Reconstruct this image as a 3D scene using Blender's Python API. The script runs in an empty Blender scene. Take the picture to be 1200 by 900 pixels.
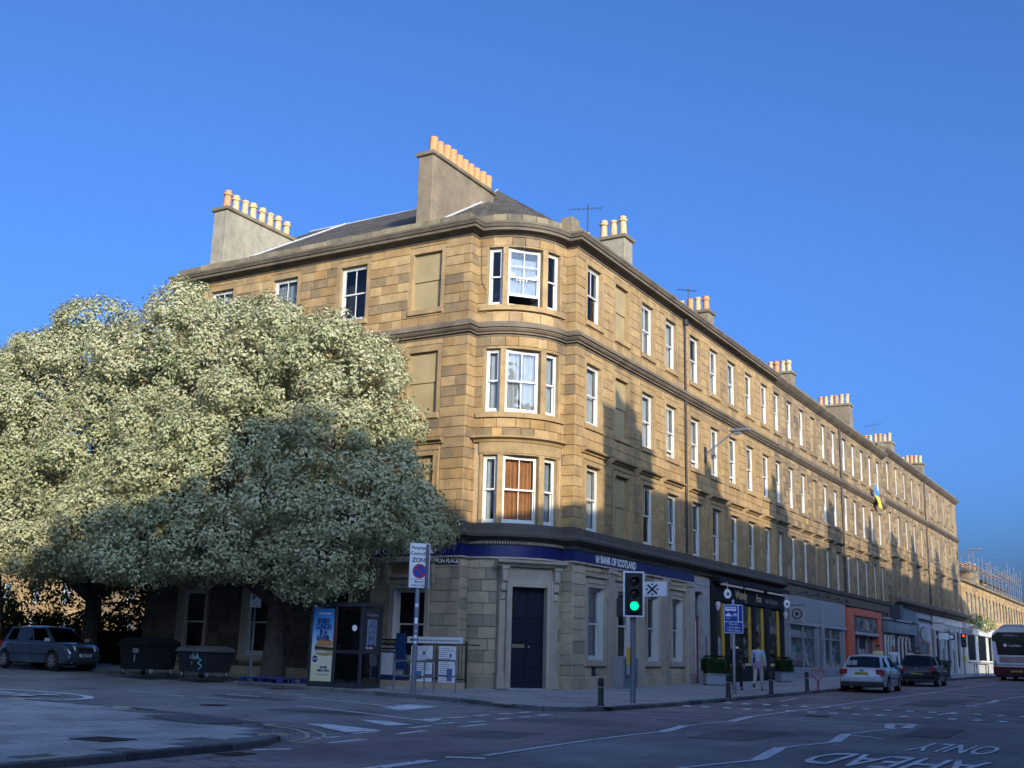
import bpy, bmesh, math, random
import numpy as np
from mathutils import Matrix, Vector

scene = bpy.context.scene
COL = scene.collection
PI = math.pi
rad = math.radians

# ------------------------------------------------------------------ camera
cam_data = bpy.data.cameras.new("camera")
camera = bpy.data.objects.new("camera", cam_data)
COL.objects.link(camera)
scene.camera = camera
cam_data.sensor_width = 36.0
cam_data.lens = 1318.0 / 1200.0 * 36.0
cam_data.clip_end = 3000.0
_yaw, _pitch, _roll = rad(-30.446), rad(13.4666), rad(1.5327)
_fwd = Vector((math.sin(_yaw) * math.cos(_pitch), math.cos(_yaw) * math.cos(_pitch), math.sin(_pitch)))
_r0 = Vector((math.cos(_yaw), -math.sin(_yaw), 0))
_u0 = _r0.cross(_fwd)
_r = _r0 * math.cos(_roll) + _u0 * math.sin(_roll)
_u = _u0 * math.cos(_roll) - _r0 * math.sin(_roll)
camera.matrix_world = Matrix(((_r.x, _u.x, -_fwd.x, 17.24), (_r.y, _u.y, -_fwd.y, -34.67), (_r.z, _u.z, -_fwd.z, 1.1), (0, 0, 0, 1)))
CAM = Vector((17.24, -34.67, 1.1))

# ------------------------------------------------------------------ sky, sun, exposure
SUN_EL, SUN_AZ = 15.0, 128.0            # azimuth clockwise from +Y
world = bpy.data.worlds.new("World")
scene.world = world
world.use_nodes = True
_nt = world.node_tree
_sky = _nt.nodes.new("ShaderNodeTexSky")
_sky.sky_type = 'NISHITA'
_sky.sun_disc = False
_sky.sun_elevation = rad(SUN_EL)
_sky.sun_rotation = rad(SUN_AZ)
_sky.air_density = 0.62
_sky.dust_density = 6.3
_sky.ozone_density = 8.2
_nt.links.new(_sky.outputs[0], _nt.nodes["Background"].inputs[0])
_nt.nodes["Background"].inputs[1].default_value = 0.15
sun_data = bpy.data.lights.new("sun", 'SUN')
sun_data.energy = 2.55
sun_data.angle = rad(0.5)
sun_data.color = (1.0, 0.86, 0.64)
sun = bpy.data.objects.new("sun", sun_data)
COL.objects.link(sun)
_sd = Vector((math.sin(rad(SUN_AZ)) * math.cos(rad(SUN_EL)), math.cos(rad(SUN_AZ)) * math.cos(rad(SUN_EL)), math.sin(rad(SUN_EL))))
sun.rotation_euler = _sd.to_track_quat('Z', 'Y').to_euler()
sun.location = (30, -40, 40)
scene.view_settings.view_transform = 'Standard'
scene.view_settings.look = 'None'
scene.view_settings.gamma = 1.0
scene.view_settings.use_curve_mapping = False
scene.view_settings.exposure = 1.32
scene.cycles.max_bounces = 6
scene.cycles.transparent_max_bounces = 12

# ------------------------------------------------------------------ helpers
def g(x, y):
    """height of the pavement surface"""
    return 0.009 * min(y, 46.0) + 0.012 * max(0.0, -x)

def rz(x, y):
    return g(x, y) - 0.1

def T(x, y, z):
    return Matrix.Translation((x, y, z))

def RZ(a):
    return Matrix.Rotation(a, 4, 'Z')

WM = {}

def link(name, data, parent=None, M=None):
    o = bpy.data.objects.new(name, data)
    COL.objects.link(o)
    M = M or Matrix()
    if parent is not None:
        o.parent = parent
        o.matrix_parent_inverse = WM[parent.name].inverted()
    o.matrix_basis = M
    WM[o.name] = M.copy()
    return o

def tag(o, label=None, cat=None, group=None, kind=None):
    if label: o["label"] = label
    if cat: o["category"] = cat
    if group: o["group"] = group
    if kind: o["kind"] = kind
    return o

def thing(name, label, cat, M=None, group=None):
    o = link(name, None, None, M)
    o.empty_display_size = 0.2
    return tag(o, label, cat, group)

def children(o):
    return [c for c in COL.objects if c.parent == o]

def dup(o, M, label=None, group=None):
    """a copy of a thing, its parts and their sub-parts"""
    kids = {}
    for c in COL.objects:
        if c.parent is not None:
            kids.setdefault(c.parent.name, []).append(c)
    r = o.copy(); COL.objects.link(r)
    r.matrix_basis = M
    WM[r.name] = M.copy()
    if label: r["label"] = label
    if group: r["group"] = group
    def rec(src, dst):
        for c in kids.get(src.name, []):
            d = c.copy(); COL.objects.link(d)
            d.parent = dst
            d.matrix_parent_inverse = c.matrix_parent_inverse.copy()
            d.matrix_basis = c.matrix_basis.copy()
            rec(c, d)
    rec(o, r)
    return r

class MB:
    def __init__(s):
        s.v = []; s.f = []; s.m = []; s.mi = 0; s.mats = []
    def mat(s, m):
        if m not in s.mats: s.mats.append(m)
        s.mi = s.mats.index(m)
        return s
    def add(s, vs, fs, M=None):
        n = len(s.v)
        if M is not None:
            vs = [tuple(M @ Vector(p)) for p in vs]
        s.v.extend(vs)
        for f in fs:
            s.f.append([i + n for i in f]); s.m.append(s.mi)
        return s
    def box(s, x0, x1, y0, y1, z0, z1, M=None):
        vs = [(x0, y0, z0), (x1, y0, z0), (x1, y1, z0), (x0, y1, z0), (x0, y0, z1), (x1, y0, z1), (x1, y1, z1), (x0, y1, z1)]
        return s.add(vs, [(0, 3, 2, 1), (4, 5, 6, 7), (0, 1, 5, 4), (1, 2, 6, 5), (2, 3, 7, 6), (3, 0, 4, 7)], M)
    def cbox(s, x0, x1, y0, y1, z0, z1, c=.012, M=None):
        """box with a chamfered front (towards -y)"""
        a = c; ym = y0 + c
        vs = [(x0 + a, y0, z0 + a), (x1 - a, y0, z0 + a), (x1 - a, y0, z1 - a), (x0 + a, y0, z1 - a),
              (x0, ym, z0), (x1, ym, z0), (x1, ym, z1), (x0, ym, z1), (x0, y1, z0), (x1, y1, z0), (x1, y1, z1), (x0, y1, z1)]
        fs = [(0, 1, 2, 3), (4, 5, 1, 0), (5, 6, 2, 1), (6, 7, 3, 2), (7, 4, 0, 3), (8, 9, 5, 4), (9, 10, 6, 5), (10, 11, 7, 6), (11, 8, 4, 7)]
        return s.add(vs, fs, M)
    def bbox(s, x0, x1, y0, y1, z0, z1, c=.02, M=None):
        """box with all edges chamfered"""
        X = (x0, x0 + c, x1 - c, x1); Y = (y0, y0 + c, y1 - c, y1); Z = (z0, z0 + c, z1 - c, z1)
        bm = bmesh.new(); pts = []
        for sx in (0, 1):
            for sy in (0, 1):
                for sz in (0, 1):
                    ex, ey, ez = (X[0], X[3])[sx], (Y[0], Y[3])[sy], (Z[0], Z[3])[sz]
                    ix, iy, iz = (X[1], X[2])[sx], (Y[1], Y[2])[sy], (Z[1], Z[2])[sz]
                    pts += [(ex, iy, iz), (ix, ey, iz), (ix, iy, ez)]
        for p in pts: bm.verts.new(p)
        bmesh.ops.convex_hull(bm, input=bm.verts[:])
        bm.verts.index_update()
        vs = [tuple(v.co) for v in bm.verts]; fs = [[v.index for v in f.verts] for f in bm.faces]
        bm.free()
        return s.add(vs, fs, M)
    def tube(s, p0, p1, r0, r1=None, n=8, M=None, caps=True):
        r1 = r0 if r1 is None else r1
        p0 = Vector(p0); p1 = Vector(p1); d = (p1 - p0)
        if d.length < 1e-6: return s
        q = d.to_track_quat('Z', 'Y')
        vs = []
        for p, r in ((p0, r0), (p1, r1)):
            for k in range(n):
                a = 2 * PI * k / n
                vs.append(tuple(p + q @ Vector((r * math.cos(a), r * math.sin(a), 0))))
        fs = [(k, (k + 1) % n, n + (k + 1) % n, n + k) for k in range(n)]
        if caps: fs += [tuple(range(n - 1, -1, -1)), tuple(range(n, 2 * n))]
        return s.add(vs, fs, M)
    def pipe(s, pts, r, n=8, M=None):
        for a, b in zip(pts[:-1], pts[1:]): s.tube(a, b, r, r, n, M)
        return s
    def lathe(s, prof, n=16, M=None):
        vs = []; fs = []
        for r, z in prof:
            for k in range(n):
                a = 2 * PI * k / n
                vs.append((r * math.cos(a), r * math.sin(a), z))
        for i in range(len(prof) - 1):
            for k in range(n):
                fs.append((i * n + k, i * n + (k + 1) % n, (i + 1) * n + (k + 1) % n, (i + 1) * n + k))
        fs.append(tuple(range(n - 1, -1, -1)))
        fs.append(tuple(range((len(prof) - 1) * n, len(prof) * n)))
        return s.add(vs, fs, M)
    def prism(s, poly, y0, y1, M=None):
        """polygon in local xz, extruded along y"""
        n = len(poly)
        vs = [(x, y0, z) for x, z in poly] + [(x, y1, z) for x, z in poly]
        fs = [tuple(range(n)), tuple(range(2 * n - 1, n - 1, -1))]
        fs += [(i, n + i, n + (i + 1) % n, (i + 1) % n) for i in range(n)]
        return s.add(vs, fs, M)
    def sweep(s, path, prof, M=None):
        """closed profile (d outward, z) swept along a 2-D path with mitres"""
        N = []
        P = [Vector(p) for p in path]
        seg = []
        for a, b in zip(P[:-1], P[1:]):
            t = (b - a).normalized(); seg.append(Vector((t.y, -t.x)))
        for i in range(len(P)):
            if i == 0: N.append(seg[0])
            elif i == len(P) - 1: N.append(seg[-1])
            else:
                m = seg[i - 1] + seg[i]
                m.normalize()
                N.append(m / max(.3, m.dot(seg[i])))
        k = len(prof); vs = []
        for p, nn in zip(P, N):
            for d, z in prof: vs.append((p.x + nn.x * d, p.y + nn.y * d, z))
        fs = []
        for i in range(len(P) - 1):
            for j in range(k):
                fs.append((i * k + j, (i + 1) * k + j, (i + 1) * k + (j + 1) % k, i * k + (j + 1) % k))
        fs.append(tuple(range(k - 1, -1, -1)))
        fs.append(tuple(range((len(P) - 1) * k, len(P) * k)))
        return s.add(vs, fs, M)
    def sphere(s, c, rx, ry, rz_, n=10, m=7, M=None):
        vs = []; fs = []
        for i in range(m + 1):
            t = PI * i / m
            for k in range(n):
                a = 2 * PI * k / n
                vs.append((c[0] + rx * math.sin(t) * math.cos(a), c[1] + ry * math.sin(t) * math.sin(a), c[2] + rz_ * math.cos(t)))
        for i in range(m):
            for k in range(n):
                fs.append((i * n + k, (i + 1) * n + k, (i + 1) * n + (k + 1) % n, i * n + (k + 1) % n))
        return s.add(vs, fs, M)
    def mesh(s, name, mat=None, smooth=None):
        me = bpy.data.meshes.new(name)
        me.from_pydata(s.v, [], s.f)
        ms = s.mats if s.mats else ([mat] if mat else [])
        for m in ms: me.materials.append(m)
        if len(ms) > 1: me.polygons.foreach_set("material_index", s.m)
        if smooth is not None:
            me.polygons.foreach_set("use_smooth", [True] * len(me.polygons))
            me.set_sharp_from_angle(angle=rad(smooth))
        me.update()
        return me
    def build(s, name, mat=None, parent=None, M=None, smooth=None):
        return link(name, s.mesh(name, mat, smooth), parent, M)

# ------------------------------------------------------------------ materials
def new_mat(name):
    m = bpy.data.materials.new(name); m.use_nodes = True
    return m, m.node_tree.nodes, m.node_tree.links, m.node_tree.nodes["Principled BSDF"]

def math_node(N, L, op, a, b=None):
    n = N.new("ShaderNodeMath"); n.operation = op
    for i, v in enumerate((a, b)):
        if v is None: continue
        if isinstance(v, (int, float)): n.inputs[i].default_value = v
        else: L.new(v, n.inputs[i])
    return n.outputs[0]

def noise(N, L, scale, detail=4, vec=None, stretch=None, rough=.6):
    n = N.new("ShaderNodeTexNoise"); n.inputs["Scale"].default_value = scale; n.inputs["Detail"].default_value = detail
    n.inputs["Roughness"].default_value = rough
    if vec is None:
        vec = N.new("ShaderNodeNewGeometry").outputs["Position"]
    if stretch:
        mp = N.new("ShaderNodeMapping"); mp.inputs["Scale"].default_value = stretch
        L.new(vec, mp.inputs["Vector"]); vec = mp.outputs[0]
    L.new(vec, n.inputs["Vector"])
    return n.outputs[0]

def ramp(N, L, fac, stops, const=False):
    r = N.new("ShaderNodeValToRGB")
    if const: r.color_ramp.interpolation = 'CONSTANT'
    el = r.color_ramp.elements
    el[0].position, el[0].color = stops[0][0], (*stops[0][1], 1)
    el[1].position, el[1].color = stops[-1][0], (*stops[-1][1], 1)
    for p, c in stops[1:-1]:
        e = el.new(p); e.color = (*c, 1)
    L.new(fac, r.inputs[0])
    return r.outputs[0]

def mixc(N, L, fac, a, b, mode='MIX'):
    n = N.new("ShaderNodeMix"); n.data_type = 'RGBA'; n.blend_type = mode
    for sock, v in ((n.inputs[0], fac), (n.inputs[6], a), (n.inputs[7], b)):
        if isinstance(v, (int, float)): sock.default_value = v
        elif isinstance(v, tuple): sock.default_value = (*v, 1)
        else: L.new(v, sock)
    return n.outputs[2]

def bump(N, L, h, strength, dist, bsdf):
    b = N.new("ShaderNodeBump"); b.inputs["Strength"].default_value = strength; b.inputs["Distance"].default_value = dist
    L.new(h, b.inputs["Height"]); L.new(b.outputs[0], bsdf.inputs["Normal"])

def M_(name, col, rough=.7, var=.12, scale=6, metal=0., bmp=0., coat=0., spec=.5):
    """plain material with a little mottling"""
    m, N, L, B = new_mat(name)
    B.inputs["Roughness"].default_value = rough; B.inputs["Metallic"].default_value = metal
    B.inputs["Coat Weight"].default_value = coat
    B.inputs["Coat Roughness"].default_value = .06
    B.inputs["Specular IOR Level"].default_value = spec
    nz = noise(N, L, scale, 5)
    lo = tuple(c * (1 - var) for c in col); hi = tuple(min(1, c * (1 + var)) for c in col)
    L.new(ramp(N, L, nz, [(.3, lo), (.7, hi)]), B.inputs["Base Color"])
    if bmp: bump(N, L, noise(N, L, scale * 8, 4), bmp, .01, B)
    return m

def island_random(N, L):
    oi = N.new("ShaderNodeObjectInfo").outputs["Random"]
    ri = N.new("ShaderNodeNewGeometry").outputs["Random Per Island"]
    return math_node(N, L, 'FRACT', math_node(N, L, 'ADD', oi, ri))

def stone_mat(name, cols, soot=.45, soot_col=(.085, .07, .055), bmp=.35, mott=.55):
    m, N, L, B = new_mat(name)
    B.inputs["Roughness"].default_value = .92
    B.inputs["Specular IOR Level"].default_value = .2
    rnd = island_random(N, L)
    k = len(cols)
    c = ramp(N, L, rnd, [((i + .0) / k, col) for i, col in enumerate(cols)], const=True)
    n1 = noise(N, L, 2.6, 6)
    c = mixc(N, L, mott, c, ramp(N, L, n1, [(.3, (.55, .55, .55)), (.7, (1.25, 1.22, 1.15))]), 'MULTIPLY')
    n2 = noise(N, L, 1.0, 5, stretch=(.9, .9, .16))
    n3 = noise(N, L, .45, 4)
    f = math_node(N, L, 'MULTIPLY', ramp(N, L, n2, [(.42, (0, 0, 0)), (.66, (1, 1, 1))]), ramp(N, L, n3, [(.4, (.25, .25, .25)), (.62, (1, 1, 1))]))
    f = math_node(N, L, 'MULTIPLY', f, soot)
    c = mixc(N, L, f, c, soot_col)
    n4 = noise(N, L, 14, 5, stretch=(1, 1, 4))
    c = mixc(N, L, mott * .64, c, ramp(N, L, n4, [(.35, (.62, .6, .58)), (.6, (1.1, 1.1, 1.1))]), 'MULTIPLY')
    L.new(c, B.inputs["Base Color"])
    bump(N, L, noise(N, L, 26, 6), bmp, .012, B)
    return m

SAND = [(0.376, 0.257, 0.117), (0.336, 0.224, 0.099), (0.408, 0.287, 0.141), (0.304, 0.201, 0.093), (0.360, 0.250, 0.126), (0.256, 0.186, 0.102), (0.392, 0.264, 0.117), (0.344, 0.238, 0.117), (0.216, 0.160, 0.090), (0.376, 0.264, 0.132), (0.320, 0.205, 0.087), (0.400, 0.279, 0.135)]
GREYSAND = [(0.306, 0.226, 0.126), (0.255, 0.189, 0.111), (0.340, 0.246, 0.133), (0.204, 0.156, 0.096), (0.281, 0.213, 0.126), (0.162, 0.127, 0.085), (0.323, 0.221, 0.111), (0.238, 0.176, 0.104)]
BANKG = [(0.484, 0.408, 0.285), (0.440, 0.371, 0.261), (0.506, 0.424, 0.294), (0.385, 0.329, 0.237), (0.462, 0.387, 0.266), (0.330, 0.286, 0.214), (0.495, 0.413, 0.280)]
SANDR = [tuple(a * .55 + b * .45 for a, b in zip(c, (.365, .252, .125))) for c in SAND]
m_sand = stone_mat("sandstone", SAND, soot=.6)
m_sandr = stone_mat("even_sandstone", SANDR, soot=.6)
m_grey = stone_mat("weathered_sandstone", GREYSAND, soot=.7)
m_bank = stone_mat("grey_ashlar", BANKG, soot=.35, mott=.36)
m_dark = stone_mat("soot_and_shade_sandstone", [(.10, .088, .075), (.13, .112, .09), (.085, .075, .065), (.15, .13, .10)], soot=.6)
m_trim = stone_mat("dressed_sandstone", [(.36, .255, .128), (.33, .235, .118), (.375, .265, .135), (.315, .225, .118)], soot=.55)
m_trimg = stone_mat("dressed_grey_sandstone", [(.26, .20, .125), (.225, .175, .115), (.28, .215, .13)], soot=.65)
m_trimb = stone_mat("dressed_grey_ashlar", [(.43, .375, .29), (.39, .345, .275), (.45, .39, .30)], soot=.3, mott=.36)
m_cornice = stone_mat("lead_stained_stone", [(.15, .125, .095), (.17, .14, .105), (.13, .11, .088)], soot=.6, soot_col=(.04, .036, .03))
m_parapet = stone_mat("lichened_stone", [(.24, .205, .13), (.21, .18, .12), (.19, .165, .115), (.27, .225, .14)], soot=.75, soot_col=(.05, .045, .035))
m_mortar = M_("lime_mortar", (.38, .285, .165), .95, .15, 5, bmp=.3)
m_mortarg = M_("grey_mortar", (.24, .195, .135), .95, .15, 5, bmp=.3)
m_blind = M_("painted_blind_window", (.285, .225, .115), .9, .12, 1.5, bmp=.1)
m_render = stone_mat("chimney_render", [(.25, .205, .14), (.22, .18, .125)], soot=.6, soot_col=(.10, .085, .065))
m_render2 = stone_mat("pale_chimney_render", [(.31, .285, .215), (.275, .25, .19)], soot=.7, soot_col=(.13, .12, .10))
m_terra = M_("terracotta", (.47, .225, .095), .85, .15, 9, bmp=.1)
m_buffpot = M_("buff_clay", (.44, .325, .17), .85, .25, 9, bmp=.1)
m_lead = M_("lead_flashing", (.42, .43, .44), .45, .12, 4)
m_white = M_("white_gloss_paint", (.52, .52, .49), .35, .05, 5)
m_offwhite = M_("off_white_paint", (.50, .49, .45), .45, .1, 5)
m_curtain = M_("white_curtain", (.36, .35, .325), .9, .06, 3)
m_netting = M_("net_curtain", (.25, .26, .265), .9, .15, 6)
m_ocurtain = M_("rust_curtain", (.42, .17, .06), .9, .25, 3)
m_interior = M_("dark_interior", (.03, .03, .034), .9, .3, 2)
m_blue = M_("blue_fascia", (.009, .015, .10), .38, .08, 3)
m_black = M_("black_paint", (.012, .012, .014), .6, .3, 4, spec=.25)
m_navy = M_("navy_door_paint", (.008, .010, .022), .38, .3, 4)
m_iron = M_("black_iron", (.02, .021, .024), .5, .3, 8)
m_galv = M_("galvanised_steel", (.33, .34, .36), .38, .15, 12, metal=.75)
m_greyp = M_("grey_post_paint", (.13, .145, .175), .45, .15, 8)
m_red = M_("oxblood_paint", (.17, .012, .02), .35, .15, 4)
m_orange = M_("orange_paint", (.50, .085, .03), .4, .1, 4)
m_mustard = M_("mustard_paint", (.55, .32, .045), .45, .12, 4)
m_slategrey = M_("grey_shop_paint", (.235, .25, .265), .5, .1, 3)
m_shopdark = M_("charcoal_shop_paint", (.035, .045, .06), .45, .15, 3)
m_palegrey = M_("pale_shop_paint", (.31, .31, .32), .5, .1, 3)
m_gold = M_("gilded_letter", (.85, .60, .28), .3, .15, 20, metal=.5)
m_txtwhite = M_("white_vinyl", (.9, .9, .9), .5, .02, 5)
m_txtblack = M_("black_vinyl", (.02, .02, .022), .5, .1, 5)
m_rubber = M_("tyre_rubber", (.018, .018, .019), .85, .2, 12)
m_plasticb = M_("black_plastic", (.02, .021, .023), .5, .2, 8)
m_paper = M_("white_paper", (.72, .74, .80), .7, .04, 3)
m_signwhite = M_("sign_white", (.70, .72, .74), .4, .05, 3)
m_signblue = M_("sign_blue", (.01, .055, .33), .35, .05, 4)
m_signred = M_("sign_red", (.45, .02, .025), .4, .08, 4)
m_bin = M_("green_bin_plastic", (.025, .06, .045), .5, .2, 5)
m_binb = M_("black_bin_plastic", (.008, .009, .011), .65, .2, 5, spec=.2)
m_skin = M_("skin", (.42, .24, .16), .55, .08, 10)
m_hair = M_("dark_hair", (.015, .012, .010), .6, .2, 30)
m_roadpaint = None

def glass_mat(name, tint=(.86, .9, .92), refl=1.0, base=.02):
    m, N, L, B = new_mat(name)
    N.remove(B)
    out = N["Material Output"]
    tr = N.new("ShaderNodeBsdfTransparent"); tr.inputs[0].default_value = (*tint, 1)
    gl = N.new("ShaderNodeBsdfGlossy"); gl.inputs["Roughness"].default_value = .015
    nz = noise(N, L, 1.3, 2)
    b = N.new("ShaderNodeBump"); b.inputs["Strength"].default_value = .22; b.inputs["Distance"].default_value = .03
    L.new(nz, b.inputs["Height"]); L.new(b.outputs[0], gl.inputs["Normal"])
    fr = N.new("ShaderNodeFresnel"); fr.inputs[0].default_value = 1.5
    fac = math_node(N, L, 'ADD', math_node(N, L, 'MULTIPLY', fr.outputs[0], refl), base)
    front = math_node(N, L, 'SUBTRACT', 1.0, N.new("ShaderNodeNewGeometry").outputs["Backfacing"])
    fac = math_node(N, L, 'MULTIPLY', fac, front)
    cl = N.new("ShaderNodeClamp"); L.new(fac, cl.inputs[0])
    mx = N.new("ShaderNodeMixShader")
    L.new(cl.outputs[0], mx.inputs[0]); L.new(tr.outputs[0], mx.inputs[1]); L.new(gl.outputs[0], mx.inputs[2])
    L.new(mx.outputs[0], out.inputs[0])
    return m

m_glass = glass_mat("window_glass")
m_carglass = glass_mat("tinted_car_glass", (.10, .11, .12), .8, .02)
m_shopglass = glass_mat("shop_glass", (.75, .8, .82), 1.0, .08)

def emit_mat(name, col, s):
    m, N, L, B = new_mat(name)
    B.inputs["Base Color"].default_value = (*[c * .3 for c in col], 1)
    B.inputs["Emission Color"].default_value = (*col, 1)
    B.inputs["Emission Strength"].default_value = s
    return m

def slate_mat():
    m, N, L, B = new_mat("roof_slate")
    B.inputs["Roughness"].default_value = .85
    B.inputs["Specular IOR Level"].default_value = .2
    gpos = N.new("ShaderNodeNewGeometry").outputs["Position"]
    br = N.new("ShaderNodeTexBrick")
    br.inputs["Scale"].default_value = 1.0
    br.inputs["Mortar Size"].default_value = .012
    br.inputs["Brick Width"].default_value = .32; br.inputs["Row Height"].default_value = .17
    br.inputs["Color1"].default_value = (.07, .064, .056, 1); br.inputs["Color2"].default_value = (.115, .10, .085, 1); br.inputs["Mortar"].default_value = (.02, .018, .017, 1)
    sx = N.new("ShaderNodeSeparateXYZ"); L.new(gpos, sx.inputs[0])
    cx = N.new("ShaderNodeCombineXYZ")
    L.new(math_node(N, L, 'ADD', sx.outputs[0], sx.outputs[1]), cx.inputs[0]); L.new(math_node(N, L, 'MULTIPLY', sx.outputs[2], 2.0), cx.inputs[1])
    L.new(cx.outputs[0], br.inputs["Vector"])
    n = noise(N, L, 1.2, 5)
    c = mixc(N, L, .7, br.outputs[0], ramp(N, L, n, [(.3, (.55, .55, .52)), (.7, (1.3, 1.3, 1.25))]), 'MULTIPLY')
    L.new(c, B.inputs["Base Color"])
    bump(N, L, br.outputs["Fac"], .6, -.02, B)
    return m
m_slate = slate_mat()

def asphalt_mat(name, c0, c1, patch=(.6, 1.3)):
    m, N, L, B = new_mat(name)
    B.inputs["Roughness"].default_value = .88
    B.inputs["Specular IOR Level"].default_value = .3
    fine = noise(N, L, 90, 3)
    big = noise(N, L, .35, 6)
    mid = noise(N, L, 2.2, 6, stretch=(2.2, .35, 1))
    c = ramp(N, L, fine, [(.35, c0), (.68, c1)])
    c = mixc(N, L, .8, c, ramp(N, L, big, [(.35, (patch[0],) * 3), (.65, (patch[1],) * 3)]), 'MULTIPLY')
    c = mixc(N, L, .5, c, ramp(N, L, mid, [(.35, (.7, .7, .7)), (.65, (1.2, 1.2, 1.2))]), 'MULTIPLY')
    vo = N.new("ShaderNodeTexVoronoi"); vo.feature = 'DISTANCE_TO_EDGE'; vo.inputs["Scale"].default_value = .42
    gp = N.new("ShaderNodeNewGeometry").outputs["Position"]
    wv = N.new("ShaderNodeVectorMath"); wv.operation = 'ADD'
    nn = N.new("ShaderNodeTexNoise"); nn.inputs["Scale"].default_value = 1.4; nn.inputs["Detail"].default_value = 6; L.new(gp, nn.inputs["Vector"])
    L.new(gp, wv.inputs[0]); L.new(nn.outputs["Color"], wv.inputs[1]); L.new(wv.outputs[0], vo.inputs["Vector"])
    crack = math_node(N, L, 'MULTIPLY', ramp(N, L, vo.outputs["Distance"], [(.0, (1, 1, 1)), (.012, (0, 0, 0))]), ramp(N, L, noise(N, L, .22, 3), [(.48, (0, 0, 0)), (.6, (.75, .75, .75))]))
    c = mixc(N, L, crack, c, (.025, .025, .027))
    stain = ramp(N, L, noise(N, L, .9, 5, stretch=(1, .3, 1)), [(.60, (0, 0, 0)), (.72, (.45, .45, .45))])
    c = mixc(N, L, stain, c, (.05, .05, .055))
    L.new(c, B.inputs["Base Color"])
    bump(N, L, fine, .35, .01, B)
    return m
m_road = asphalt_mat("asphalt", (.18, .172, .17), (.31, .30, .295))
m_redroad = asphalt_mat("red_brown_asphalt", (.195, .167, .16), (.32, .275, .262))

def paving_mat(name, c0, c1, w, h, rot=0.):
    m, N, L, B = new_mat(name)
    B.inputs["Roughness"].default_value = .85
    gpos = N.new("ShaderNodeNewGeometry").outputs["Position"]
    mp = N.new("ShaderNodeMapping"); mp.inputs["Rotation"].default_value = (0, 0, rot); L.new(gpos, mp.inputs[0])
    br = N.new("ShaderNodeTexBrick"); br.inputs["Scale"].default_value = 1.0
    br.inputs["Brick Width"].default_value = w; br.inputs["Row Height"].default_value = h; br.inputs["Mortar Size"].default_value = .008
    br.inputs["Color1"].default_value = (*c0, 1); br.inputs["Color2"].default_value = (*c1, 1); br.inputs["Mortar"].default_value = (.05, .05, .05, 1)
    L.new(mp.outputs[0], br.inputs["Vector"])
    c = mixc(N, L, .7, br.outputs[0], ramp(N, L, noise(N, L, .6, 7), [(.3, (.6, .6, .6)), (.7, (1.25, 1.25, 1.25))]), 'MULTIPLY')
    L.new(c, B.inputs["Base Color"])
    bump(N, L, br.outputs["Fac"], .4, -.01, B)
    return m
m_pave = paving_mat("concrete_paving", (.32, .31, .30), (.40, .39, .375), .9, .6)
def worn(name, cols, sc=.8):
    m, N, L, B = new_mat(name)
    B.inputs["Roughness"].default_value = .85
    rnd = island_random(N, L)
    c = ramp(N, L, rnd, [(i / len(cols), x) for i, x in enumerate(cols)], const=True)
    c = mixc(N, L, .75, c, ramp(N, L, noise(N, L, sc, 7), [(.32, (.55, .55, .55)), (.68, (1.25, 1.25, 1.25))]), 'MULTIPLY')
    c = mixc(N, L, .5, c, ramp(N, L, noise(N, L, 9, 5), [(.35, (.7, .7, .7)), (.65, (1.15, 1.15, 1.15))]), 'MULTIPLY')
    L.new(c, B.inputs["Base Color"])
    bump(N, L, noise(N, L, 60, 4), .3, .01, B)
    return m
m_slab = worn("concrete_slab", [(.44, .425, .41), (.40, .385, .37), (.47, .455, .44), (.37, .36, .345), (.45, .435, .42)])
m_kerb = worn("kerb_stone", [(.12, .12, .125), (.15, .15, .155), (.10, .10, .105), (.17, .168, .165)], 2)

def paint_mat(name, col, wear=.45, base=(.2, .197, .2)):
    m, N, L, B = new_mat(name)
    B.inputs["Roughness"].default_value = .8
    n = noise(N, L, 5.5, 8, rough=.75)
    f = ramp(N, L, n, [(wear - .06, (0, 0, 0)), (wear + .06, (1, 1, 1))])
    L.new(mixc(N, L, f, base, mixc(N, L, noise(N, L, 2, 4), tuple(c * .7 for c in col), col)), B.inputs["Base Color"])
    return m
m_roadpaint = paint_mat("worn_white_road_paint", (.85, .85, .84), .42)
m_roadpaint_faint = paint_mat("faded_white_road_paint", (.5, .5, .5), .50)
m_yellowpaint = paint_mat("worn_yellow_road_paint", (.55, .50, .34), .38)

def leaf_mat(name, cols, trans=.25):
    m, N, L, B = new_mat(name)
    N.remove(B)
    out = N["Material Output"]
    ri = N.new("ShaderNodeNewGeometry").outputs["Random Per Island"]
    k = len(cols) - 1
    c = ramp(N, L, ri, [(i / k, x) for i, x in enumerate(cols)])
    c = mixc(N, L, .6, c, ramp(N, L, noise(N, L, .5, 4), [(.3, (.75, .85, .7)), (.7, (1.2, 1.12, 1.1))]), 'MULTIPLY')
    d = N.new("ShaderNodeBsdfDiffuse"); t = N.new("ShaderNodeBsdfTranslucent")
    L.new(c, d.inputs[0]); L.new(mixc(N, L, .5, c, (.5, .6, .2), 'MULTIPLY'), t.inputs[0])
    mx = N.new("ShaderNodeMixShader"); mx.inputs[0].default_value = trans
    L.new(d.outputs[0], mx.inputs[1]); L.new(t.outputs[0], mx.inputs[2]); L.new(mx.outputs[0], out.inputs[0])
    return m
m_leaf = leaf_mat("whitebeam_leaf", [(.25, .27, .14), (.36, .37, .22), (.50, .485, .33), (.42, .42, .265), (.31, .33, .18)])
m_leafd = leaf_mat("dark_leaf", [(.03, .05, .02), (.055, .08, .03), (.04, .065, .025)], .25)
m_hedge = leaf_mat("box_leaf", [(.018, .04, .02), (.03, .06, .028), (.024, .05, .024)], .15)
m_bark = M_("bark", (.06, .05, .04), .95, .4, 6, bmp=.8)

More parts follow.
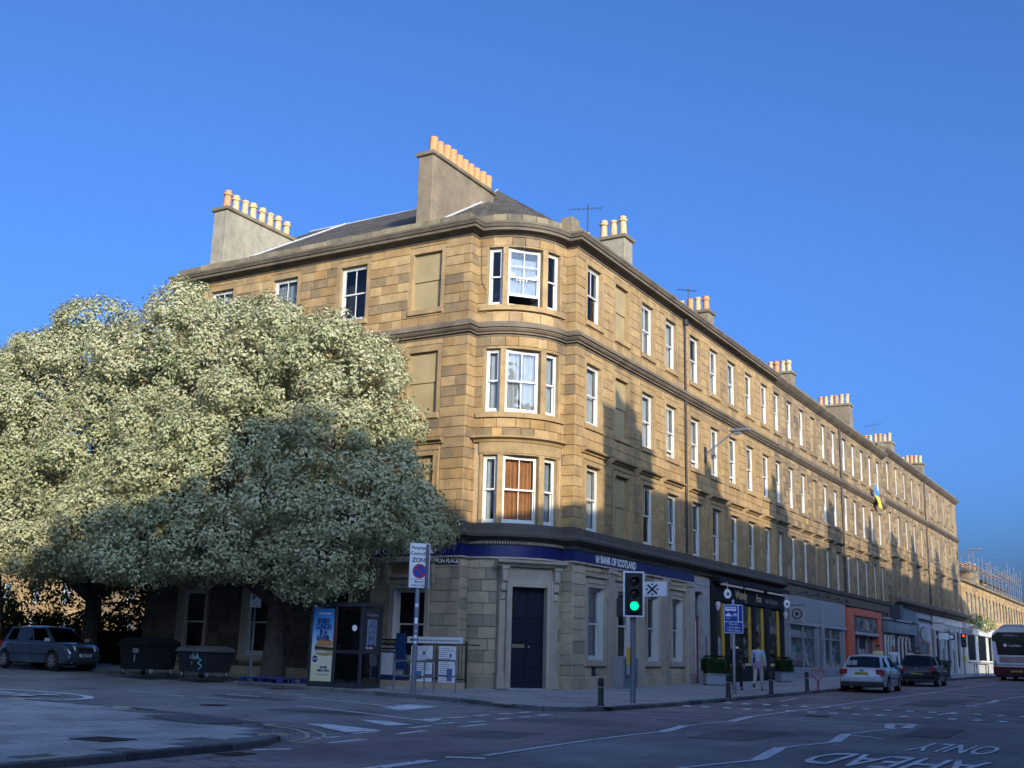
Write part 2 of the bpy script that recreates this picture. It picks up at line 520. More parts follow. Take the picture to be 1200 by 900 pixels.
# ------------------------------------------------------------------ flat lettering
_txt = {}
def text_mesh(body, size, extrude=.002, bold=0., align='CENTER', xs=1.):
    key = (body, size, extrude, bold, align, xs)
    if key in _txt: return _txt[key]
    cu = bpy.data.curves.new("lettering", 'FONT')
    cu.body = body; cu.size = size; cu.extrude = extrude; cu.offset = bold
    cu.align_x = align; cu.align_y = 'CENTER'; cu.resolution_u = 3
    tmp = bpy.data.objects.new("lettering_tmp", cu); COL.objects.link(tmp)
    dg = bpy.context.evaluated_depsgraph_get()
    me = bpy.data.meshes.new_from_object(tmp.evaluated_get(dg))
    bpy.data.objects.remove(tmp); bpy.data.curves.remove(cu)
    if xs != 1.: me.transform(Matrix.Diagonal((xs, 1, 1, 1)))
    me.name = "lettering"
    _txt[key] = me
    return me

UP = Matrix.Rotation(PI / 2, 4, 'X')     # lettering lying in xy -> standing, facing -y

def text(body, size, parent, M, mat, name="lettering", **k):
    me = text_mesh(body, size, **k)
    if not me.materials: me.materials.append(mat)
    elif me.materials[0] != mat:
        me = me.copy(); me.materials.clear(); me.materials.append(mat)
    return link(name, me, parent, M @ UP)
# ================================================================== the ground
def ground_poly(name, pts, dz, mat, parent=None, zf=g):
    bm = bmesh.new()
    vs = [bm.verts.new((x, y, 0)) for x, y in pts]
    bm.faces.new(vs)
    for co, no in (((0, 0, 0), (1, 0, 0)), ((0, 46, 0), (0, 1, 0))):
        bmesh.ops.bisect_plane(bm, geom=bm.verts[:] + bm.edges[:] + bm.faces[:], plane_co=co, plane_no=no)
    for f in bm.faces:
        if f.normal.z < 0: f.normal_flip()
    bmesh.ops.triangulate(bm, faces=bm.faces[:])
    for v in bm.verts: v.co.z = zf(v.co.x, v.co.y) + dz
    me = bpy.data.meshes.new(name); bm.to_mesh(me); bm.free()
    me.materials.append(mat)
    return link(name, me, parent)

road = tag(ground_poly("road", [(-600, -600), (600, -600), (600, 900), (-600, 900)], 0, m_road, zf=rz), kind="structure")
lane = tag(ground_poly("bus_lane", [(5.3, -200), (8.5, -200), (8.5, 200), (5.3, 200)], .004, m_redroad, zf=rz), kind="structure")

def resample(pts, step):
    P = [Vector(p) for p in pts]; out = []; carry = 0.
    tot = sum((b - a).length for a, b in zip(P[:-1], P[1:]))
    n = max(1, round(tot / step)); st = tot / n
    cum = [0.]
    for a, b in zip(P[:-1], P[1:]): cum.append(cum[-1] + (b - a).length)
    for i in range(n + 1):
        s = min(i * st, tot - 1e-6); k = 0
        while cum[k + 1] < s: k += 1
        t = (s - cum[k]) / max(1e-9, cum[k + 1] - cum[k]); out.append(P[k].lerp(P[k + 1], t))
    return out

def kerbs(parent, pts, step=.92, outward=1, far=None, rng=random.Random(4)):
    """kerb stones laid along an edge; those past 'far' metres from the camera are joined"""
    P = resample(pts, step); rest = MB()
    cache = {}
    for a, b in zip(P[:-1], P[1:]):
        d = b - a; l = d.length; ang = math.atan2(d.y, d.x); mid = (a + b) / 2
        z = g(mid.x, mid.y)
        slope = (g(b.x, b.y) - g(a.x, a.y)) / l
        M = T(mid.x, mid.y, z + .006 + rng.uniform(-.004, .004)) @ RZ(ang) @ Matrix.Rotation(-math.atan(slope), 4, 'Y') @ RZ(rng.uniform(-.006, .006))
        if (mid - CAM.to_2d()).length > (far or 1e9):
            rest.box(-l / 2 + .006, l / 2 - .006, -.07, .08, -.2, 0, M)
        else:
            k = round(l, 2)
            if k not in cache:
                cache[k] = MB().bbox(-l / 2 + .006, l / 2 - .006, -.07, .08, -.2, 0, .018).mesh("kerb_stone", m_kerb)
            link("kerb_stone", cache[k], parent, M)
    if rest.v: tag(rest.build("kerb_line", m_kerb, parent), kind="stuff")

bank_edge = [(-60, -5.6), (-8.9, -5.6), (-8.3, -7.9), (-3, -8.05), (-.2, -8.5), (1.5, -9.3), (3.0, -10.2), (4.1, -10.5), (4.9, -10.1), (5.3, -8.6), (5.45, -6), (5.5, -2), (5.5, 300)]
pavement = tag(ground_poly("pavement", bank_edge + [(-8, 300), (-8, 3), (-60, 3)], 0, m_pave), kind="structure")
kerbs(pavement, bank_edge[:2], far=40); kerbs(pavement, bank_edge[1:12], .9); kerbs(pavement, [(5.5, -2), (5.5, 60)], far=62); kerbs(pavement, [(5.5, 60), (5.5, 300)], 3., far=1)
near_edge = [(5.8, -70), (5.8, -22.6), (5.6, -21.6), (5.1, -20.85), (4.5, -20.2), (3.8, -19.62), (3.0, -19.2), (2.1, -18.8), (.9, -18.45), (-.8, -18.25), (-3, -18.35), (-60, -18.6)]
near_pave = tag(ground_poly("pavement", near_edge + [(-60, -70)], -.02, m_kerb), kind="structure")
kerbs(near_pave, near_edge[1:11], .9); kerbs(near_pave, [near_edge[0], near_edge[1]], .92, far=22); kerbs(near_pave, near_edge[10:], .92, far=30)
east_edge = [(16.3, 300), (16.3, -70)]
east_pave = tag(ground_poly("pavement", [(16.3, -70), (22.2, -70), (22.2, 300), (16.3, 300)], 0, m_pave), kind="structure")
kerbs(east_pave, [(16.3, 300), (16.3, -70)], 3., far=1)

# paving slabs of the near corner
def near_inside(x, y):
    P = [(a, b) for a, b in near_edge] + [(-60, -70)]
    c = False
    for (x0, y0), (x1, y1) in zip(P, P[1:] + P[:1]):
        if (y0 > y) != (y1 > y) and x < (x1 - x0) * (y - y0) / (y1 - y0) + x0: c = not c
    return c
def edge_dist(x, y):
    best = 1e9; p = Vector((x, y))
    for a, b in zip(near_edge[:-1], near_edge[1:]):
        a = Vector(a); b = Vector(b); t = max(0, min(1, (p - a).dot(b - a) / (b - a).length_squared))
        best = min(best, (a.lerp(b, t) - p).length)
    return best
slab_me = MB().bbox(-.440, .440, -.290, .290, -.05, 0, .008).mesh("paving_slab", m_slab)
rng = random.Random(11)
for j in range(14):
    for i in range(13):
        x = 5.2 - i * .9 - (.45 if j % 2 else 0); y = -18.75 - j * .6
        if y < -20.5 - (5.3 - x) * .0 - 6.2 or x < -5.6: continue
        if not all(near_inside(x + a, y + b) for a in (-.45, .45) for b in (-.3, .3)): continue
        if min(edge_dist(x + a, y + b) for a in (-.45, .45) for b in (-.3, .3)) < .08: continue
        if (x - 2.0) ** 2 / 1.7 + (y + 19.6) ** 2 / .25 < 1: continue
        sx = -.012 if x < 0 else 0.
        M = Matrix(((1, 0, 0, x), (0, 1, 0, y), (sx + rng.uniform(-.003, .003), .009 + rng.uniform(-.003, .003), 1, g(x, y) + rng.uniform(-.003, .003)), (0, 0, 0, 1)))
        link("paving_slab", slab_me, near_pave, M)
# blister paving at the crossing point
b = MB()
b.box(-1.15, 1.15, -.42, .42, -.04, .006)
for i in range(34):
    for j in range(12):
        b.lathe([(.016, .006), (.012, .012)], 5, T(-1.1 + i * .0667, -.38 + j * .069, 0))
M = T(2.0, -19.55, g(2, -19.5) + .004) @ RZ(rad(-22))
tag(b.build("tactile_paving", M_("blister_paving", (.12, .125, .14), .85, .15, 3), near_pave, M), kind="stuff")
b = MB().box(-.36, .36, -.28, .28, -.02, .006)
for i in range(5): b.box(-.3, .3, -.23 + i * .1, -.19 + i * .1, .006, .012)
b.build("access_cover", M_("cast_iron_cover", (.045, .045, .05), .6, .3, 8, metal=.4), near_pave, T(4.15, -23.35, g(4, -23.3) + .004) @ RZ(.05))

# ------------------------------------------------------------------ road markings
def ribbon(pts, w, mat=m_roadpaint):
    P = [Vector(p) for p in pts]; vs = []; fs = []
    for i, p in enumerate(P):
        t = (P[min(i + 1, len(P) - 1)] - P[max(i - 1, 0)]).normalized(); n = Vector((-t.y, t.x)) * w / 2
        for q in (p + n, p - n): vs.append((q.x, q.y, rz(q.x, q.y) + .009))
    for i in range(len(P) - 1): fs.append((2 * i, 2 * i + 1, 2 * i + 3, 2 * i + 2))
    MB().add(vs, fs).build("road_marking", mat, road)
def flat(pts, mat=m_roadpaint):
    MB().add([(x, y, rz(x, y) + .010) for x, y in pts], [tuple(range(len(pts)))]).build("road_marking", mat, road)

for pts, w in [([(-2.9, -10.9), (-.8, -11.4), (1.2, -12.2)], .13), ([(-1.6, -10.8), (-.2, -11.0), (.62, -11.25)], .08),
    ([(-.6, -13.7), (2.06, -14.6), (4.1, -15.5)], .12), ([(5.96, -22.3), (6.25, -21.85)], .16),
    ([(-6.9, -13.1), (-6.2, -13.1)], .1), ([(-5.95, -13.15), (-5.5, -13.2)], .1), ([(-5.3, -13.3), (-4.5, -13.45)], .1), ([(-4.2, -13.3), (-2.4, -13.45)], .1),
    ([(-4.6, -11.9), (-3.5, -11.8)], .13), ([(-4.9, -10.1), (-3.6, -9.9)], .13),
    ([(5.4, -20.3), (5.38, -19.7)], .14), ([(5.2, -19.1), (5.2, -18.4)], .14), ([(5.1, -17.3), (5.08, -16.6)], .14), ([(4.92, -16.2), (4.9, -15.5)], .14),
    ([(4.1, -14.5), (4.1, -13.9)], .2), ([(4.08, -13.5), (4.08, -12.9)], .2), ([(4.1, -12.5), (4.1, -11.95)], .2), ([(4.14, -11.7), (4.16, -11.15)], .2),
    ([(6.0, -20.7), (6.0, -19.8)], .14), ([(5.75, -18.6), (5.65, -17.6)], .14), ([(5.6, -16.4), (5.55, -15.4)], .14), ([(5.05, -15.2), (5.05, -14.7)], .16), ([(5., -14.1), (5., -13.5)], .2), ([(5.0, -13.2), (5.0, -12.65)], .2), ([(4.95, -12.3), (4.95, -11.7)], .2),
    ([(8.6, -24.5), (8.6, -21.8)], .22), ([(8.5, -21.3), (9.0, -21.1)], .18), ([(8.8, -20.8), (8.75, -19.2), (8.7, -17.3), (8.75, -15.8), (8.85, -14.6)], .09),
    ([(8.86, -14.6), (8.56, -12.8)], .2), ([(8.55, -12.8), (8.75, -10.6)], .09), ([(8.78, -10.7), (8.5, -8.6)], .2), ([(8.52, -8.6), (8.52, -.4), (8.5, 2.5), (8.55, 10), (8.45, 28), (8.4, 50)], .1),
    ([(5.6, -9.6), (6.8, -9.35), (8.6, -9.1), (10.9, -8.9), (12.4, -8.7)], .1),
    ([(11.5, -20.4), (11.95, -18.6)], .09), ([(11.95, -18.6), (11.6, -16.4)], .2), ([(11.6, -16.4), (11.98, -14.5)], .09), ([(11.98, -14.6), (11.66, -12.5)], .2), ([(11.65, -12.5), (12.05, -10.0)], .09), ([(11.8, -12.7), (12.45, -13.1)], .12),
    ([(11.6, -8.7), (12.05, -8.2)], .25), ([(12.05, -8.3), (12.2, -9.8)], .2), ([(11.65, -8.7), (11.93, -10.1)], .2),
    ([(11.75, -3.7), (11.9, -1.9)], .12), ([(11.4, 3.0), (11.95, 1.95)], .2), ([(11.55, 2.0), (11.75, 5.4)], .1), ([(11.75, 5.4), (11.65, 8.0)], .2), ([(11.7, 8.0), (11.9, 13), (11.8, 16)], .1), ([(11.6, 17), (11.9, 19.5)], .2), ([(11.9, 19.5), (11.7, 26)], .1),
    ([(6.05, -1.7), (6.6, -1.75)], .12), ([(6.6, -.1), (6.3, 3.0)], .1), ([(7.2, 17), (7.5, 19.2)], .1), ([(7.3, 30), (8.5, 33.5)], .15)]:
    ribbon(pts, w)
for pts, w in [([(.1, -8.75), (2.9, -10.35), (4.2, -10.75)], .09), ([(5.65, -12.6), (5.75, -11.2)], .1), ([(6.3, -7.7), (6.3, -5.7)], .09)]:
    ribbon(pts, w, m_roadpaint_faint)
for off in (0, .26):
    ribbon([(x, y + off) for x, y in [(-9, -18.1), (-4.5, -18.0), (-3, -17.85), (-.8, -17.8), (.9, -17.98), (2.2, -18.32), (3.2, -18.72)]] + [(3.98 + off * .75, -19.1 + off * .8), (4.7 + off * .9, -19.65 + off * .55), (5.2 + off, -20.25 + off * .3), (5.42 + off, -20.95)], .07, m_yellowpaint)
ribbon([(5.2, -21.02), (5.95, -20.92)], .1, m_yellowpaint)
for p in [[(1.0, -12.6), (.6, -11.0), (1.66, -11.2), (1.95, -13.2)], [(3.95, -15.4), (4.0, -14.5), (4.55, -15.8)], [(3.2, -16.3), (3.75, -16.2), (4.75, -16.7), (4.45, -17.2)], [(3.2, -17.9), (3.6, -17.7), (5.1, -18.15), (5.0, -19.0)]]:
    flat(p)
for px_, py_ in [(5.3, -22.35), (5.55, -20.9), (3.6, -19.25), (-3.9, -18.2), (1.0, -18.3)]:
    pass
# yellow loading bars on the kerb faces
for x, y, a in [(5.74, -25.6, PI / 2), (5.74, -25.2, PI / 2), (5.2, -21.05, .9), (2.6, -9.95, -.5), (2.95, -10.15, -.5), (-1.2, -18.3, 0), (-4.3, -18.42, 0), (3.9, -19.7, -.65)]:
    MB().box(-.22, .22, -.075, .085, -.02, .014, T(x, y, g(x, y)) @ RZ(a)).build("loading_mark", m_yellowpaint, near_pave if y < -15 else pavement)
# crossing studs
stud_me = MB().lathe([(.075, .0), (.06, .012)], 8).mesh("road_stud", m_roadpaint)
stud_me = MB().bbox(-.10, .10, -.10, .10, 0, .02, .015).mesh("road_stud", M_("white_stud", (.88, .88, .86), .5, .05, 8))
for i in range(15):
    for yy, ofs in ((-5.55, 0), (-2.75, .3)):
        x = 5.75 + i * .555 + ofs * .5
        link("road_stud", stud_me, road, T(x, yy + random.Random(i).uniform(-.05, .05), rz(x, yy) + .005))
# lettering on the carriageway (for traffic coming towards the camera)
def road_word(word, cx, cy, w, h, ang):
    me = text_mesh(word, 1., extrude=0., bold=.012)
    xs = [v.co.x for v in me.vertices]; ys = [v.co.y for v in me.vertices]
    W, H = max(xs) - min(xs), max(ys) - min(ys); mx, my = (max(xs) + min(xs)) / 2, (max(ys) + min(ys)) / 2
    me = me.copy(); me.materials.clear(); me.materials.append(m_roadpaint)
    M = T(cx, cy, rz(cx, cy) + .012) @ Matrix.Rotation(math.atan(.009), 4, 'X') @ RZ(ang) @ Matrix.Diagonal((w / W, h / H, 1, 1)) @ T(-mx, -my, 0)
    me.transform(M); me.name = "road_lettering"
    link("road_lettering", me, road)
road_word("ONLY", 13.9, -14.4, 1.25, 1.9, PI)
road_word("AHEAD", 13.6, -17.6, 2.3, 2.0, PI)
road_word("20", -7.4, -16.45, 1.15, 2.9, -PI / 2)
ring = []
n = 48; vs = []; fs = []
for k in range(n):
    a = 2 * PI * k / n
    for s in (1., .90):
        x, y = -7.4 + 2.7 * s * math.cos(a), -16.45 + 1.35 * (s if s == 1 else .86) * math.sin(a)
        vs.append((x, y, rz(x, y) + .011))
fs = [(2 * k, 2 * k + 1, (2 * k + 3) % (2 * n), (2 * k + 2) % (2 * n)) for k in range(n)]
MB().add(vs, fs).build("road_marking", m_roadpaint, road)

m_patch = asphalt_mat("asphalt_patch", (.10, .096, .096), (.20, .195, .192))
for x, y, w, d, a in [(10.2, -14.2, 1.1, 2.6, .02), (7.2, -3.0, .9, 3.2, -.03), (1.0, -14.8, 2.4, .8, .1), (-3.4, -12.2, 2.8, .7, -.05), (10.4, 3.5, 1.2, 5.0, 0), (12.9, -10.6, .8, 3.0, .04), (7.0, -17.5, 1.2, 1.6, .1)]:
    vs = []
    for sx, sy in ((-1, -1), (1, -1), (1, 1), (-1, 1)):
        qx, qy = x + (sx * w * math.cos(a) - sy * d * math.sin(a)) / 2, y + (sx * w * math.sin(a) + sy * d * math.cos(a)) / 2
        vs.append((qx, qy, rz(qx, qy) + .0065))
    MB().add(vs, [(0, 1, 2, 3)]).build("road_patch", m_patch, road)
m_cover = M_("worn_cast_iron", (.06, .06, .065), .5, .3, 10, metal=.5)
for x, y in ((9.6, -6.9), (-1.8, -15.2), (10.6, 10.5)):
    b = MB().lathe([(.30, .0), (.30, .004)], 20)
    for k in range(5): b.box(-.22, .22, -.2 + k * .09, -.16 + k * .09, .004, .008)
    b.build("manhole_cover", m_cover, road, T(x, y, rz(x, y) + .008))
for x, y, a in ((5.7, 4.4, PI / 2), (6.2, -22.9, PI / 2), (-6.0, -8.4, 0)):
    b = MB().box(-.24, .24, -.2, .2, 0, .004)
    for k in range(6): b.box(-.2, .2, -.17 + k * .06, -.14 + k * .06, .004, .01)
    b.build("gully_grate", m_cover, road, T(x, y, rz(x, y) + .008) @ RZ(a))
# ================================================================== buildings
RF = RZ(PI / 2)                           # facades facing +X : local x -> +Y, local -y -> +X
LF = T(0, -3.75, 0)                       # the side-street front, facing -Y
BX, BY, BR = -2.7, -1.0, 2.25             # bowed corner
def bow_M(a, d=0.):
    return T(BX + (BR + d) * math.sin(a), BY - (BR + d) * math.cos(a), 0) @ RZ(a)
def bow_path(d=0., n=18):
    return [(BX + (BR + d) * math.sin(PI / 2 * i / n), BY - (BR + d) * math.cos(PI / 2 * i / n)) for i in range(n + 1)]

def cells(u0, u1, z0, z1, rects, y, M, mb, du=None):
    us = sorted({u0, u1, *[min(max(r[0], u0), u1) for r in rects], *[min(max(r[1], u0), u1) for r in rects]})
    zs = sorted({z0, z1, *[min(max(r[2], z0), z1) for r in rects], *[min(max(r[3], z0), z1) for r in rects]})
    for a, b in zip(us[:-1], us[1:]):
        for c, d in zip(zs[:-1], zs[1:]):
            um, zm = (a + b) / 2, (c + d) / 2
            if any(r[0] < um < r[1] and r[2] < zm < r[3] for r in rects): continue
            if callable(M):
                n = max(1, int((b - a) / .25)); st = [(a + (b - a) * i / n) for i in range(n + 1)]
                for p, q in zip(st[:-1], st[1:]):
                    A = M(p) @ Vector((0, y, 0)); B = M(q) @ Vector((0, y, 0))
                    mb.add([(A.x, A.y, c), (B.x, B.y, c), (B.x, B.y, d), (A.x, A.y, d)], [(0, 1, 2, 3)])
            else:
                mb.add([(a, y, c), (b, y, c), (b, y, d), (a, y, d)], [(0, 1, 2, 3)], M)

def stone_rects(u0, u1, z0, z1, rects, ch, rng, wmin=.38, wmax=.85):
    out = []; n = max(1, round((z1 - z0) / ch)); h = (z1 - z0) / n
    for i in range(n):
        a, b = z0 + i * h, z0 + (i + 1) * h
        cuts = sorted({u0, u1, *[r[0] for r in rects if u0 < r[0] < u1], *[r[1] for r in rects if u0 < r[1] < u1]})
        runs = []
        for p, q in zip(cuts[:-1], cuts[1:]):
            za, zb = a, b
            for r in rects:
                if r[0] < (p + q) / 2 < r[1]:
                    if r[2] <= za and r[3] >= zb: za = zb
                    elif r[2] <= za < r[3]: za = r[3]
                    elif r[2] < zb <= r[3]: zb = r[2]
            if zb - za < .05: continue
            if runs and abs(runs[-1][1] - p) < 1e-6 and abs(runs[-1][2] - za) < 1e-6 and abs(runs[-1][3] - zb) < 1e-6: runs[-1][1] = q
            else: runs.append([p, q, za, zb])
        for p, q, za, zb in runs:
            u = p
            while u < q - 1e-4:
                w = rng.uniform(wmin, wmax)
                if q - (u + w) < .25: w = q - u
                if w > wmax * 1.25: w = (q - u) / 2
                out.append((u, u + w, za, zb)); u += w
    return out

def put_stones(lst, bld, limit):
    """lst: (matrix, w, h, material); nearest/largest as single parts, the rest joined"""
    def key(s):
        p = s[0].translation; d = (Vector((p.x, p.y, p.z + s[2] / 2)) - CAM)
        nrm = s[0].to_3x3() @ Vector((0, -1, 0))
        return -(s[1] * s[2] * max(.05, -nrm.dot(d.normalized())) / d.length_squared)
    lst = sorted(lst, key=key)
    rng = random.Random(5); cache = {}
    rest = {}
    for i, (M, w, h, mat) in enumerate(lst):
        w_, h_ = round(w, 2), round(h, 2)
        pr = rng.choice((.0, .004, .008, .003))
        if i < limit:
            k = (w_, h_, pr, mat.name)
            if k not in cache:
                cache[k] = MB().cbox(.006, w_ - .006, -pr - .012, .025, .006, h_ - .006, .010).mesh("stone", mat)
            link("stone", cache[k], bld, M)
        else:
            rest.setdefault(mat.name, (MB(), mat))[0].cbox(.006, w - .006, -pr - .012, .025, .006, h - .006, .010, M)
    for mb, mat in rest.values():
        tag(mb.build("stone_facing", mat, bld), kind="stuff")

# ------------------------------------------------------------------ windows
_wm = {}
def wmesh(key, fn):
    if key not in _wm: _wm[key] = fn()
    return _wm[key]

def frame_mesh(w, h, bars, open_=0.):
    def f():
        b = MB(); e = .004
        b.box(e, .075, .13, .27, 0, h - e); b.box(w - .075, w - e, .13, .27, 0, h - e)
        b.box(.075, w - .075, .135, .265, h - .075, h - e); b.box(.075, w - .075, .135, .265, e, .07)
        m = h * .5
        # upper sash, proud of the lower one
        b.box(.075, .125, .15, .19, m, h - .075); b.box(w - .125, w - .075, .15, .19, m, h - .075)
        b.box(.125, w - .125, .15, .19, h - .125, h - .075); b.box(.075, w - .075, .147, .193, m - .025, m + .03)
        o = .07 + open_
        b.box(.075, .125, .20, .24, o, m + .02); b.box(w - .125, w - .075, .20, .24, o, m + .02); b.box(.125, w - .125, .197, .243, o, o + .09)
        if bars & 1: b.box(w / 2 - .014, w / 2 + .014, .155, .185, m + .03, h - .125)
        if bars & 2: b.box(w / 2 - .014, w / 2 + .014, .205, .235, o + .09, m - .02)
        if bars & 4: b.box(.125, w - .125, .157, .183, m + (h - m) * .40 - .014, m + (h - m) * .40 + .014)
        return b.mesh("window", m_white)
    return wmesh(("f", round(w, 2), round(h, 2), bars, open_), f)

def pane_mesh(w, h, up, open_=0.):
    def f():
        m = h * .5
        z0, z1, y = (m + .03, h - .125, .17) if up else (.16 + open_, m - .025, .22)
        return MB().box(.125, w - .125, y - .002, y + .002, z0, z1).mesh("pane", m_glass)
    return wmesh(("p", round(w, 2), round(h, 2), up, open_), f)

def curtain_mesh(w, h, z0, z1, x0, x1, mat, wave=.03, y=.33):
    def f():
        n = max(6, int((x1 - x0) * 22)); vs = []; fs = []
        for i in range(n + 1):
            x = x0 + (x1 - x0) * i / n
            yy = y + wave * math.sin(i * 1.9 + .4 * math.sin(i * .7))
            vs += [(x, yy, z0), (x, yy, z1)]
        fs = [(2 * i, 2 * i + 2, 2 * i + 3, 2 * i + 1) for i in range(n)]
        return MB().add(vs, fs).mesh("curtain", mat)
    return wmesh(("c", round(w, 2), round(h, 2), round(z0, 2), round(z1, 2), round(x0, 2), round(x1, 2), mat.name, wave), f)

def window(bld, M, w, h, style="white", bars=3, open_=0., sill=True, sillmat=None, sill_w=.12):
    win = link("window", frame_mesh(w, h, bars, open_), bld, M)
    link("pane", pane_mesh(w, h, True, 0.), win, M)
    link("pane", pane_mesh(w, h, False, open_), win, M)
    C = lambda *a, **k: link("curtain", curtain_mesh(w, h, *a, **k), win, M)
    if style == "white": C(.08, h - .05, .05, w - .05, m_curtain)
    elif style == "net": C(.08, h - .05, .05, w - .05, m_netting, wave=.012)
    elif style == "lower": C(.08, h * .52, .05, w - .05, m_curtain, wave=.01)
    elif style == "upper": C(h * .5, h - .05, .05, w - .05, m_offwhite, wave=.0)
    elif style == "sides":
        C(.08, h - .05, .05, w * .36, m_curtain); C(.08, h - .05, w * .66, w - .05, m_curtain)
    elif style == "gap":
        C(.08, h - .05, .05, w * .47, m_curtain, wave=.045); C(.08, h - .05, w * .53, w - .05, m_curtain, wave=.045)
    elif style == "side": C(.08, h - .05, .05, w * .5, m_curtain)
    elif style == "rust":
        C(.08, h - .05, .05, w - .05, m_ocurtain, wave=.045)
    if sill:
        sm = sillmat or m_trim
        def f(): return MB().cbox(-sill_w, w + sill_w, -.085, .14, -.19, -.004, .012).mesh("sill", sm)
        link("sill", wmesh(("s", round(w, 2), sm.name, sill_w), f), win, M)
    return win

def surround_mesh(w, h, m, mat, lint=.22, proud=.012):
    def f():
        b = MB()
        b.box(-m, 0, -proud, .30, 0, h); b.box(w, w + m, -proud, .30, 0, h)
        b.box(-m, w + m, -proud - .002, .30, h, h + lint)
        return b.mesh("window_surround", mat)
    return wmesh(("sur", round(w, 2), round(h, 2), m, mat.name, lint, proud), f)

def arch_mesh(w, h, mat):
    """moulded architrave with a cornice hood, first floor"""
    def f():
        b = MB()
        for x0, x1 in ((-.24, 0), (w, w + .24)):
            b.box(x0, x1, -.05, .30, 0, h + .0)
            xo = x0 if x0 < 0 else x1 - .07
            b.box(xo, xo + .07, -.085, -.05, 0, h)
        b.box(-.24, w + .24, -.052, .30, h, h + .24); b.box(-.24, w + .24, -.087, -.052, h + .17, h + .24)
        b.box(-.22, w + .22, -.03, .02, h + .24, h + .38)
        return b.mesh("architrave", mat)
    return wmesh(("arch", round(w, 2), round(h, 2), mat.name), f)

def hood_mesh(w, mat):
    def f():
        prof = [(-.02, .0), (-.10, .0), (-.12, .05), (-.25, .09), (-.27, .15), (-.05, .19), (-.02, .19)]
        b = MB(); n = len(prof)
        x0, x1 = -.38, w + .38
        vs = [(x0, y, z) for y, z in prof] + [(x1, y, z) for y, z in prof]
        fs = [tuple(range(n)), tuple(range(2 * n - 1, n - 1, -1))] + [(i, n + i, n + (i + 1) % n, (i + 1) % n) for i in range(n)]
        b.add(vs, fs)
        return b.mesh("hood", mat)
    return wmesh(("hood", round(w, 2), mat.name), f)

def blind_window(bld, M, w, h, mat, sillmat, sill_w=.12):
    def f():
        b = MB(); m = h * .51
        b.box(0.004, w - .004, .13, .3, m, h - .004); b.box(.004, w - .004, .175, .3, .004, m - .02); b.box(.004, w - .004, .19, .3, m - .02, m)
        return b.mesh("blind_window", mat)
    o = link("blind_window", wmesh(("blind", round(w, 2), round(h, 2), mat.name), f), bld, M)
    def fs(): return MB().cbox(-sill_w, w + sill_w, -.085, .14, -.19, -.004, .012).mesh("sill", sillmat)
    link("sill", wmesh(("s", round(w, 2), sillmat.name, sill_w), fs), o, M)

# ------------------------------------------------------------------ chimneys
def chimney(bld, x0, x1, y0, y1, z0, z1, mat, pots, potmat, along='y', cap=.16, pot_h=.95, styles=None, joints=False):
    b = MB().bbox(x0, x1, y0, y1, z0, z1, .02)
    if joints:
        rr = random.Random(3)
        z = z0 + .2
    c = b.build("chimney", mat, bld)
    MB().bbox(x0 - .09, x1 + .09, y0 - .09, y1 + .09, z1, z1 + cap, .03).build("chimney_cap", m_parapet, c)
    rng = random.Random(int(x0 * 7 + y0 * 3))
    for i, (px_, py_) in enumerate(pots):
        st = (styles or [0])[i % len(styles or [0])]
        h = pot_h * (rng.uniform(.92, 1.06))
        if st == 0: prof = [(.17, 0), (.165, .05), (.15, .1), (.135, h - .12), (.16, h - .1), (.165, h - .02), (.14, h), (.11, h), (.11, h - .3)]
        elif st == 1: prof = [(.20, 0), (.20, .05), (.15, .12), (.14, h - .24), (.19, h - .2), (.19, h - .12), (.15, h - .1), (.15, h), (.11, h), (.11, h - .3)]
        else: prof = [(.18, 0), (.16, .1), (.16, h), (.12, h), (.12, h - .3)]
        pm = potmat[i % len(potmat)] if isinstance(potmat, list) else potmat
        MB().lathe(prof, 12).build("chimney_pot", pm, c, T(px_, py_, z1 + cap - .02) @ Matrix.Rotation(rng.uniform(-.035, .035), 4, 'X') @ Matrix.Rotation(rng.uniform(-.035, .035), 4, 'Y'), smooth=35)
    return c

def aerial(label, x, y, z, h=1.6, ang=.3, group="television aerials on the chimneys"):
    t = thing("tv_aerial", label, "aerial", T(x, y, z) @ RZ(ang), group)
    M = WM[t.name]
    MB().tube((0, 0, 0), (0, 0, h), .018).build("mast", m_iron, t, M)
    b = MB().tube((-.75, 0, h - .3), (.55, 0, h - .1), .012)
    for i in range(8):
        k = i / 7; p = Vector((-.75, 0, h - .3)).lerp(Vector((.55, 0, h - .1)), k)
        l = .12 + .12 * k
        b.tube(p + Vector((0, -l, 0)), p + Vector((0, l, 0)), .006, n=5)
    b.build("boom", m_iron, t, M)
    return t

def sweep_part(name, path, prof, mat, parent):
    return MB().sweep(path, prof).build(name, mat, parent)

# ================================================================== corner tenement
corner = thing("corner_tenement", "bowed corner sandstone tenement with the blue bank fascia at street level", "tenement", T(0, 0, 0))
cpath = [(-17, -3.75), (-2.7, -3.75)] + [(BX + BR * math.sin(PI / 2 * i / 18), BY - BR * math.cos(PI / 2 * i / 18)) for i in range(19)] + [(0, -1.0), (0, 21.5)]
FLOORS = [(5.24, 2.28), (8.98, 2.20), (12.73, 2.10)]
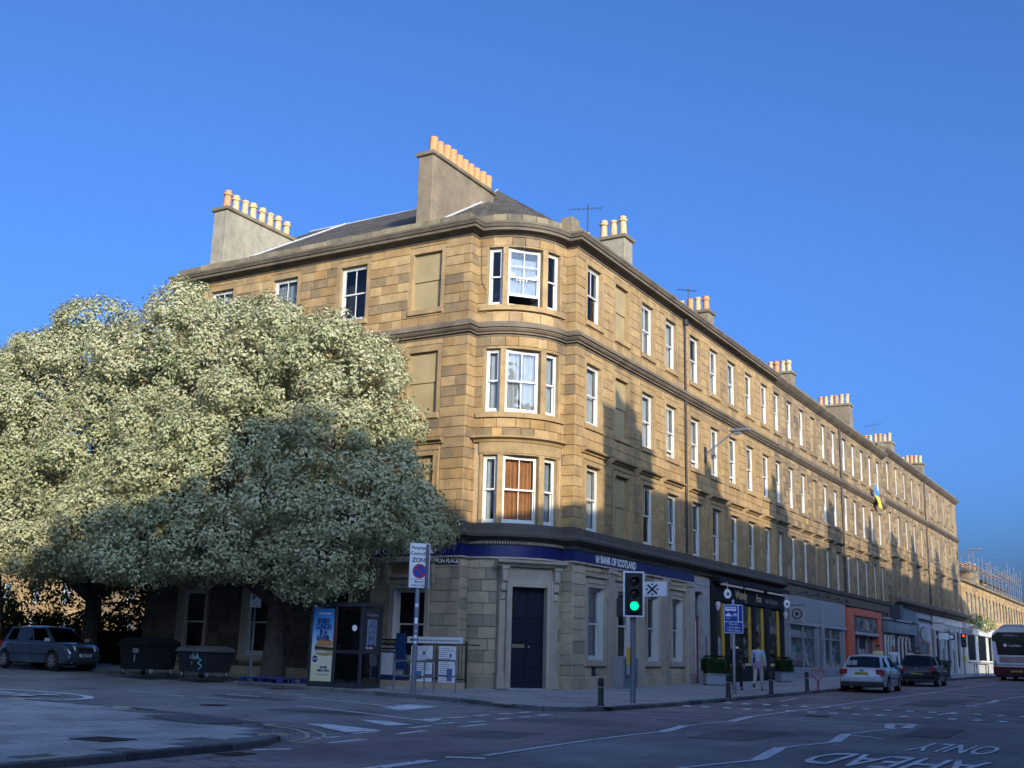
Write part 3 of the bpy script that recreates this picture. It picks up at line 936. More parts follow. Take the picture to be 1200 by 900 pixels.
# openings:  (u, width, kind)
right_cols = [(.41, 'w'), (2.80, 'b'), (5.25, 'w'), (7.68, 'w'), (10.39, 'w'), (12.79, 'w'), (15.21, 'w'), (17.68, 'w'), (20.15, 'w')]
left_cols = [(-4.52, 'b'), (-7.80, 'w'), (-11.10, 'w'), (-14.40, 'w')]
bow_lights = [(9.7, 23.0, 0), (27.8, 59.7, 1), (65.2, 80.5, 2)]
WW = 1.16
stones = []
rng = random.Random(21)
UPZ0, UPZ1 = 5.26, 15.22
def flat_front(F, cols, u0, u1, bld, mats, W, floors, z_bands, zbot, styles, frame_holes_extra=(), ch=.345, stones_out=None, backmat=m_mortar, sfn=None, blindmat=m_blind):
    m_st, m_tr = mats
    rects = []; holes = list(frame_holes_extra)
    for c, k in cols:
        for fi, (z, h) in enumerate(floors):
            x0, x1 = c - W / 2, c + W / 2
            holes.append((x0, x1, z, z + h))
            mg = .26 if fi == 0 else .17
            top = .62 if fi == 0 else .23
            rects.append((x0 - mg, x1 + mg, z - .2, z + h + top))
            M = F @ T(x0, 0, z)
            if fi == 0:
                link("architrave", arch_mesh(W, h, m_tr), bld, M)
                link("hood", hood_mesh(W, m_tr), bld, M @ T(0, 0, h + .38))
            else:
                link("window_surround", surround_mesh(W, h, .16, m_tr), bld, M)
            if k == 'b': blind_window(bld, M, W, h, blindmat, m_tr)
            else:
                st, bars, op = sfn(c, fi)
                window(bld, M, W, h, st, bars, op, fi > 0, m_tr)
    mb = MB(); cells(u0, u1, zbot, z_bands[-1], holes, .022, F, mb)
    mb.build("wall", backmat, bld)
    for za, zb in zip(z_bands[0::2], z_bands[1::2]):
        for (a, b, c, d) in stone_rects(u0, u1, za, zb, rects, ch, rng):
            stones_out.append((F @ T(a, 0, c), b - a, d - c, m_st))

rs = random.Random(9)
def style_right(c, fi):
    if c < 1: return (["white", "white", "dark"][fi], 0 if fi < 2 else 1, 0.)
    st = rs.choice(["white", "white", "net", "white", "sides", "lower"]) if fi else rs.choice(["net", "lower", "white", "dark"])
    return (st, rs.choice((0, 0, 1, 3)), rs.choice((0., 0., 0., .25)))
def style_left(c, fi):
    if fi == 2 and abs(c + 7.8) < .1: return ("dark", 3, 0.)
    return ("net", 3, 0.)
flat_front(RF, right_cols, -1.0, 21.5, corner, (m_sandr, m_trim), WW, FLOORS, [5.26, 11.62, 12.12, 15.22], 0, style_right, stones_out=stones, sfn=style_right,
           frame_holes_extra=[(.08, 1.27, .94, 3.36), (2.45, 3.70, .94, 3.36), (5.10, 6.16, .94, 3.36), (7.5, 8.6, .94, 3.36), (10.05, 10.95, 0, 3.85), (11.75, 21.5, 0, 4.45)])
flat_front(LF, left_cols, -17.0, -2.7, corner, (m_sand, m_trim), 1.22, FLOORS, [5.26, 11.62, 12.12, 15.22], 0, style_left, stones_out=stones, sfn=style_left,
           frame_holes_extra=[(-5.25, -3.99, .8, 3.1), (-8.45, -7.15, .8, 3.1), (-11.8, -10.5, .8, 3.1), (-15.0, -13.8, .8, 3.1)])
# the bow
brects = []; bholes = []
def A2U(a): return rad(a) * BR
for a0, a1, li in bow_lights:
    for fi, (z, h) in enumerate(FLOORS):
        bholes.append((A2U(a0), A2U(a1), z, z + h))
for fi, (z, h) in enumerate(FLOORS):
    brects.append((A2U(9.7) - (.28 if fi == 0 else .0), A2U(80.5) + (.28 if fi == 0 else 0), z - .22, z + h + (.6 if fi == 0 else .02)))
door_u = (A2U(36.9), A2U(68.8))
bholes.append((door_u[0], door_u[1], 0, 3.2))
mb = MB(); cells(0, BR * PI / 2, 0, 15.22, bholes, .022, lambda u: bow_M(u / BR), mb); mb.build("wall", m_mortar, corner)
for za, zb in ((5.26, 11.62), (12.12, 15.22)):
    for (a, b, c, d) in stone_rects(0, BR * PI / 2, za, zb, brects, .345, rng, .36, .7):
        w = 2 * BR * math.sin((b - a) / BR / 2)
        stones.append((bow_M((a + b) / 2 / BR) @ T(-w / 2, 0, c), w, d - c, m_sand))
bow_styles = {(0, 0): "side", (0, 1): "rust", (0, 2): "net", (1, 0): "white", (1, 1): "gap", (1, 2): "white", (2, 0): "dark", (2, 1): "netb", (2, 2): "dark"}
for fi, (z, h) in enumerate(FLOORS):
    for a0, a1, li in bow_lights:
        mid = rad((a0 + a1) / 2); w = 2 * BR * math.sin(rad(a1 - a0) / 2)
        sag = BR * (1 - math.cos(rad(a1 - a0) / 2))
        M = bow_M(mid) @ RZ(rad(4.5) if li == 1 else 0) @ T(-w / 2, sag * .6 + (.03 if li == 1 else 0), z)
        st = bow_styles[(fi, li)]
        op = .32 if (fi, li) == (2, 1) else 0.
        win = window(corner, M, w, h, "none" if st == "netb" else st, (3 if li == 1 else 0) | (4 if (fi, li) == (2, 1) else 0), op, False)
        if st == "netb":
            link("curtain", curtain_mesh(w, h, .42, h - .32, .06, w - .06, m_netting, wave=.008), win, M)
            bt = MB(); rr = random.Random(2)
            for k in range(9):
                x = .14 + k * (w - .28) / 8; zz = h * .5 + .16 * abs(k - 4) / 4 + rr.uniform(-.03, .03)
                bt.add([(x - .07, .195, zz), (x + .07, .195, zz), (x, .195, zz - .17)], [(0, 1, 2)])
            bt.build("bunting", m_white, win, M)
        # head lintel soffit block behind the stones
    # mullions and jambs
    mull = MB()
    for a0, a1 in ((7.2, 9.7), (23.0, 27.8), (59.7, 65.2), (80.5, 83.5)):
        w = 2 * BR * math.sin(rad(a1 - a0) / 2)
        mid = rad((a0 + a1) / 2)
        mull.cbox(-w / 2, w / 2, -.02, .34, z, z + h, .015, bow_M(mid))
    for k in range(16):
        a0, a1 = rad(7.2 + 76.3 * k / 16), rad(7.2 + 76.3 * (k + 1) / 16)
        w = 2 * BR * math.sin((a1 - a0) / 2) + .012
        mull.box(-w / 2, w / 2, -.014, .34, z + h, z + h + .05, bow_M((a0 + a1) / 2))
    mull.build("mullions", m_trim, corner)
    # continuous curved sill
    if fi:
        sweep_part("sill", [(BX + BR * math.sin(rad(a)), BY - BR * math.cos(rad(a))) for a in range(3, 88, 4)], [(-.2, z - .2), (.10, z - .2), (.10, z - .02), (-.2, z - .0)], m_trim, corner)
    else:
        sweep_part("hood", [(BX + BR * math.sin(rad(a)), BY - BR * math.cos(rad(a))) for a in range(2, 90, 4)], [(-.05, z + h + .42), (.08, z + h + .42), (.12, z + h + .5), (.27, z + h + .55), (.27, z + h + .61), (-.05, z + h + .66)], m_trim, corner)
        sweep_part("frieze", [(BX + BR * math.sin(rad(a)), BY - BR * math.cos(rad(a))) for a in range(7, 86, 3)], [(-.05, z + h + .05), (.045, z + h + .05), (.045, z + h + .42), (-.05, z + h + .42)], m_trim, corner)
# returns between the flanks and the bow
for p, q, s in (((-2.7, -3.75), (-2.7, -3.25), 'l'), ((-.45, -1.0), (0, -1.0), 'r')):
    v = Vector(q) - Vector(p); ang = math.atan2(v.y, v.x)
    M0 = T(p[0], p[1], 0) @ RZ(ang)
    l = v.length
    for za, zb in ((0.42, 4.15), (5.26, 11.62), (12.12, 15.22)):
        n = round((zb - za) / .345); h = (zb - za) / n
        for i in range(n):
            stones.append((M0 @ T(0, 0, za + i * h), l, h, m_bank if za < 1 else m_sand))
    MB().add([(0, .022, 0), (l, .022, 0), (l, .022, 15.3), (0, .022, 15.3)], [(0, 1, 2, 3)], M0).build("wall", m_mortar, corner)
# ground floor ashlar of the bank: flanks and bow
gr = [(-.1 - .0, 1.45, .72, 3.9), (2.27, 3.88, .72, 3.9), (4.92, 6.34, .72, 3.9), (7.32, 8.78, .72, 3.9), (9.95, 11.75, 0, 4.3)]
for (a, b, c, d) in stone_rects(-1.0, 11.72, .42, 4.15, gr, .37, rng, .5, 1.0): stones.append((RF @ T(a, 0, c), b - a, d - c, m_bank))
gl = [(-5.25 - .2, -3.99 + .2, .55, 3.95), (-8.6, -7.0, .55, 3.95), (-12, -10.3, .55, 3.95), (-15.2, -13.6, .55, 3.95)]
for (a, b, c, d) in stone_rects(-17, -2.7, .42, 4.15, gl, .37, rng, .5, 1.0): stones.append((LF @ T(a, 0, c), b - a, d - c, m_bank if a > -6.6 else m_dark))  # left of the bank the dark stone paints in the shade under the trees
gd = [(door_u[0] - .42, door_u[1] + .42, 0, 4.15)]
for (a, b, c, d) in stone_rects(0, BR * PI / 2, .42, 4.15, gd, .37, rng, .4, .8):
    w = 2 * BR * math.sin((b - a) / BR / 2); stones.append((bow_M((a + b) / 2 / BR) @ T(-w / 2, 0, c), w, d - c, m_bank))
put_stones(stones, corner, 300)

# horizontal members
sweep_part("plinth", [(-17, -3.75), (-2.7, -3.75)] + bow_path()[:8], [(-.1, -.6), (.055, -.6), (.055, .38), (.02, .42), (-.1, .42)], m_bank, corner)
sweep_part("plinth", bow_path()[14:] + [(0, -1.0), (0, 9.98)], [(-.1, -.6), (.055, -.6), (.055, .38), (.02, .42), (-.1, .42)], m_bank, corner)
gpath = [(-7.4, -3.75)] + cpath[1:-1] + [(0, 9.83)]
sweep_part("bank_fascia", gpath, [(-.05, 4.15), (.07, 4.15), (.07, 4.52), (-.05, 4.52)], m_blue, corner)
sweep_part("fascia_moulding", gpath, [(-.05, 4.09), (.10, 4.09), (.10, 4.145), (-.05, 4.145)], m_trimb, corner)
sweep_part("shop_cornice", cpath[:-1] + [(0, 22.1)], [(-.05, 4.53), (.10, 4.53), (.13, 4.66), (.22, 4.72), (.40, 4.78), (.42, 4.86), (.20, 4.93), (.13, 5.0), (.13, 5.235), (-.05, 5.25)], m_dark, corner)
dent = MB()
for i in range(44):
    a = PI / 2 * (i + .5) / 44
    dent.box(-.022, .022, -.145, 0, 4.56, 4.64, bow_M(a))
tag(dent.build("dentils", m_trimb, corner), kind="stuff")
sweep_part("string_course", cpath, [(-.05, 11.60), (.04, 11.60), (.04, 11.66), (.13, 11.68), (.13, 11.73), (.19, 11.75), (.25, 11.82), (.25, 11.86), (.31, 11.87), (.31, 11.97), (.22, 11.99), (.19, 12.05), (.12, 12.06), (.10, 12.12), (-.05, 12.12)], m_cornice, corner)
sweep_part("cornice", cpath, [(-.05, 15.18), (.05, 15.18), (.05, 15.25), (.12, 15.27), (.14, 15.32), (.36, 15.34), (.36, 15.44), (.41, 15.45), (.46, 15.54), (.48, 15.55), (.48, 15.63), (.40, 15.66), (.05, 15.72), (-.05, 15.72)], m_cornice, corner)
# parapet: copings that can be told apart
pp = resample(cpath[:2], 1.35)
def parapet_run(pts, step, z0, z1, bld, mat, wob=.012):
    P = resample(pts, step); r2 = random.Random(8)
    for a, b in zip(P[:-1], P[1:]):
        d = b - a; ang = math.atan2(d.y, d.x); l = d.length
        MB().bbox(.004, l - .004, -.06, .28, z0, z1 + r2.uniform(-wob, wob * 2), .015).build("parapet_stone", mat, bld, T(a.x, a.y, 0) @ RZ(ang))
parapet_run([(-16.95, -3.75), (-2.75, -3.75)], 1.3, 15.67, 16.02, corner, m_parapet)
parapet_run(bow_path(), .5, 15.67, 16.03, corner, m_parapet, .004)
parapet_run([(0, -1.0), (0, 21.5)], 1.3, 15.67, 16.0, corner, m_parapet)
MB().bbox(-.4, .1, -.5, .05, 15.66, 16.25, .02).build("parapet_stone", m_parapet, corner, T(-.1, -.9, 0))
# roof
AP = (-7.0, 4.1, 20.5); RB = []
b = MB()
ev = [(-17.0, -3.45), (-2.7, -3.45)] + bow_path(-.2, 12) + [(-.3, -1.0), (-.3, 21.5)]
z0r = 15.95
apex = Vector((-6.55, 4.15, 20.62))
lf = [(-17.0, -3.45, z0r), (-2.7, -3.45, z0r), tuple(apex), (-17.0, 4.1, 20.45)]
b.add(lf, [(0, 1, 2, 3)])
bp = [(x, y, z0r) for x, y in bow_path(-.2, 14)]
for p, q in zip(bp[:-1], bp[1:]): b.add([p, q, tuple(apex)], [(0, 1, 2)])
b.add([(-2.7, -3.45, z0r), bp[0], tuple(apex)], [(0, 1, 2)])
b.add([bp[-1], (-.3, -1.0, z0r), tuple(apex)], [(0, 1, 2)])
b.add([(-.3, -1.0, z0r), (-.3, 21.5, z0r), (-7.2, 21.5, 20.0), tuple(apex)], [(0, 1, 2, 3)])
b.add([(-17, 4.1, 20.45), tuple(apex), (-7.2, 11.0, 16.0), (-17, 11.0, 16.0)], [(0, 1, 2, 3)])
b.add([tuple(apex), (-7.2, 21.5, 20.0), (-14, 21.5, 16.0), (-14, 11, 16.0), (-7.2, 11, 16)], [(0, 1, 2, 3, 4)])
roof = b.build("roof", m_slate, corner)
fl = MB()
fl.tube((-17, 4.1, 20.5), (-7.2, 4.1, 20.5), .035, n=6)
fl.tube((-14.85, -3.4, 16.02), (-14.85, 4.1, 20.52), .04, n=6)
fl.tube((-4.76, -3.3, 16.12), (-4.76, .0, 18.17), .04, n=6)
fl.tube((-4.76, .0, 18.17), tuple(apex + Vector((0, 0, .05))), .035, n=6)
fl.build("roof_flashing", m_lead, roof)
chimney(corner, -5.46, -4.80, -3.3, 1.0, 15.6, 18.85, m_render, [(-5.0, -3.05 + i * .43) for i in range(10)], m_terra, styles=[2], pot_h=.66)
chimney(corner, -15.72, -15.0, -3.3, .95, 15.6, 18.55, m_render2, [(-15.3, -3.05 + i * .52) for i in range(8)], [m_terra] + [m_buffpot] * 7, styles=[1, 1, 0], pot_h=.78)
chimney(corner, -2.5, -.85, 4.85, 5.65, 15.6, 17.75, m_render2, [(-1.05, 5.2), (-1.5, 5.2), (-1.95, 5.2)], [m_buffpot], styles=[1, 0], pot_h=.85)
chimney(corner, -4.4, -2.5, 4.9, 5.6, 15.6, 17.3, m_render2, [(-2.75, 5.2), (-3.2, 5.2)], [m_buffpot], styles=[1], pot_h=.95)
chimney(corner, -3.0, -.85, 14.5, 15.25, 15.6, 17.25, m_render, [(-1.1 - i * .42, 14.9) for i in range(5)], [m_terra, m_buffpot], styles=[1, 0, 2], pot_h=.75)
# cores keep the rooms dark
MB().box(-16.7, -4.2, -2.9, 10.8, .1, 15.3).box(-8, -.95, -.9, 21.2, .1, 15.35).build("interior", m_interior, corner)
MB().box(-17.0, -16.7, -3.7, 11, 0, 15.72).build("gable_wall", m_grey, corner)
MB().add([(-17, 11, 0), (-8, 11, 0), (-8, 11, 16), (-17, 11, 16)], [(0, 1, 2, 3)]).build("wall", m_grey, corner)

# ---- bank: ground-floor windows, pilasters, doors
def big_sash(bld, M, w, h, style):
    def f(): return MB().box(.002, .016, -.03, .128, .0, h - .004).box(w - .016, w - .002, -.03, .128, .0, h - .004).mesh("jamb_lining", m_white)
    link("jamb_lining", wmesh(("jl", round(w, 2), round(h, 2)), f), bld, M)
    return window(bld, M, w, h, style, 0, 0., False)
def gf_arch(w, h):
    def f():
        b = MB()
        for x0, x1, o in ((-.17, 0, 0), (w, w + .17, 1)):
            b.box(x0, x1, -.05, .3, -.18, h); xo = x0 if not o else x1 - .06
            b.box(xo, xo + .06, -.08, -.05, -.18, h)
        b.box(-.17, w + .17, -.052, .3, h, h + .2); b.box(-.17, w + .17, -.082, -.052, h + .14, h + .2)
        b.box(-.17, w + .17, -.03, .02, h + .2, h + .36)
        b.box(-.24, w + .24, -.12, .02, h + .36, h + .43)
        b.box(-.2, w + .2, -.10, .3, -.18, -.004)
        return b.mesh("architrave", m_trimb)
    return wmesh(("gfa", round(w, 2), round(h, 2)), f)
for (a, b_), st in zip([(.08, 1.27), (2.45, 3.70), (5.10, 6.16), (7.5, 8.6)], ["net", "dark", "dark", "white"]):
    M = RF @ T(a, 0, .94); w = b_ - a
    link("architrave", gf_arch(w, 2.42), corner, M); big_sash(corner, M, w, 2.42, st)
for a, b_ in [(1.62, 2.1), (4.12, 4.7), (6.55, 7.1), (9.05, 9.7)]:
    q = MB().cbox(a, b_, -.09, .02, .5, 3.95, .02).cbox(a - .05, b_ + .05, -.13, .02, .0, .52, .02).cbox(a - .05, b_ + .05, -.14, .02, 3.92, 4.08, .02)
    q.build("pilaster", m_trimb, corner, RF)
MB().box(.4, .72, -.02, .02, .42, .72).build("vent_grille", m_iron, corner, RF)
for a, b_, st in ((-5.25, -3.99, "dark"), (-8.45, -7.15, "dark"), (-11.8, -10.5, "dark"), (-15.0, -13.8, "dark")):
    M = LF @ T(a, 0, .8); w = b_ - a
    link("architrave", gf_arch(w, 2.3), corner, M); big_sash(corner, M, w, 2.3, st)
    cn = MB()
    for x in (-.34, w + .18):
        cn.prism([(x, 2.75), (x + .16, 2.75), (x + .16, 3.15), (x, 3.15)], -.22, .02).prism([(x + .02, 2.45), (x + .14, 2.45), (x + .14, 2.75), (x + .02, 2.75)], -.13, .02)
    cn.box(-.45, w + .45, -.3, .02, 3.15, 3.28); cn.build("hood", m_trimb, corner, M)
# bank door in the bow
dm = rad((36.9 + 68.8) / 2); dw = 2 * BR * math.sin(rad(68.8 - 36.9) / 2)
MD = bow_M(dm) @ T(0, .12, 0)
ar = MB()
for s in (-1, 1):
    x = s * dw / 2
    a, b_ = sorted((x, x + s * .2)); ar.box(a, b_, -.22, .3, 0, 3.2)
    a, b_ = sorted((x + s * .13, x + s * .2)); ar.box(a, b_, -.255, -.22, 0, 3.4)
    a, b_ = sorted((x + s * .2, x + s * .42)); ar.cbox(a, b_, -.16, .3, .0, 3.6, .02)
    ar.cbox(a - .03, b_ + .03, -.2, .3, 0, .5, .02)
ar.box(-dw / 2 - .2, dw / 2 + .2, -.222, .3, 3.2, 3.42); ar.box(-dw / 2 - .42, dw / 2 + .42, -.15, .3, 3.42, 3.9)
ar.build("door_surround", m_trimb, corner, MD)
for s in (-1, 1):
    x = s * (dw / 2 + .31)
    cs = MB().cbox(x - .1, x + .1, -.36, -.14, 3.35, 3.78, .03).cbox(x - .09, x + .09, -.28, -.14, 3.05, 3.36, .03).cbox(x - .08, x + .08, -.22, -.14, 2.78, 3.0, .02).box(x - .13, x + .13, -.4, -.14, 3.76, 3.84)
    cs.build("console", m_trimb, corner, MD)
hd = MB(); prof = [(-.14, 3.84), (-.30, 3.84), (-.34, 3.90), (-.50, 3.95), (-.52, 4.03), (-.14, 4.07)]
n = len(prof); x0, x1 = -dw / 2 - .62, dw / 2 + .62
hd.add([(x0, y, z) for y, z in prof] + [(x1, y, z) for y, z in prof], [tuple(range(n)), tuple(range(2 * n - 1, n - 1, -1))] + [(i, n + i, n + (i + 1) % n, (i + 1) % n) for i in range(n)])
hd.build("hood", m_trimb, corner, MD)
MB().box(-dw / 2 - .1, dw / 2 + .1, -.32, .3, -.1, .03).build("doorstep", m_slab, corner, MD)
for s in (-1, 1):
    x0, x1 = sorted((s * .006, s * (dw / 2 - .004)))
    lf_ = MB().box(x0, x1, .05, .12, .035, 3.19)
    for z0_, z1_ in ((.2, .55), (.68, 1.25), (1.42, 2.05), (2.2, 3.02)):
        e = .09
        lf_.add([(x0 + e, .05, z0_), (x1 - e, .05, z0_), (x1 - e, .05, z1_), (x0 + e, .05, z1_), (x0 + e + .04, .075, z0_ + .04), (x1 - e - .04, .075, z0_ + .04), (x1 - e - .04, .075, z1_ - .04), (x0 + e + .04, .075, z1_ - .04)], [])
        lf_.cbox(x0 + e, x1 - e, .022, .06, z0_, z1_, .025)
    dl = lf_.build("door_leaf", m_navy, corner, MD)
    if s < 0: MB().box(x0 + .12, x1 - .06, .008, .025, 1.28, 1.40).build("letter_plate", M_("brass", (.42, .36, .22), .35, .1, 9, metal=.7), dl, MD)
    else: MB().lathe([(.012, 0), (.012, .04), (.03, .05), (.03, .08), (.0, .09)], 10, T(x0 + .07, .02, 1.32) @ Matrix.Rotation(PI / 2, 4, 'X')).build("knob", m_galv, dl, MD)
# red street door
MR = RF @ T(10.05, 0, 0)
rd = MB().box(0, .9, .22, .28, .02, 2.75)
for x in (.1, .5):
    for z0_, z1_ in ((.2, .85), (1.0, 2.6)): rd.cbox(x, x + .3, .195, .23, z0_, z1_, .02)
MB().box(0, .9, .23, .29, 2.8, 3.78).build("fanlight", m_shopglass, corner, MR)
dd = rd.build("door_leaf", m_red, corner, MR)
MB().box(-.02, .92, .19, .27, 2.72, 2.84).build("transom", m_red, corner, MR)
MB().box(-.02, .0, .0, .3, 0, 3.85).cbox(-.32, -.02, -.03, .3, 0, 4.08, .015).cbox(.9, 1.66, -.04, .3, 0, 4.08, .015).cbox(-.02, .9, -.032, .3, 3.8, 4.08, .015).cbox(-.02, 1.66, -.05, .02, 4.08, 4.4, .015).build("door_surround", M_("painted_pale_stone", (.33, .33, .31), .8, .2, 3, bmp=.3), corner, MR)
MB().box(1.08, 1.16, -.06, -.02, 1.2, 2.0).build("entry_phone", m_plasticb, corner, MR)
MB().tube((-.12, -.06, .35), (-.12, -.06, 2.6), .03).build("downpipe", m_offwhite, corner, MR)
# rainwater pipes
MB().tube((9.06, -.08, 5.3), (9.06, -.08, 15.3), .05).cbox(8.93, 9.19, -.2, .0, 15.0, 15.25, .02).build("downpipe", m_iron, corner, RF)
cb = MB()
cb.pipe([tuple(bow_M(rad(3)) @ Vector((0, -.03, 15.1))), tuple(bow_M(rad(3.4)) @ Vector((0, -.03, 13.9))), tuple(bow_M(rad(5)) @ Vector((0, -.03, 13.5))), tuple(bow_M(rad(8.5)) @ Vector((0, -.03, 13.25)))], .008, 5)
cb.build("cable", m_iron, corner)
# lettering on the fascia
text("BANK OF SCOTLAND", .36, corner, RF @ T(2.42, -.078, 4.335), m_txtwhite, bold=.010, xs=.85)
def saltire(parent, M, s, mat, dots=True):
    b = MB()
    for a in (PI / 4.4, -PI / 4.4): b.box(-s, s, -.004, .004, -s * .13, s * .13, Matrix.Rotation(a, 4, 'Y'))
    if dots:
        for x, z in ((0, s * .72), (0, -s * .72), (s * .82, 0), (-s * .82, 0)): b.lathe([(s * .15, -.004), (s * .15, .004)], 10, T(x, 0, z) @ Matrix.Rotation(PI / 2, 4, 'X'))
    return b.build("emblem", mat, parent, M)
saltire(corner, RF @ T(.68, -.079, 4.335), .16, m_txtwhite)
text("BANK OF SCOTLAND", .32, corner, LF @ T(-5.15, -.078, 4.335), m_txtwhite, bold=.008)
text("LUTTON PLACE", .20, corner, LF @ T(-3.35, -.032, 3.98), m_txtwhite, name="street_name", bold=.004, xs=.82)
MB().box(-4.05, -2.78, -.025, .0, 3.86, 4.07).build("street_nameplate", m_iron, corner, LF)
# ================================================================== the pub front (in the corner tenement)
MP = RF @ T(11.75, 0, 0); PW = 10.15
b = MB()
b.box(0, PW, .05, .3, 0, 4.5)
b.build("shop_wall", m_black, corner, MP)
for x0, x1 in ((0, .5), (1.75, 2.05), (3.0, 3.3), (5.35, 5.75), (7.2, 7.75), (9.7, PW)):
    MB().cbox(x0, x1, -.16, .05, 0, 3.55, .03).cbox(x0 - .03, x1 + .03, -.2, .05, 0, .5, .03).build("pilaster", m_black, corner, MP)
MB().cbox(0, PW, -.18, .05, 3.55, 4.32, .03).build("shop_fascia", m_black, corner, MP)
MB().prism([(0, 4.32), (PW, 4.32), (PW, 4.5), (0, 4.5)], -.5, .05).build("shop_cornice", m_black, corner, MP)
for x0, x1, muns in ((.55, 1.7, 1), (2.1, 2.95, 0), (3.35, 5.3, 1), (5.8, 7.15, 0), (7.8, 9.65, 1)):
    fr = MB()
    for a, b_ in ((x0, x0 + .16), (x1 - .30, x1)): fr.box(a, b_, -.06, .045, .85, 3.5)
    fr.box(x0, x1, -.055, .045, .82, .95)
    w = fr.build("shop_window", m_mustard, corner, MP)
    MB().box(x0 + .16, x1 - .3, -.02, -.012, .95, 3.5).build("pane", m_shopglass, w, MP)
    MB().box(x0 + .16, x1 - .3, .02, .04, .95, 3.5).build("backing", M_("pub_interior", (.09, .075, .045), .9, .5, 2), w, MP)
    MB().box(x0, x1, -.10, .04, .1, .82).cbox(x0 + .1, x1 - .1, -.12, -.09, .2, .72, .02).build("stall_riser", m_black, corner, MP)
MB().box(3.35, 9.65, -.13, -.06, .83, .90).build("window_ledge", m_offwhite, corner, MP)
text("Wandy", .58, corner, MP @ T(3.6, -.19, 3.93), m_gold, bold=.012, xs=.95)
text("Fox", .50, corner, MP @ T(6.1, -.19, 3.9), m_gold, bold=.008)
text("Bar & Kitchen", .32, corner, MP @ T(8.1, -.19, 3.85), M_("dull_letter", (.25, .24, .22), .5), align='CENTER')
text("The", .3, corner, MP @ T(1.6, -.19, 4.0), M_("dull_gold", (.35, .25, .13), .5))
m_strip = M_("pale_wood_batten", (.75, .66, .52), .5, .1, 10)
for x0, x1 in ((.45, 3.2), (3.6, 6.2), (6.9, 9.6)):
    MB().box(x0, x1, -.42, -.33, 4.2, 4.29).build("sign_light_trough", m_strip, corner, MP)
for i, (x, lab) in enumerate(((.75, "round white hanging lantern sign at the left end of the pub fascia"), (9.35, "round white hanging lantern sign at the right end of the pub fascia"))):
    t = thing("lantern_sign", lab, "sign", MP @ T(x, -.55, 4.28), "round pub signs"); M = WM[t.name]
    MB().lathe([(.19, -.03), (.20, -.02), (.20, .02), (.19, .03)], 20, T(0, 0, -.45) @ Matrix.Rotation(PI / 2, 4, 'X') @ RZ(0)).build("disc", m_signwhite, t, M @ RZ(-.5))
    MB().pipe([(0, .5, .02), (0, 0, .02), (0, 0, -.25)], .018).build("bracket", m_white, t, M)
    MB().lathe([(.07, -.036), (.07, .036)], 14, T(0, 0, -.45) @ Matrix.Rotation(PI / 2, 4, 'X')).build("roundel", m_txtblack, t, M @ RZ(-.5))
    wl = thing("wall_lamp", "small white conical wall lamp under the round sign at the %s end of the pub" % ("left", "right")[i], "wall lamp", MP @ T((.22, 9.9)[i], -.2, 3.35)); M = WM[wl.name]
    MB().lathe([(.06, -.22), (.12, .0), (.10, .1), (.03, .14)], 12, T(0, -.1, 0)).build("shade", m_white, wl, M)
    MB().box(-.03, .03, -.1, .0, .1, .16).build("bracket", m_iron, wl, M)
for x, z, s in ((2.55, 1.7, 1.5), (.95, 1.4, 1.2)):
    MB().box(x - .14, x + .14, -.075, -.06, z - .5 * s, z + .5 * s).build("menu_board", m_palegrey, corner, MP)

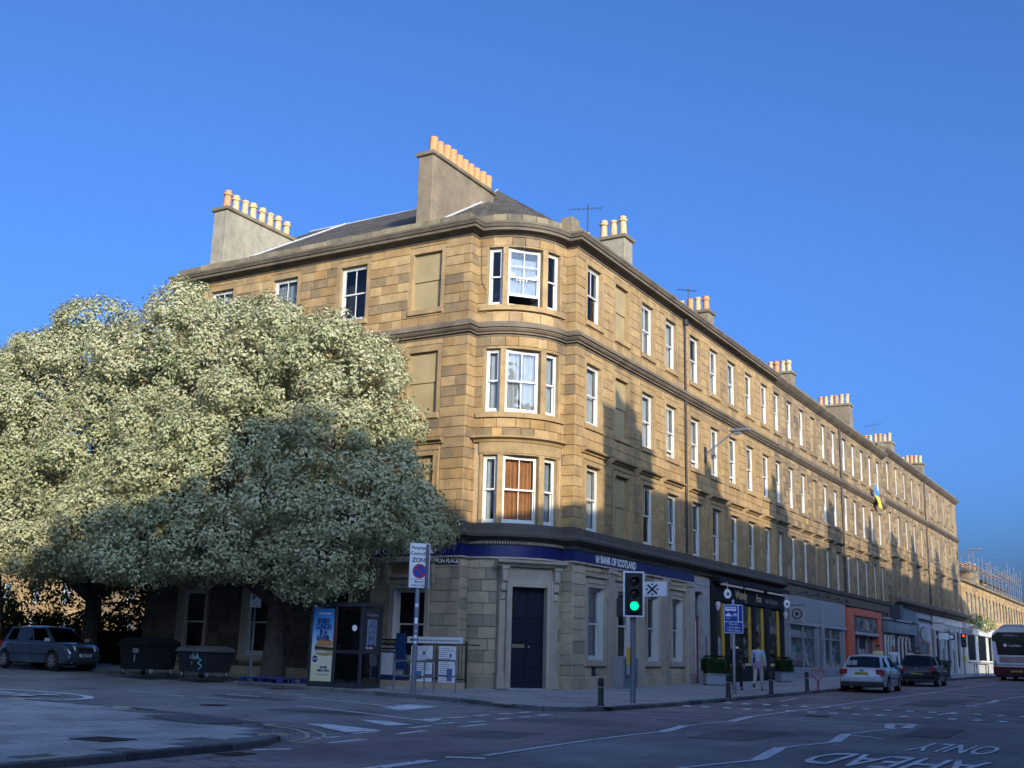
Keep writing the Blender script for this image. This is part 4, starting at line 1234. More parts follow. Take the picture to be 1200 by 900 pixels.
# ================================================================== the tenements further along the street
def tenement(label, u0, u1, cols, dz, W, mats, styles_seed, floor0=5.6, chim=(), zbot=.0, pipes=(), group="tenements along the main street", off=0., upz=0., hide0=False):
    F = RF @ T(0, -off, 0)
    t = thing("tenement", label, "tenement", T(off, u0, g(0, u0)), group)
    fl = [(5.24 + dz, 2.28), (8.98 + dz, 2.20), (12.73 + dz, 2.10)]
    st = []; rs = random.Random(styles_seed)
    def sfn(c, fi): return (rs.choice(["white", "white", "white", "net", "lower", "sides"] if fi else ["white", "net", "dark", "white"]), rs.choice((0, 0, 3)), 0.)
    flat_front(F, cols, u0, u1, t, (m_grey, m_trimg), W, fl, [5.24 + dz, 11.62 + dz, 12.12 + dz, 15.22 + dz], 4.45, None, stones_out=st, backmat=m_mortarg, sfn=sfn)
    put_stones(st, t, 120)
    P = [(off, u0 + .005), (off, u1 - .005)]
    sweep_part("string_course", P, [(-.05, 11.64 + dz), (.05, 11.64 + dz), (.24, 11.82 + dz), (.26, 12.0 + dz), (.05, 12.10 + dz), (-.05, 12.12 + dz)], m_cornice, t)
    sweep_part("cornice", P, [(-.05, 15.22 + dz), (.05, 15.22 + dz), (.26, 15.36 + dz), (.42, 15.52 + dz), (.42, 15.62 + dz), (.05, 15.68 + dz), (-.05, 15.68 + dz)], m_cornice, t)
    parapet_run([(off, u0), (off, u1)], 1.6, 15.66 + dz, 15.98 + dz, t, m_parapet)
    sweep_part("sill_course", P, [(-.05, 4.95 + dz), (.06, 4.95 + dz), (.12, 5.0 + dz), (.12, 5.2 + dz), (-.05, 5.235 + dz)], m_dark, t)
    b = MB().add([(off - .3, u0, 15.85 + dz), (off - .3, u1, 15.85 + dz), (-7.2, u1, 20.0 + dz), (-7.2, u0, 20.0 + dz)], [(0, 1, 2, 3)]).add([(-7.2, u0, 20.0 + dz), (-7.2, u1, 20.0 + dz), (-14, u1, 16 + dz), (-14, u0, 16 + dz)], [(0, 1, 2, 3)])
    b.add([(off - .3, u1, 15.85 + dz), (-14, u1, 16 + dz), (-7.2, u1, 20 + dz)], [(0, 1, 2)]).add([(off - .3, u0, 15.85 + dz), (-7.2, u0, 20 + dz), (-14, u0, 16 + dz)], [(0, 1, 2)])
    b.build("roof", m_slate, t)
    MB().box(-14, off - .95, u0 + .02, u1 - .02, 0, 15.6 + dz).build("interior", m_interior, t)
    for u in (u0, u1): MB().box(off - .96, off - .03, u + (.0 if u == u0 else -.3), u + (.3 if u == u0 else 0), 0, 15.6 + dz).build("party_wall", m_grey, t)
    for p in pipes: MB().tube((p, -.08, 5.3), (p, -.08, 15.3 + dz), .055).build("downpipe", m_iron, t, F)
    for (y0, y1, xl, zt, n, stl) in chim:
        chimney(t, xl, -.85, y0, y1, 15.6 + dz, zt, m_render, [(-1.1 - i * .36, (y0 + y1) / 2) for i in range(n)], [m_buffpot, m_buffpot, m_terra], styles=stl, pot_h=.72)
    return t
tb = tenement("grey stained sandstone tenement above the grey and orange shops", 21.5, 47.05, [(22.23 + i * 2.283, 'b' if i == 3 else 'w') for i in range(6)] + [(36.2 + i * 2.34, 'w') for i in range(5)], 0.0, 1.04, None, 3, chim=((28.1, 28.8, -2.1, 17.35, 4, [1, 0]), (41.7, 42.5, -2.85, 18.2, 6, [0])), pipes=(34.9,))
tc = tenement("soot-streaked tenement with the flag hanging from its top floor", 47.05, 62.6, [(48.82 + i * 2.93, 'w') for i in range(5)], .52, .96, None, 5, chim=((54.7, 55.9, -2.6, 17.85, 6, [0]),), pipes=(62.2,))
td = tenement("last tall tenement before the lower sunlit terrace", 62.6, 77.6, [(65.1 + i * 3.16, 'w') for i in range(4)], .55, .98, None, 8, chim=((67.2, 68.0, -2.5, 18.1, 5, [0]),))
# --- ground floor of tenement with the grey shop
F = RF
def shop_base(t, u0, u1, z0, z1, mat, y=.1): MB().box(u0, u1, y, .6, z0, z1).build("shop_wall", mat, t, F)
shop_base(tb, 21.95, 34.4, 0, 4.45, m_slategrey)
MB().box(21.9, 34.4, -.02, .3, 4.45, 5.0).build("lintel_course", m_dark, tb, F)
for i in range(6):
    x0 = 22.7 + i * 1.95
    MB().cbox(x0 + .012, x0 + 1.93, -.10, .1, 3.15, 4.42, .012).build("fascia_panel", m_slategrey, tb, F)
MB().box(22.7, 34.4, -.16, .1, 2.95, 3.13).build("shop_transom", m_palegrey, tb, F)
m_shopin = M_("pale_shop_interior", (.34, .36, .35), .9, .35, .8)
for x0, x1 in ((23.3, 25.6), (25.66, 27.9), (29.0, 31.1), (31.16, 33.3)):
    w = MB().box(x0, x0 + .06, -.05, .1, .8, 2.95).box(x1 - .06, x1, -.05, .1, .8, 2.95).box(x0, x1, -.052, .1, .74, .8).box(x0, x1, -.048, .1, 2.3, 2.36).build("shop_window", m_slategrey, tb, F)
    MB().box(x0 + .06, x1 - .06, .0, .008, .8, 2.95).build("pane", m_shopglass, w, F)
    MB().box(x0 + .06, x1 - .06, .085, .097, .8, 2.95).build("backing", m_shopin, w, F)
    MB().box(x0 + .3, x0 + 1.0, .05, .06, .9, 1.9).build("poster", m_paper, w, F)
MB().cbox(22.7, 34.4, -.10, .1, 0, .74, .02).build("stall_riser", m_slategrey, tb, F)
for x in (22.75, 28.05, 28.75, 33.6):
    MB().cbox(x, x + .3, -.14, .1, 0, 3.0, .02).build("pilaster", m_slategrey, tb, F)
MB().prism([(28.35, .8), (28.5, .8), (28.5, 3.9), (28.35, 3.9)], -.4, -.34).build("drainpipe", m_palegrey, tb, F)
for i in range(5):
    lp = thing("spotlight", "%s of five black spotlights over the grey shop fascia" % ("leftmost", "second from left", "middle", "second from right", "rightmost")[i], "spotlight", F @ T(24.4 + i * 2.1, -.1, 4.5), "spotlights over the grey shop"); M = WM[lp.name]
    MB().pipe([(0, 0, 0), (0, -.55, .12)], .018, 6).build("arm", m_iron, lp, M)
    MB().lathe([(.05, .06), (.12, -.12), (.10, -.12)], 10, T(0, -.58, .1)).build("lamp_shade", m_iron, lp, M)
rd_ = random.Random(12)
disp_mats = [M_("display_%s" % n, c, .6, .2, 9) for n, c in (("cream", (.5, .46, .36)), ("red", (.35, .05, .04)), ("teal", (.05, .2, .22)), ("dark", (.03, .03, .035)), ("ochre", (.4, .25, .07)), ("white", (.6, .6, .6)))]
def goods(par, u0, u1, z0, z1, d0, d1, n):
    b = MB()
    for k in range(n):
        b.mat(rd_.choice(disp_mats)); w_ = rd_.uniform(.06, .22); h_ = rd_.uniform(.08, .4); x = rd_.uniform(u0, u1 - w_); z = rd_.choice((z0, z0 + (z1 - z0) * .33, z0 + (z1 - z0) * .62)); y = rd_.uniform(d0, d1)
        b.box(x, x + w_, y, y + .01, z, min(z1, z + h_))
    b.build("display", None, par, RF)
goods(tb, 23.4, 27.8, .85, 2.8, .02, .075, 26); goods(tb, 29.1, 33.2, .85, 2.8, .02, .075, 26)
goods(tb, 36.5, 38.2, .55, 2.6, .20, .24, 14); goods(tb, 40.6, 42.3, .55, 2.6, .20, .24, 14)
goods(corner, 12.5, 13.2, 1.0, 3.3, -.005, .015, 6); goods(corner, 15.3, 16.8, 1.0, 3.3, -.005, .015, 12); goods(corner, 17.7, 18.6, 1.0, 3.3, -.005, .015, 8); goods(corner, 19.75, 21.1, 1.0, 3.3, -.005, .015, 12)
# --- orange shop
shop_base(tb, 34.4, 43.75, 0, 4.45, m_shopdark, .3)
MB().cbox(34.5, 36.1, -.2, .3, 0, 4.3, .03).build("pilaster", m_orange, tb, F); MB().cbox(42.5, 43.5, -.2, .3, 0, 3.9, .03).build("pilaster", m_orange, tb, F)
MB().cbox(36.1, 43.5, -.22, .3, 3.9, 4.34, .03).build("shop_fascia", m_orange, tb, F)
MB().box(34.4, 47.0, -.03, .3, 4.45, 5.0).build("lintel_course", m_dark, tb, F)
mu, N, L, B = new_mat("shop_mural")
cmu = ramp(N, L, noise(N, L, 1.6, 3), [(.35, (.03, .03, .03)), (.47, (.10, .16, .17)), (.55, (.28, .18, .10)), (.64, (.55, .52, .42)), (.72, (.05, .05, .05))], const=True)
L.new(cmu, B.inputs["Base Color"]); B.inputs["Roughness"].default_value = .6
MB().cbox(36.5, 42.4, -.12, .3, 2.95, 3.88, .02).build("sign_board", m_shopdark, tb, F)
MB().box(37.0, 42.1, -.135, -.121, 3.02, 3.8).build("mural", mu, tb, F)
MB().box(36.3, 42.5, -.2, .3, 2.78, 2.95).build("shop_transom", m_palegrey, tb, F)
for x0, x1, mt in ((36.4, 38.3, m_shopglass), (40.5, 42.4, m_shopglass)):
    w = MB().box(x0, x0 + .08, .1, .3, .2, 2.78).box(x1 - .08, x1, .1, .3, .2, 2.78).box(x0, x1, .098, .3, .2, .5).build("shop_window", m_slategrey, tb, F)
    MB().box(x0 + .08, x1 - .08, .18, .19, .5, 2.78).build("pane", mt, w, F)
    MB().box(x0 + .3, x1 - .3, .25, .29, .6, 2.3).build("display", m_palegrey, w, F)
dsh = MB().box(38.5, 40.3, .2, .3, 0, 2.7).build("shop_door", m_black, tb, F)
for x in (38.7, 39.5): MB().box(x, x + .5, .185, .2, .4, 1.95).build("pane", m_palegrey, dsh, F)
# --- dark shop in the next two tenements
MB().box(43.75, 47.05, .05, .6, 0, 4.45).build("shop_wall", m_shopdark, tb, F)
shop_base(tc, 47.05, 62.6, 0, 5.25, m_shopdark, .08)
path = [(.02, 47.1), (.02, 62.59)]
sweep_part("shop_cornice", path, [(-.1, 5.05), (.25, 5.05), (.35, 5.2), (.7, 5.32), (.72, 5.5), (.1, 5.75), (-.1, 5.75)], m_cornice, tc)
MB().cbox(47.1, 48.2, -.7, .08, 4.1, 5.05, .03).build("console", m_shopdark, tc, F)
MB().cbox(48.2, 55.9, -.12, .08, 4.15, 5.05, .02).build("shop_fascia", M_("blue_grey_fascia", (.10, .14, .20), .5, .12, 2), tc, F)
MB().box(45.0, 56.0, -.16, .08, 4.02, 4.13).build("sign_light_trough", m_palegrey, tc, F)
sb = MB().cbox(44.9, 54.6, -.32, .04, 3.15, 3.9, .02).build("sign_board", M_("zinc_sign", (.13, .15, .17), .5, .1, 3), tc, F)
text("HEMMA", .72, tc, F @ T(49.6, -.33, 3.5), m_palegrey, xs=1.9)
for x0, x1 in ((45.2, 47.8), (49.4, 53.2)):
    w = MB()
    n = 3
    for i in range(n + 1):
        x = x0 + (x1 - x0) * i / n; w.box(x - .10, x + .10, -.04, .04, .9, 3.0)
        if i < n:
            xc = x + (x1 - x0) / n / 2; r = (x1 - x0) / n / 2
            for k in range(6):
                a0, a1 = PI * k / 6, PI * (k + 1) / 6
                w.tube((xc + r * math.cos(a0), 0, 2.55 + .5 * math.sin(a0)), (xc + r * math.cos(a1), 0, 2.55 + .5 * math.sin(a1)), .07, n=6)
    w.box(x0 - .1, x1 + .1, -.06, .04, .78, .9)
    wo = w.build("arched_window", m_offwhite, tb if x0 < 47 else tc, F)
    MB().box(x0, x1, .02, .03, .9, 3.0).build("pane", m_shopglass, wo, F)
MB().cbox(53.6, 55.6, -.3, .08, 0, 4.1, .03).build("pilaster", m_shopdark, tc, F)
# --- white fronted shop with the oval sign
MB().cbox(56.1, 61.85, -.02, .08, 0, 5.0, .02).build("shop_front", M_("lilac_white_paint", (.36, .36, .40), .5, .08, 2), tc, F)
MB().cbox(56.7, 60.6, -.04, .02, 0.3, 2.7, .02).build("shop_window", m_shopglass, tc, F)
MB().box(56.6, 60.7, -.05, .0, 2.7, 2.85).build("shop_transom", M_("brown_door_paint", (.10, .035, .03), .4), tc, F)
MB().box(59.7, 60.7, -.06, .0, 0.05, 2.72).build("shop_door", M_("brown_door_paint2", (.12, .045, .035), .4), tc, F)
vl = MB()
for i in range(9): vl.prism([(56.6 + i * .6, 4.55), (57.2 + i * .6, 4.55), (56.9 + i * .6, 4.2)], -.06, -.03)
vl.build("scalloped_trim", m_black, tc, F)
MB().lathe([(.95, -.05), (.95, .0)], 24, F @ T(58.6, -.05, 3.35) @ Matrix.Rotation(PI / 2, 4, 'X') @ Matrix.Diagonal((1.55, .62, 1, 1))).build("oval_rim", m_black, tc)
MB().lathe([(.85, -.05), (.85, .0)], 24, F @ T(58.6, -.09, 3.35) @ Matrix.Rotation(PI / 2, 4, 'X') @ Matrix.Diagonal((1.55, .60, 1, 1))).build("oval_sign", m_slategrey, tc)
# --- pale grey shops under the last tenement
shop_base(td, 62.6, 77.55, 0, 5.3, m_palegrey, .05)
sweep_part("shop_cornice", [(.02, 62.62), (.02, 77.6)], [(-.1, 5.05), (.25, 5.05), (.35, 5.2), (.7, 5.32), (.72, 5.5), (.1, 5.75), (-.1, 5.75)], m_cornice, td)
for i in range(7): MB().cbox(62.8 + i * 2.1, 64.7 + i * 2.1, -.06, .05, 4.45, 5.0, .02).build("fascia_panel", m_offwhite, td, F)
for i in range(6):
    x = 62.9 + i * 2.5
    MB().cbox(x, x + .45, -.12, .05, 0, 4.4, .03).build("pilaster", m_palegrey, td, F)
    if i % 2 == 0:
        w = MB().box(x + .5, x + 2.4, -.03, .05, .8, .9).build("shop_window", m_palegrey, td, F)
        MB().box(x + .6, x + 2.3, -.01, .0, .9, 4.0).build("pane", m_shopglass, w, F)
        MB().box(x + .6, x + 2.3, .02, .045, .9, 4.0).build("backing", m_interior, w, F)
    else: MB().box(x + .7, x + 2.0, -.01, .05, 0, 2.4).build("shop_door", m_shopdark, td, F)

# ================================================================== lower sunlit terrace beyond
ft = thing("terrace", "low sunlit two-storey terrace with a white shop beyond the tall tenements", "terrace", T(0, 79, g(0, 79)))
b = MB(); fcols = [81 + i * 2.55 for i in range(26)]
holes = [(c - .5, c + .5, 5.9, 7.9) for c in fcols]
cells(78.0, 150, 4.9, 8.7, holes, .0, RF, b); b.build("wall", m_grey, ft)
st = []
for (a, b_, c, d) in stone_rects(78.0, 150, 4.9, 8.7, [(h[0] - .1, h[1] + .1, h[2] - .1, h[3] + .15) for h in holes], .4, random.Random(6), .7, 1.3): st.append((RF @ T(a, 0, c), b_ - a, d - c, m_sand))
put_stones(st, ft, 0)
for i, c in enumerate(fcols):
    window(ft, RF @ T(c - .5, -.02, 5.9), 1.0, 2.0, ["white", "net"][i % 2], 0, 0., False)
sweep_part("cornice", [(0, 78.0), (0, 150)], [(-.05, 8.7), (.3, 8.8), (.35, 9.0), (-.05, 9.1)], m_parapet, ft)
MB().add([(-.2, 78, 9.05), (-.2, 150, 9.05), (-6, 150, 12.4), (-6, 78, 12.4)], [(0, 1, 2, 3)]).add([(-6, 78, 12.4), (-6, 150, 12.4), (-12, 150, 9), (-12, 78, 9)], [(0, 1, 2, 3)]).build("roof", m_slate, ft)
MB().box(-12, -.6, 78.1, 149.9, 0, 8.9).build("interior", m_interior, ft)
MB().box(78.0, 150, .0, .5, 0, 4.9).build("shop_wall", M_("white_render", (.30, .285, .25), .8, .1, 2), ft, RF)
MB().box(78.0, 96, -.3, .0, 4.0, 4.9).build("shop_fascia", m_offwhite, ft, RF)
for x0, x1 in ((79.2, 84.5), (85.6, 91.5), (92.5, 95.5)):
    w = MB().box(x0 - .15, x0, -.1, .0, 1.6, 4.0).box(x1, x1 + .15, -.1, .0, 1.6, 4.0).box(x0 - .15, x1 + .15, -.25, .0, 1.45, 1.6).build("shop_window", m_offwhite, ft, RF)
    MB().box(x0, x1, -.03, -.01, 1.6, 4.0).build("pane", m_shopglass, w, RF); MB().box(x0, x1, -.009, -.004, 1.6, 4.0).build("backing", m_interior, w, RF)
for y0, n in ((84, 4), (100, 4)):
    chimney(ft, -3.4, -1.6, y0, y0 + .9, 8.8, 11.2, m_grey, [(-1.9 - .4 * i, y0 + .45) for i in range(n)], m_terra, styles=[1], pot_h=.9)
fl = thing("flower_baskets", "row of flowering hanging baskets over the white shop window", "flower basket", RF @ T(79, -.35, 4.9))
def leaf_cloud(centers, normals, per, spread, size, rng_, mesh_name, mat, up=.35, aspect=.62, jitter=.7):
    """many small leaf faces scattered about cluster centres"""
    C = np.repeat(centers, per, axis=0); Nn = np.repeat(normals, per, axis=0)
    n = len(C)
    off = rng_.normal(0, 1, (n, 3)) * spread
    # domed clusters: push leaves towards the outside
    # each cluster is a dome of leaves that radiate from its middle
    a = rng_.normal(0, 1, (n, 3)) ; d0 = off / (np.linalg.norm(off, axis=1, keepdims=True) + 1e-9)
    d0 = d0 + Nn * .9 + np.array([0, 0, up]) * .5; d0 /= np.linalg.norm(d0, axis=1, keepdims=True) + 1e-9
    C = C + d0 * spread * 1.55 * rng_.uniform(.55, 1.15, (n, 1)) + off * .35
    nrm = d0 + np.array([0, 0, up]) * .6 + rng_.normal(0, jitter, (n, 3)) * .30
    nrm /= np.linalg.norm(nrm, axis=1, keepdims=True) + 1e-9
    t = np.cross(nrm, a); t /= np.linalg.norm(t, axis=1, keepdims=True) + 1e-9
    bt = np.cross(nrm, t)
    s = size * rng_.uniform(.65, 1.3, (n, 1))
    v = np.empty((n, 4, 3))
    v[:, 0] = C - t * s; v[:, 1] = C + bt * s * aspect - nrm * s * .12; v[:, 2] = C + t * s; v[:, 3] = C - bt * s * aspect - nrm * s * .12
    me = bpy.data.meshes.new(mesh_name)
    me.vertices.add(n * 4); me.loops.add(n * 4); me.polygons.add(n)
    me.vertices.foreach_set("co", v.reshape(-1).astype(np.float32))
    me.loops.foreach_set("vertex_index", np.arange(n * 4, dtype=np.int32))
    me.polygons.foreach_set("loop_start", np.arange(0, n * 4, 4, dtype=np.int32))
    me.materials.append(mat); me.update(calc_edges=True); me.validate()
    return me

def lobes_points(lobes, n, r, shell=(.80, 1.05), inner=.15, low=-.75):
    L_ = np.array(lobes, float)
    # boughs: smaller masses standing out of each lobe
    sub = []
    for q in L_:
        for _ in range(max(6, int(5 * (q[3] * q[4] * q[5]) ** (1 / 3)))):
            d = r.normal(0, 1, 3); d /= np.linalg.norm(d)
            if d[2] < -.55: continue
            rr_ = r.uniform(.5, 1.05)
            sub.append([*(q[:3] + d * q[3:6] * r.uniform(.80, .98)), rr_ * 1.15, rr_, rr_ * .8])
    L0 = L_.copy(); L0[:, 3:6] *= .90
    L_ = np.vstack([L0, np.array(sub)])
    area = (L_[:, 3] * L_[:, 4] + L_[:, 4] * L_[:, 5] + L_[:, 3] * L_[:, 5]); pr = area / area.sum()
    out_c = []; out_n = []; cnt = 0
    while cnt < n:
        k = r.choice(len(L_), size=n, p=pr)
        d = r.normal(0, 1, (n, 3)); d /= np.linalg.norm(d, axis=1, keepdims=True)
        # lumpy surface
        lump = 1 + .10 * np.sin(d[:, 0] * 7 + k * 2.1) * np.cos(d[:, 2] * 6 + k) + .06 * np.sin(d[:, 1] * 13 + k)
        rad_ = np.where(r.random(n) < inner, r.uniform(.35, .8, n), r.uniform(shell[0], shell[1], n)) * lump
        p = L_[k, :3] + d * L_[k, 3:6] * rad_[:, None]
        nn = d / L_[k, 3:6]; nn /= np.linalg.norm(nn, axis=1, keepdims=True)
        ok = d[:, 2] > low
        for j in range(len(L_)):
            q = (p - L_[j, :3]) / L_[j, 3:6]
            ok &= ~((k != j) & ((q ** 2).sum(1) < .62))
        out_c.append(p[ok]); out_n.append(nn[ok]); cnt += ok.sum()
    return np.concatenate(out_c)[:n], np.concatenate(out_n)[:n]
# baskets
rb = np.random.default_rng(3)
cs = np.stack([rb.uniform(79, 92, 60), rb.uniform(-.6, -.35, 60), rb.uniform(4.75, 5.5, 60)], 1)
cs = np.array([tuple(RF @ Vector(p)) for p in cs])
link("flowers", leaf_cloud(cs, np.tile([1., 0, .2], (60, 1)), 14, .28, .16, rb, "flowers", leaf_mat("flower_mix", [(.10, .22, .04), (.20, .30, .07), (.55, .30, .22), (.08, .16, .04), (.6, .55, .5)])), fl)
MB().box(79, 92, -.6, -.3, 4.7, 4.9).build("trough", m_white, fl, RF)

# scaffolding on the roofs beyond
sc_ = thing("scaffolding", "steel tube scaffolding rising over the far terrace roof", "scaffolding", T(-2, 92, 9))
pole_me = {}
def pole(p, q):
    p, q = Vector(p), Vector(q); l = round((q - p).length, 1)
    if l not in pole_me: pole_me[l] = MB().tube((0, 0, 0), (0, 0, l), .045, n=6).mesh("scaffold_pole", m_galv)
    link("scaffold_pole", pole_me[l], sc_, Matrix.Translation(p) @ (q - p).to_track_quat('Z', 'Y').to_matrix().to_4x4())
for x in (-1.2, -3.4):
    for i in range(9): pole((x, 92 + i * 3.2, 9.0), (x, 92 + i * 3.2, 12.6 + (i % 2) * .5))
    for z in (10.8, 11.6, 12.4): pole((x, 91, z), (x, 119, z))
    for i in range(8): pole((x, 121 + i * 2.3, 8.8), (x, 121 + i * 2.3, 13.0 + (i * 5 % 3) * .6))
    for z in (10.0, 11.0, 12.0, 12.9): pole((x, 120, z), (x, 138, z))
plank_me = MB().box(-.11, .11, 0, 3.1, 0, .05).mesh("scaffold_board", M_("scaffold_board", (.35, .26, .16), .8, .2, 4))
for i in range(8):
    for k in range(4): link("scaffold_board", plank_me, sc_, T(-1.5 - k * .45, 92.5 + i * 3.15, 11.62))
for i in range(5):
    for k in range(4): link("scaffold_board", plank_me, sc_, T(-1.5 - k * .45, 121 + i * 3.2, 12.5)); link("scaffold_board", plank_me, sc_, T(-1.5 - k * .45, 121 + i * 3.2, 10.1))
bh = thing("tenement", "sunlit buff tenement block standing behind the scaffolding", "tenement", T(-4, 118, 9))
MB().bbox(-14, -3.6, 119, 139, 0, 11.3, .1).bbox(-9, -4.4, 96, 117, 0, 11.2, .1).build("wall", m_grey, bh)
MB().box(-9, -4, 96, 117.5, 11.25, 11.5).box(-14, -3.4, 118.5, 139.5, 11.35, 11.6).build("roof", m_slate, bh)
for i in range(5): MB().box(-3.62, -3.56, 121 + i * 3.6, 122.1 + i * 3.6, 9.0, 11.0).build("window", m_white, bh)
fb = thing("terrace", "furthest sunlit terrace seen past the scaffolding at the right edge", "terrace", T(0, 152, g(0, 152)))
b = MB(); cells(152, 260, 0, 9.0, [(154 + i * 3, 155.1 + i * 3, 5.2, 7.2) for i in range(34)], 0, RF, b); b.build("wall", m_sand, fb)
MB().box(-12, -.5, 152.2, 260, 0, 8.9).build("interior", m_interior, fb)
MB().add([(.2, 151.8, 9.0), (.2, 260, 9.0), (-6, 260, 12.3), (-6, 151.8, 12.3)], [(0, 1, 2, 3)]).add([(-.5, 152, 0), (0, 152, 0), (0, 152, 9), (-6, 152, 12.2), (-12, 152, 9), (-12, 152, 0)], [(0, 1, 2, 3, 4, 5)]).build("roof", m_slate, fb)
for i in range(34): window(fb, RF @ T(154 + i * 3, -.02, 5.2), 1.1, 2.0, "white", 0, 0., False)

# ================================================================== the terrace across the street: it stands behind the camera and throws the long evening shadow
def opposite(label, y0, y1, top, chims, ridge=2.6, xd=33.):
    t = thing("tenement", label, "tenement", T(22.2, y0, g(22, y0)), "tenements across the street")
    FO = RZ(-PI / 2) @ T(0, 22.2, 0)     # faces -X ; local x -> -Y
    u0, u1 = -y1, -y0
    n = max(1, int((u1 - u0) / 3.0)); st_ = (u1 - u0) / n
    holes = []
    for i in range(n):
        c = u0 + (i + .5) * st_
        for z in (1.0, 4.6, 8.2, 11.4):
            if z + 2.2 < top - .6: holes.append((c - .58, c + .58, z, z + 2.1))
    b = MB(); cells(u0, u1, -.8, top, holes, 0, FO, b); b.build("wall", m_grey, t)
    for h in holes: window(t, FO @ T(h[0], 0, h[2]), 1.16, 2.1, "net", 0, 0., True, m_trimg)
    MB().box(23.0, xd, y0 + .02, y1 - .02, -.5, top - .05).build("interior", m_interior, t)
    MB().box(22.22, xd, y0, y0 + .3, -.8, top).box(22.22, xd, y1 - .3, y1, -.8, top).box(xd - .3, xd, y0 + .3, y1 - .3, -.8, top).build("gable_wall", m_grey, t)
    MB().prism([(u0, top), (u1, top), (u1, top + .35), (u0, top + .35)], -.35, .3, FO).build("cornice", m_cornice, t)
    zr = top + ridge; xm = (22.2 + xd) / 2
    MB().add([(22.2, y0, top + .3), (22.2, y1, top + .3), (xm, y1, zr), (xm, y0, zr)], [(3, 2, 1, 0)]).add([(xd, y0, top + .3), (xd, y1, top + .3), (xm, y1, zr), (xm, y0, zr)], [(0, 1, 2, 3)]).add([(22.2, y0, top + .3), (xd, y0, top + .3), (xm, y0, zr)], [(0, 1, 2)]).add([(22.2, y1, top + .3), (xd, y1, top + .3), (xm, y1, zr)], [(2, 1, 0)]).build("roof", m_slate, t)
    for cy, w, zt in chims:
        chimney(t, 22.9, 25.8, cy - w / 2, cy + w / 2, top - .2, zt, m_render, [(23.2 + k * .45, cy) for k in range(5)], m_terra, styles=[1], pot_h=.9)
    return t
opposite("unseen tall block across the street, its height shaped to shade the biggest tree", -36.0, -28.3, 15.6, ((-33, 1.2, 17.6),), 1.6, 30.)  # unseen block, added tall enough to throw shade on the biggest tree
opposite("long stone tenement row continuing southwards across the street", -90, -36.1, 16.0, ((-45, 1.0, 19.0), (-60, 1.0, 19.0), (-75, 1, 19)), 1.5)
opposite("stone tenement row across the street opposite the bank corner", -28.2, -13.6, 13.2, ((-15.6, 2.2, 17.6),), 1.4)
opposite("stone tenement row across the street opposite the bank windows and pub", -13.5, 20, 14.5, ((-6.6, 1.8, 16.4), (3, 1.0, 17.2), (14, 1.0, 17.4)), 1.4)
opposite("stone tenement row across the street opposite the far shops", 20.1, 60, 14.6, ((24, 1.2, 17.4), (31, 1.0, 17.2), (38, 1.0, 17.4), (48, 1.0, 17.4), (56, 1., 17.4)), 1.4)
# unseen corner block, added to hide the low sky glow and darken the side street
so = thing("tenement", "unseen stone corner block added to darken the side street under the trees", "tenement", T(-10, -23, g(-10, -23)))
FS = T(-10, -23, 0) @ RZ(PI); holes = [(1.2 + i * 3.1, 2.4 + i * 3.1, z, z + 2.1) for i in range(12) for z in (1.1, 4.8, 8.4, 11.6)]
b = MB(); cells(0, 38, -.5, 14.6, holes, 0, FS, b); b.build("wall", m_grey, so)
for h in holes: window(so, FS @ T(h[0], 0, h[2]), 1.2, 2.1, "net", 0, 0., True, m_trimg)
FE = T(-10, -23, 0) @ RZ(PI / 2) @ T(-15, 0, 0); holes = [(1.0 + i * 3.1, 2.2 + i * 3.1, z, z + 2.1) for i in range(5) for z in (1.1, 4.8, 8.4, 11.6)]
b = MB(); cells(0, 15, -.5, 14.6, holes, 0, FE, b); b.build("wall", m_grey, so)
for h in holes: window(so, FE @ T(h[0], 0, h[2]), 1.2, 2.1, "net", 0, 0., True, m_trimg)
MB().box(-47.9, -10.9, -37.9, -23.9, -.5, 14.5).build("interior", m_interior, so)
MB().box(-48, -10, -38, -37.7, -.5, 14.6).box(-48, -47.7, -37.7, -23.02, -.5, 14.6).build("gable_wall", m_grey, so)
MB().sweep([(-48, -38), (-48, -23), (-10, -23), (-10, -38)][::-1], [(-.05, 14.6), (.35, 14.75), (.35, 14.95), (-.05, 14.95)]).build("cornice", m_cornice, so)
MB().add([(-48, -23, 14.95), (-10, -23, 14.95), (-17, -30.5, 18.5), (-48, -30.5, 18.5), (-10, -38, 14.95), (-48, -38, 14.95)], [(0, 3, 2, 1), (1, 2, 4), (4, 2, 3, 5), (0, 5, 3)]).build("roof", m_slate, so)
# sunlit houses closing the view under the trees
dl = thing("tenement", "sunlit golden tenement wall glimpsed behind the trees at the left edge", "tenement", T(-60, 38, g(-60, 38)))
b = MB(); cells(-125, -50, 0, 11, [(-123 + i * 4.4, -121.8 + i * 4.4, z, z + 2) for i in range(16) for z in (1.2, 4.6, 7.6)], 0, T(0, 38, 0), b); b.build("wall", m_sand, dl)
for i in range(16):
    for z in (1.2, 4.6, 7.6): window(dl, T(-123 + i * 4.4, 38, z), 1.2, 2.0, "net", 0, 0., False)
MB().box(-125, -50, 38.9, 46, 0, 10.9).build("interior", m_interior, dl)
MB().add([(-125.5, 37.6, 11), (-49.5, 37.6, 11), (-49.5, 42, 14), (-125.5, 42, 14)], [(0, 1, 2, 3)]).add([(-125.5, 46.4, 11), (-49.5, 46.4, 11), (-49.5, 42, 14), (-125.5, 42, 14)], [(3, 2, 1, 0)]).build("roof", m_slate, dl)
# ================================================================== street furniture
def on(x, y, ang=0., dz=0.): return T(x, y, g(x, y) + dz) @ RZ(ang)

